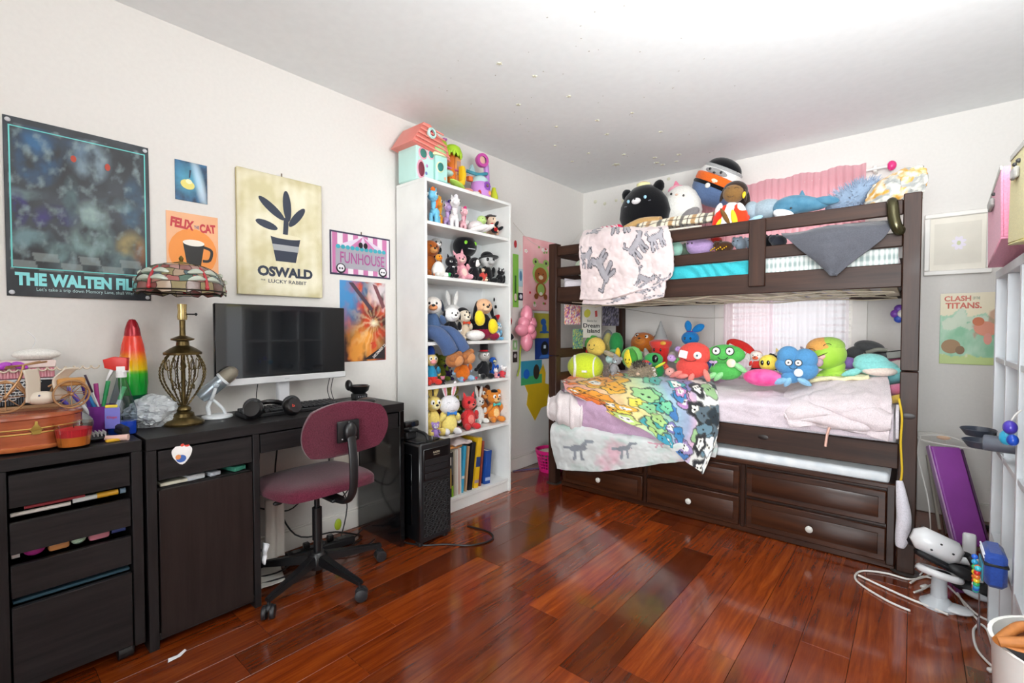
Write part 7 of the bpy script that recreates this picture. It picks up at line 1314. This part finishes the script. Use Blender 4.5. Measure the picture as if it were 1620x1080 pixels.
t = thing('plush_shark', 'blue plush shark lying along the upper rail', 'plush toy', UB(1268, 325, 2.98)); SB = M('#41708a', .95, kind='fur', col2='#55829a', scale=30); MB().tube([(-.125, 0, -.02), (-.09, 0, .0), (-.03, 0, .01), (.04, 0, 0), (.1, 0, -.01), (.16, 0, -.002)], lambda s: .012 + .052 * math.sin(math.pi * min(1, s * 1.1 + .06)) ** .6 * (1 - .6 * s), n=18, smooth=6).obj('body', SB, t); pt(t, 'white_belly', 'ball', fur('#e8ecee'), (-.08, -.028, -.04), (.055, .03, .03), (0, 25, 0)); pt(t, 'fin', 'leaf', SB, (.115, -.02, .005), (.022, .012, .06), (0, 102, 0)); pt(t, 'eye', 'ball', EYE, (-.04, -.055, -.018), .006); pt(t, 'dorsal_fin', 'tri', SB, (.0, .01, .06), (.02, .012, .025))
tag(MB().tube([UB(1305, 336, 2.95), UB(1330, 333, 2.95), UB(1345, 330, 2.95)], .012, n=8, smooth=4).obj('lace_trim', M('#e0d4c4', .7)), 'cream lace-edged cloth on the upper rail behind the shark tail', 'cloth')
c_ = UB(1348, 312, 3.15); t = thing('shaggy_cushion', 'pale blue-grey shaggy cushion leaning at the back of the upper bunk', 'cushion', c_, rot=(0, R(-24), 0)); pt(t, 'body', 'ball', fur('#8496ac'), (0, 0, 0), (.13, .05, .06), n=24); m = MB()
for k in range(520):
    a, b = rf.uniform(0, 6.28), rf.uniform(-1.2, 1.3); n_ = V((math.cos(a) * math.cos(b), math.sin(a) * math.cos(b), math.sin(b))); p = V((n_.x * .128, n_.y * .048, n_.z * .058)); m.cyl(p, p + (n_ + V((rf.uniform(-.5, .5), rf.uniform(-.5, .5), rf.uniform(-.3, .7)))) * .024, .0032, .0003, n=4)
m.obj('shaggy_fur', fur('#93a3ba'), t)['kind'] = 'stuff'
def p_seq(u, v): n_ = F(u, v, 3, 6); return mixc(hx('#9a9c9a') if n_ + .25 * (u - v) > .02 else hx('#c8963c'), hx('#f0ece0'), .25 + F(u, v, 9, 2))
c_ = UB(1418, 306, 3.05)
sq = [[c_ + V((-.105 + .068 * i, .02 - .045 * (1 if i in (1, 2) and j in (1, 2) else 0), -.075 + .05 * j - .03 + .025 * i)) for i in range(4)] for j in range(4)]
tag(sheet('sequin_cushion', sq, vmat(.3, 'sequin_print', .6), None, 50, 40, .01, 8, .06, p_seq), 'gold and silver sequin cushion leaning by the top of the right post', 'cushion')
# blanket roll and small things along the upper rail
tag(MB().tube([UB(990, 364, 3.0), UB(1015, 352, 3.02), UB(1045, 350, 3.02)], .032, n=16, smooth=6).obj('tan_blanket', cloth('#b8935f'), ang=80), 'tan blanket roll in front of the black cat cushion', 'blanket')
def p_plaid(u, v):
    a = (u * 7) % 1; b = (v * 3) % 1; c = hx('#e4d8c0') if a > .35 else hx('#b08a5c') if int(u * 7) % 2 else hx('#6a645c')
    if abs(a - .7) < .03 or abs(b - .5) < .05: c = hx('#4a443e')
    return c
tag(sheet('plaid_blanket', [[p + V((0, .03 * (j - 1) * 1.5, (.0 if j in (0, 3) else .026) - (.022 if j == 0 else 0))) for p in (UB(1010, 362, 2.97), UB(1050, 355, 2.97), UB(1090, 350, 2.97), UB(1130, 344, 2.97))] for j in range(4)], vmat(.85, 'printed_cloth', .2, .2), None, 80, 30, .008, 14, .02, p_plaid), 'cream, brown and charcoal plaid blanket folded along the upper rail', 'blanket')
tag(MB().tube([UB(1000, 363, 2.86) + V((0, 0, .0)), UB(1050, 364, 2.86), UB(1110, 357, 2.86)], .005, n=6, smooth=5).obj('white_rod', M('#d8d0c0', .5)), 'thin pale rod lying along the plaid blanket', 'rod') 
tag(MB().ell((0, 0, 0), (.035, .03, .028), n=18).obj('plush_ball', fur('#d82450'), None, UB(978, 361, 3.05)), 'crimson round plush at the left of the upper bunk', 'plush toy')
def p_str(u, v): return hx('#f0e4e4') if int((u + v * .3) * 9) % 2 else hx('#d84a70')
tag(sheet('striped_cloth', [[UB(950 + 9 * i, 364 - i * 1.5, 3.0 + .03 * j) + V((0, 0, .012 * (j % 2))) for i in range(4)] for j in range(3)], vmat(.85, 'printed_cloth', .2, .2), None, 30, 12, .004, 20, .02, p_str), 'pink and white striped cloth beside the crimson plush', 'cloth')
t = plush('plush_seal', 'white and grey plush face peeking between the crimson ball and tan blanket', (*tuple(UB(991, 362, 3.0))[:2], 1.69), .07, '#e4e4e0', 0, ear='none')
for (px, py, y, c, sx, sz, lab) in [(1069, 394, 3.05, '#a8dcc8', .045, .05, 'mint green plush behind the upper guard rail'), (1108, 391, 3.05, '#b89ac8', .085, .05, 'lavender round plush behind the upper guard rail'), (1088, 396, 3.1, '#5a6a5a', .06, .04, 'dark green plush between the mint and lavender ones'), (1145, 391, 3.0, '#4a2f1c', .055, .035, 'brown plush with gold beads behind the upper guard rail'), (1172, 387, 3.0, '#7c8894', .03, .04, 'grey striped plush left of the rail brace'), (1188, 386, 3.05, '#8c98a4', .025, .035, 'blue-grey plush directly behind the rail brace'), (1215, 384, 3.05, '#17171b', .05, .04, 'black plush right of the rail brace'), (1232, 382, 2.98, '#2a2c34', .04, .035, 'dark slate plush at the left edge of the grey cloth'), (1134, 380, 3.1, '#c83028', .03, .02, 'small red plush behind the lavender one')]:
    p = UB(px, py, y); t = thing('plush_animal', lab, 'plush toy', p); f = fur(c); pt(t, 'body', 'ball', f, (0, 0, 0), (sx, .05, sz)); pt(t, 'head', 'ball', f, (-sx * .55, -.02, sz * .35), sz * .7)
    for s in (-1, 1): pt(t, 'ear', 'ball', f, (-sx * .55 + s * sz * .45, -.01, sz * .95), sz * .26); pt(t, 'eye', 'ball', EYE, (-sx * .55 + s * sz * .25, -.02 - sz * .66, sz * .45), sz * .1, n=8)
    if 'gold' in lab:
        for k in range(9): pt(t, 'gold_bead', 'ball', M('#d8a82c', .25, .8, 'metal'), (-.06 + k * .011, -.05, -.018 + .006 * (k % 3)), .006, n=8)
# ------------------------------------------------------------ curtains and rod
cr_ = thing('curtain_rod', 'white curtain rod with hot pink round finials above the window', 'curtain rod', (-.7, 3.87, 2.19)); a_ = A(1103, 320, 3.86) - V((-.7, 3.87, 2.19)); b_ = A(1411, 261, 3.86) - V((-.7, 3.87, 2.19)); a_.y = b_.y = 0
MB().cyl(a_, b_, .009).obj('rod', WHITE, cr_)
for p in (a_, b_): pt(cr_, 'finial', 'egg', M('#e83a84', .3), p, (.032, .024, .024), (0, 90, 0))
for f in (.1, .93): MB().box((a_.x + (b_.x - a_.x) * f - .01, 0, -.03), (a_.x + (b_.x - a_.x) * f + .01, .079, .012), .003).obj('bracket', WHITE, cr_)
def curt(name, label, x0, x1, zt, zb, col, op, folds, amp, yb=3.85, seed=0):
    n = 120; nz = 16; rows = []
    for j in range(nz + 1):
        v = j / nz; row = []
        for i in range(n + 1):
            u = i / n; row.append(V((x0 + (x1 - x0) * u, yb + amp * (.4 + .6 * v) * math.sin(u * folds * 6.283 + .8 * math.sin(u * 9 + seed)) + .006 * noise.noise(V((u * 8, v * 3, seed))), zt + (zb - zt) * v + .008 * math.sin(u * 31 + seed) * (1 if j == 0 else 0))))
        rows.append(row)
    return tag(MB().grid(rows).obj(name, sheer(col, op), ang=80), label, 'curtain')
curt('valance_curtain', 'pink ruffled curtain gathered on the rod above the upper bunk', a_.x - .7 + .02, b_.x - .7 - .13, 2.225, 1.72, '#f0b8c2', .9, 24, .02)
curt('sheer_curtain', 'sheer pale pink curtain panel at the left of the window, seen under the upper bunk', -1.12, -.78, 1.74, .74, '#f4dce6', .66, 7, .012, seed=3)
curt('sheer_curtain', 'sheer pale lilac curtain panel across the right of the window, seen under the upper bunk', -.80, -.33, 1.74, .74, '#f2e6f0', .6, 9, .012, seed=5)
tag(MB().tube([A(985, 488, 3.92), A(1060, 499, 3.92), A(1120, 503, 3.92), A(1200, 499, 3.92), A(1300, 492, 3.92)], .002, n=5, smooth=6).obj('thin_wire', M('#b8b0a8', .5)), 'thin wire drooping across the wall under the upper bunk', 'wire')
# balloon flower decal at the right
c_ = A(1428, 496, 3.9); t = thing('flower_toy', 'purple, blue and red petalled toy with a big eye by the right post', 'toy', c_)
for k, c in enumerate(['#d83a3a', '#7a4ab8', '#8a4ac0', '#3a5ac8', '#2f50d0', '#e8a0b0']): a = R(60 + 60 * k); pt(t, 'petal', 'ball', M(c, .4), (.036 * math.cos(a), 0, .036 * math.sin(a)), (.026, .014, .026))
e = pt(t, 'eye', 'ball', EW, (0, -.012, 0), (.026, .012, .026)); pt(e, 'pupil', 'ball', EYE, (.003, -.01, 0), (.01, .005, .011))
# ------------------------------------------------------------ framed picture and poster on the back wall
o_, w_, h_ = bwall(1463, 1572, 341, 436, 329, 432)
t = thing('framed_picture', 'white framed pale lilac flower print on the wall right of the bunk bed', 'picture', o_); fw = M('#ece8e2', .4)
for (a, b) in (((0, 0), (w_, .028)), ((0, h_ - .028), (w_, h_)), ((0, .028), (.028, h_ - .028)), ((w_ - .028, .028), (w_, h_ - .028))): MB().box((a[0], -.028, a[1]), (b[0], 0, b[1]), .004).obj('frame_side', fw, t)
bx('mount', (.028, -.012, .028), (w_ - .028, -.006, h_ - .028), M('#efe9dc', .6), t, 0); t['w'] = w_; t['h'] = h_; t['th'] = .012
for k in range(2): e = .20 + .05 * k; MB().box((w_ * (e - .045), -.014, h_ * (e - .03)), (w_ * (1.0 - e + .045), -.012, h_ * (1.03 - e)), 0).obj('mount_line', M(['#e2dccf', '#efe9dc'][k], .6), t) if k == 0 else None
shapes(t, [('p', [(.25, .22), (.78, .22), (.78, .76), (.25, .76)], '#dcd4e0')], 'print')
for k in range(8): a = k * 45; shapes(t, [('e', .52 + .11 * math.cos(R(a)), .5 + .13 * math.sin(R(a)), .1, .045, a, '#b9a6cc')], 'printed_petal')
for k in range(8): a = k * 45 + 22; shapes(t, [('e', .52 + .06 * math.cos(R(a)), .5 + .07 * math.sin(R(a)), .055, .025, a, '#e8e0ec')], 'printed_petal')
shapes(t, [('e', .52, .5, .03, .035, 0, '#c8cca0')], 'printed_centre')
o_, w_, h_ = bwall(1488, 1582, 465, 574, 461, 579)
def p_clash(u, v):
    n_ = F(u, v, 4, 3); c = mixc(hx('#f0e6b8'), hx('#f4ead0'), v)
    if v < .68 + n_ * .15: c = mixc(hx('#8cc8a0'), hx('#b8dcc0'), .5 + n_)
    if v < .14 + n_ * .05: c = hx('#c4d88c')
    if blob(u, v, .5, .58, .4, .1, .4) > .6 - n_: c = mixc(c, hx('#f0ead8'), .5)
    return mixc(c, hx('#c88a6a'), blob(u + n_ * .2, v + n_ * .2, .78, .55, .17, .12, .3) * .7)
t = poster('poster', 'pale green and yellow poster with orange-red title on the right wall section', 'poster', o_, w_, h_, 0, None, .0012, p_clash, 50, curl=.003)
ptext(t, 'CLASH', .30, .925, .46, .075, '#d8705c', .03); ptext(t, 'OF THE', .62, .925, .12, .04, '#7a8a6a', .01); ptext(t, 'TITANS.', .40, .825, .62, .085, '#d8705c', .03)
shapes(t, [('e', .2, .25, .17, .1, 10, '#a8845c'), ('e', .36, .2, .08, .06, 0, '#8a6a48'), ('e', .78, .5, .2, .1, -20, '#e89a80'), ('e', .66, .6, .1, .06, 10, '#d87a50'), ('e', .82, .36, .07, .08, 0, '#e8a090')])
# ------------------------------------------------------------ white cube shelf at the right
SX = .236; SY0, SY1, SZT = 1.76, 2.58, 1.36
cu = thing('cube_shelf', 'tall white cube shelf at the right edge of the room', 'shelf', ((SX + .62) / 2, (SY0 + SY1) / 2, 0)); so = V(cu.location); cw_ = M('#e0e4e8', .4)
def sb_(n, a, b): return bx(n, V(a) - so, V(b) - so, cw_, cu, .001)
sb_('end_panel', (SX, SY1 - .03, 0), (.63, SY1, SZT)); sb_('end_panel', (SX, SY0, 0), (.63, SY0 + .03, SZT)); sb_('top_panel', (SX, SY0 + .031, SZT - .03), (.63, SY1 - .031, SZT)); sb_('divider', (SX, 2.0, .03), (.62, 2.03, SZT - .031)); sb_('divider', (SX + .004, 2.30, .03), (.62, 2.318, SZT - .031))
for z in (.02, .36, .70, 1.03): 
    for (y0, y1) in ((1.791, 1.999), (2.031, 2.299), (2.319, 2.549)): sb_('shelf', (SX + .002, y0, z - .012), (.62, y1, z + .006))
sb_('back_panel', (.622, SY0 + .031, .02), (.63, SY1 - .031, SZT - .031))
def sy_(px): return at(px, 500, 'x', SX)[1]
# fabric bins on the shelf top
def fbin(label, y0, y1, z0, h_, col, ang, x0=.2):
    b = thing('fabric_bin', label, 'storage bin', (x0 + .14, (y0 + y1) / 2, z0)); b.rotation_euler = (R(ang), 0, 0); m = MB(); hw_ = (y1 - y0) / 2; th = .006; X0 = -.14
    f = cloth(col); m.box((X0, -hw_, 0), (.14, hw_, th), .002); m.obj('base', f, b); bx('front_side', (X0, -hw_, th), (X0 + th, hw_, h_), f, b, .002); bx('rear_side', (.14 - th, -hw_, th), (.14, hw_, h_), f, b, .002); bx('side', (X0 + th, -hw_, th), (.14 - th, -hw_ + th, h_), f, b, .002); bx('side', (X0 + th, hw_ - th, th), (.14 - th, hw_, h_), f, b, .002)
    bx('rim_band', (X0 - .002, -hw_ - .002, h_ - .012), (X0 + .003, hw_ + .002, h_ + .003), M('#a8a49c', .8, kind='cloth'), b, .001); bx('rim_band', (X0 + .0035, hw_ - .003, h_ - .012), (.14, hw_ + .002, h_ + .003), M('#a8a49c', .8, kind='cloth'), b, .001)
    hd = bx('handle', (X0 + .02, hw_ + .001, h_ * .68), (X0 + .09, hw_ + .012, h_ * .8), M('#9c9a96', .7, kind='cloth'), b, .004); bx('handle', (X0 - .012, -.035, h_ * .68), (X0 - .001, .035, h_ * .8), M('#9c9a96', .7, kind='cloth'), b, .004)
    for s in (-1, 1): pt(b, 'eyelet', 'ball', M('#3a3a3a', .4), (X0 - .003, s * .03, h_ * .85), .006, n=10)
    return b
fbin('dusty pink fabric bin tilted on top of the white cube shelf', 2.09, 2.42, SZT + .03, .235, '#d88aa4', -10); fbin('pale yellow fabric bin on top of the white cube shelf nearest the photo edge', 1.72, 1.99, SZT + .012, .25, '#cfc274', 5, .205)
# dark trays clipped to the shelf front
for k, (px, py, lab) in enumerate([(1561, 702, 'dark grey tray clipped on the shelf front, the lower left one'), (1572, 685, 'dark grey tray clipped on the shelf front, the upper one')]):
    p = at(px, py, 'y', 2.38 + .1 * k); t = thing('clip_tray', lab, 'tray', (SX - .045, p.y, p.z)); MB().lathe([(0, -.015), (.035, -.015), (.052, .01), (.049, .012), (.033, -.01), (0, -.01)], sx=1, sy=1.1).obj('tray', M('#3f4450', .35), t); bx('clip', (.03, -.012, -.02), (.048, .012, .01), bk2, t, .002)
t = thing('grip_roller', 'grey round-ended handle sticking out of the shelf front', 'handle', (SX - .04, sy_(1598), at(1590, 717, 'x', SX - .02).z)); MB().cyl((-.015, 0, 0), (.1, -.02, 0), .026, n=24, bev=.006).obj('grip', M('#5a5f6a', .4), t); MB().cyl((.1, -.02, 0), (.2, -.03, 0), .02, n=20).obj('shaft', bk2, t)
p = at(1596, 690, 'x', SX - .02); t = thing('bead_charm', 'violet, cyan and blue ball charm hanging on the shelf front above the grey handle', 'charm', p)
for k, (px, py, c, r_) in enumerate([(1598, 676, '#4a3aa8', .02), (1593, 692, '#3ab0d8', .022), (1602, 696, '#1f4ab0', .016)]): pt(t, 'ball', 'ball', M(c, .3), at(px, py, 'x', SX - .02) - p, (r_ * .8, r_, r_))
MB().tube([(0, 0, .03), (.01, .0, .06), (.024, 0, .08)], .0025, smooth=4).obj('cord', wcb if 'wcb' in globals() else WHITE, t)
# coin purse with bead string hanging on the shelf
p = at(1575, 890, 'x', SX - .03); t = thing('coin_purse', 'blue dotted coin purse hanging with a rainbow bead string on the shelf front', 'purse', p); bx('pouch', (-.03, -.075, -.055), (.02, .055, .05), M('#2a4a9c', .6, kind='cloth'), t, .012); bx('zip_band', (-.032, -.078, .012), (.022, .058, .02), BLACK, t, .002); bx('teal_panel', (-.034, -.05, -.05), (-.0305, .045, .005), M('#4aa0b8', .5), t, .002)
for k in range(12):
    for j in range(2): pt(t, 'dot', 'ball', M('#e8ecf4', .5), (-.0305, -.06 + k * .0095, .03 + j * .011), .0028, n=6)
bc = ['#2f6ad8', '#3ab0e0', '#38c070', '#f0d030', '#f08030', '#d83030', '#f0f0f0', '#d83030', '#f0b030', '#38b8c8', '#2f6ad8', '#30c0a0']
for k in range(22): s = k / 21; pt(t, 'bead', 'ball', M(bc[k % 12], .2, coat=.5), (-.045, .0 - .10 * s + .02, .01 - .09 * math.sin(math.pi * min(1, s * 1.15)) - .012), .0085, n=10)
MB().tube([(-.04, -.07, -.08), (-.04, -.075, -.12), (-.04, -.075, -.15)], .002, smooth=4).obj('chain', M('#a8a8b0', .3, 1, 'metal'), t); pt(t, 'feather_charm', 'leaf', M('#9a9aa4', .3, .8, 'metal'), (-.04, -.075, -.18), (.004, .012, .032))
# white bin with a brown sandal at the bottom right
p = at(1608, 1040, 'x', .17); t = thing('white_bin', 'round white bin at the bottom right corner of the photo', 'bin', (.305, 1.57, 0))
MB().lathe([(0, 0), (.135, 0), (.155, .42), (.16, .43), (.152, .43), (.13, .01), (0, .01)], n=40).obj('body', M('#e9e8e4', .35), t)
tag(MB().lathe([(0, 0), (.14, .0), (.143, .006), (0, .006)], n=36).obj('bin_liner', M('#1c1c20', .5), None, (.305, 1.57, .39)), 'black liner inside the round white bin', 'liner')
t = thing('sandal', 'tan leather slipper lying on top of the round white bin', 'shoe', (.262, 1.57, .432), R(35)); lt = M('#a5652c', .6, kind='skin', scale=60)
MB().ell((0, 0, .008), (.13, .05, .009), n=24).obj('sole', lt, t); m = MB().tube([(-.13, .0, .012), (-.06, -.03, .03), (.02, -.045, .02)], lambda s: .011, n=10, smooth=6).tube([(-.13, .0, .012), (-.06, .03, .03), (.02, .045, .02)], .011, n=10, smooth=6); m.obj('strap', lt, t); MB().ell((.04, 0, .025), (.08, .052, .032), n=24).obj('upper', lt, t)
# ------------------------------------------------------------ floor clutter at the right: headset and chargers
Z0 = lambda px, py, z=0: at(px, py, 'z', z)
c_ = Z0(1482, 958, .0); hs_ = thing('headset', 'white virtual reality headset with a black face pad perched on the floor clutter', 'headset', (*Z0(1483, 900, .14)[:2], .135)); hs_.location = at(1480, 862, 'y', 2.62); hs_.rotation_euler = (R(-10), R(22), R(12)); wv = M('#e6e6e8', .3)
bx('visor', (-.085, -.045, -.045), (.085, .035, .05), wv, hs_, .028, ang=70); bx('face_pad', (-.075, .03, -.05), (.08, .065, .035), bk2, hs_, .015); bx('lower_pad', (-.05, -.035, -.07), (.085, .03, -.045), bk2, hs_, .01)
for (x_, z_) in ((-.0, .015), (-.02, -.022), (.045, -.0)): pt(hs_, 'camera_dot', 'ball', EYE, (x_, -.0445, z_), (.005, .003, .004), n=10)
MB().tube([(.085, .02, .01), (.12, .03, .015), (.15, .0, -.03), (.14, -.02, -.06)], .012, n=10, smooth=6).obj('side_strap', bk2, hs_); MB().ell((.1, -.03, -.052), (.05, .02, .022), n=20).obj('nose_pad', bk2, hs_)
def stand_ring(name, label, px, py, r, rot, h):
    p = Z0(px, py); t = thing(name, label, 'controller', (p.x, p.y, 0)); MB().tube([(r * math.cos(a), r * .85 * math.sin(a), 0) for a in [2 * math.pi * i / 36 for i in range(36)]], .0145, n=12, closed=True).xf(Matrix.Translation((0, 0, h)) @ Euler(rot).to_matrix().to_4x4()).obj('ring', wv, t)
    MB().lathe([(0, 0), (.062, 0), (.062, .01), (.045, .022), (.027, .04), (.024, h - .02), (.026, h - .012), (0, h - .01)]).obj('dock_base', M('#c4c9ce', .3), t); MB().ell((.05, -.012, .012), (.055, .042, .014)).obj('dock_lobe', M('#d8dade', .3), t); pt(t, 'thumb_pad', 'ball', bk2, (.01, 0, h + .004), (.028, .024, .01)); return t
stand_ring('motion_controller', 'white ringed motion controller docked on a grey stand on the floor', 1485, 958, .062, (R(-14), R(8), 0), .135)
t = thing('motion_controller', 'white strap and black controller leaning upright behind the docked one', 'controller', (*Z0(1543, 940)[:2], 0)); MB().box((-.045, -.012, .10), (.0, .012, .26), .01, seg=2).obj('white_grip', wv, t); MB().tube([(-.13, -.03, .15), (-.06, -.03, .145), (.03, -.02, .15), (.06, .0, .16)], lambda s: .019 - .004 * s, n=12, smooth=5).obj('white_arm', wv, t); pt(t, 'end_cap', 'ball', wv, (-.12, -.03, .15), (.032, .018, .02)); MB().box((-.02, -.02, .03), (.025, .015, .15), .012, seg=2).obj('white_handle', wv, t); MB().ell((-.05, .0, .07), (.045, .04, .035)).obj('black_body', bk2, t); MB().ell((.0, -.01, .035), (.08, .05, .03)).obj('black_base', bk2, t); MB().ell((.0, -.05, .018), (.045, .02, .016), rot=(0, R(12), 0)).obj('grey_foot', M('#c8ccd2', .3), t)
for k, (px, py, r_, z_, lab) in enumerate([(1503, 888, .035, .1, 'black curved strap pad behind the white headset'), (1524, 900, .03, .11, 'black rounded pad behind the white strap'), (1540, 905, .035, .07, 'black round cushion under the white strap arm')]): p = at(px, py, 'z', z_); t = thing('strap_pad', lab, 'pad', p); pt(t, 'pad', 'ball', bk2, (0, 0, 0), (r_ * 1.3, r_, r_ * .6)); MB().tube([(-r_, 0, .0), (0, .02, r_), (r_ * 1.3, .03, .01)], .006, smooth=5).obj('strap', bk2, t)
wcb = M('#e4e0da', .4)
for k, (pts, r_, lab) in enumerate([([Z0(1440, 968), Z0(1400, 950), Z0(1355, 920), Z0(1362, 905), Z0(1400, 908), Z0(1440, 918), Z0(1470, 912)], .0045, 'long white cable looping over the floorboards in front of the right post'),
    ([Z0(1500, 975), Z0(1470, 962), Z0(1440, 950), Z0(1400, 932), Z0(1358, 912)], .0045, 'white cable running straight towards the docked controller'),
    ([Z0(1440, 925), Z0(1460, 915), Z0(1480, 922), Z0(1462, 934), Z0(1446, 940)], .004, 'white cable coil beside the foot of the right post'),
    ([Z0(1515, 940), Z0(1530, 965), Z0(1548, 985), Z0(1540, 1000), Z0(1546, 1030), Z0(1575, 1062)], .0042, 'white cable snaking from the controllers to the bottom right'),
    ([Z0(1552, 990), Z0(1562, 1000), Z0(1570, 1025), Z0(1577, 1040)], .004, 'white cable beside the shelf end at the bottom right'),
    ([Z0(1500, 930), Z0(1520, 950), Z0(1545, 975), Z0(1575, 990)], .004, 'white cable passing under the controllers'),
    ([Z0(1440, 908), Z0(1450, 895), Z0(1462, 900), Z0(1455, 912)], .0035, 'small white cable loop behind the bed post foot')]):
    q = [V((p.x, p.y, .0055 + .002 * (k % 3))) for p in pts]; tag(MB().tube(q, r_, n=8, smooth=8).obj('white_cable', wcb), lab, 'cable')
for k, (px, py, rz, lab) in enumerate([(1572, 1064, 30, 'white plug at the end of the snaking cable'), (1462, 930, 60, 'small white adapter by the right post'), (1480, 934, -20, 'small white adapter in front of the docked controller'), (1532, 974, 50, 'white connector right of the docked controller')]): p = Z0(px, py); t = thing('charger_plug', lab, 'plug', (p.x, p.y, .0), R(rz)); bx('body', (-.018, -.008, .001), (.018, .008, .015), wcb, t, .004); bx('tip', (.018, -.004, .004), (.028, .004, .01), CHROME, t, .001)
tag(MB().tube([Z0(1560, 880), Z0(1580, 905), Z0(1600, 915)], .003, n=6, smooth=5).xf(Matrix.Translation((0, 0, .005))).obj('black_cable', BLACK), 'thin black cable on the floor between the purple case and the shelf', 'cable')
tag(MB().box((-.03, -.012, 0), (.03, .012, .022), .006).obj('black_adapter', bk2, None, (*Z0(1568, 838)[:2], .0)), 'black adapter on the floor by the baseboard behind the shelf', 'adapter')
# purple folded case leaning against the wall
tp = at(1492, 705, 'y', 3.62); bt = at(1536, 868, 'y', 3.40)
t = thing('purple_case', 'tall purple vinyl case leaning on the wall right of the bunk bed', 'case', (bt.x, bt.y, 0)); 
ax_ = V((tp.x - bt.x, tp.y - bt.y, tp.z)); ln = ax_.length; rt_ = ax_.to_track_quat('Z', 'Y').to_matrix().to_4x4()
hm = Matrix.Translation((0, 0, .014)) @ rt_
pvm = M('#a04bb0', .25, coat=.3, bump=.06, kind='skin', scale=6); MB().box((-.072, -.014, 0), (.072, .014, ln - .02), .012, seg=3).xf(hm).obj('panel', pvm, t); MB().box((.073, -.016, 0), (.082, .016, ln - .018), .003).xf(hm).obj('clear_edge', M('#d8b0dc', .15), t); MB().box((-.083, -.012, .01), (-.073, .012, ln - .03), .003).xf(hm).obj('dark_edge', M('#5a3a5c', .4), t); MB().box((-.07, -.0155, ln - .06), (.07, -.0142, ln - .055), .0).xf(hm).obj('seam', M('#7f3590', .4), t)
t = thing('clothes_hanger', 'white clothes hanger resting on top of the purple case', 'hanger', tp + V((0, -.02, .03))); MB().tube([(-.1, 0, .015), (.02, 0, .03), (.13, 0, -.02), (.1, 0, -.025), (-.08, 0, -.01)], .004, closed=True, smooth=5).obj('frame', wcb, t); MB().ell((.0, 0, .02), (.03, .012, .012)).obj('peach_grip', M('#e8c0a0', .5), t)
for k, (x0, x1, y0, c, lab) in enumerate([(1467, 1480, 3.7, '#c9c0b2', 'cream rod leaning against the wall, left of the purple case'), (1474, 1492, 3.66, '#8a8478', 'grey-brown rod leaning behind the purple case'), (1478, 1500, 3.62, '#5a564e', 'dark rod leaning closest to the purple case')]):
    a = at(x0, 720, 'y', y0 + .1); b = at(x1 + 6, 872, 'y', y0 - .1); b.z = .006; tag(MB().cyl(a, b, .008, n=10).obj('leaning_rod', M(c, .5)), lab, 'rod')
tag(MB().box((-.07, -.02, 0), (.06, .0, .50), .004).obj('white_board', M('#e6e2da', .5), None, (.10, 3.93, .001)), 'white board standing on the floor against the wall behind the bed post', 'board')
tag(MB().tube([A(1456, 690, 3.0), A(1452, 720, 3.05), A(1468, 790, 3.1), A(1472, 850, 3.1), A(1464, 880, 3.1)], .003, n=6, smooth=6).obj('pale_cord', wcb), 'pale cord hanging down the outer side of the right post', 'cord')
# ------------------------------------------------------------ glow stars on the ceiling and dots on the wall
starm = M('#d6d3bd', .6)
for k, (px, py, s_) in enumerate([(975, 260, .035), (1036, 249, .018), (1039, 257, .022), (1048, 260, .02), (1070, 255, .015), (1074, 244, .018), (987, 244, .015), (905, 255, .014), (931, 242, .014), (878, 230, .012), (790, 100, .016), (846, 120, .014), (900, 152, .014), (820, 165, .016), (945, 190, .014), (1000, 178, .012), (880, 200, .012), (1045, 208, .014), (960, 212, .016)]):
    p = at(px, py, 'z', ZC); o = pt(None, 'glow_star', 'star', starm, (p.x, p.y, ZC - .002), (s_, .0018, s_), (90, 0, 37 * k)); tag(o, 'largest glow-in-the-dark star on the ceiling above the bunk bed' if k == 0 else 'small pale glow-in-the-dark star stuck on the ceiling', 'star', 'glow stars on the ceiling')
for k, (px, py) in enumerate([(942, 319), (957, 322), (975, 317), (986, 318), (1048, 301), (1058, 283)]):
    p = at(px, py, 'y', YB); o = pt(None, 'glow_dot', 'disc', starm, (p.x, YB - .003, p.z), (.018 - .002 * (k % 3), .003, .018 - .002 * (k % 3))); tag(o, 'small pale glow dot stuck on the back wall beside the black cat cushion', 'sticker', 'glow dots on the back wall')
m = MB(); rs = random.Random(9)
for k in range(60): m.ell((rs.uniform(-2.0, -.6), rs.uniform(1.6, 3.7), ZC), (rs.uniform(.002, .006), rs.uniform(.002, .004), .0012), n=6)
sp9 = m.obj('ceiling_specks', M('#b9b4a8', .7)); sp9['kind'] = 'stuff'; sp9['label'] = 'tiny chips and glue specks on the ceiling'; sp9['category'] = 'marks'
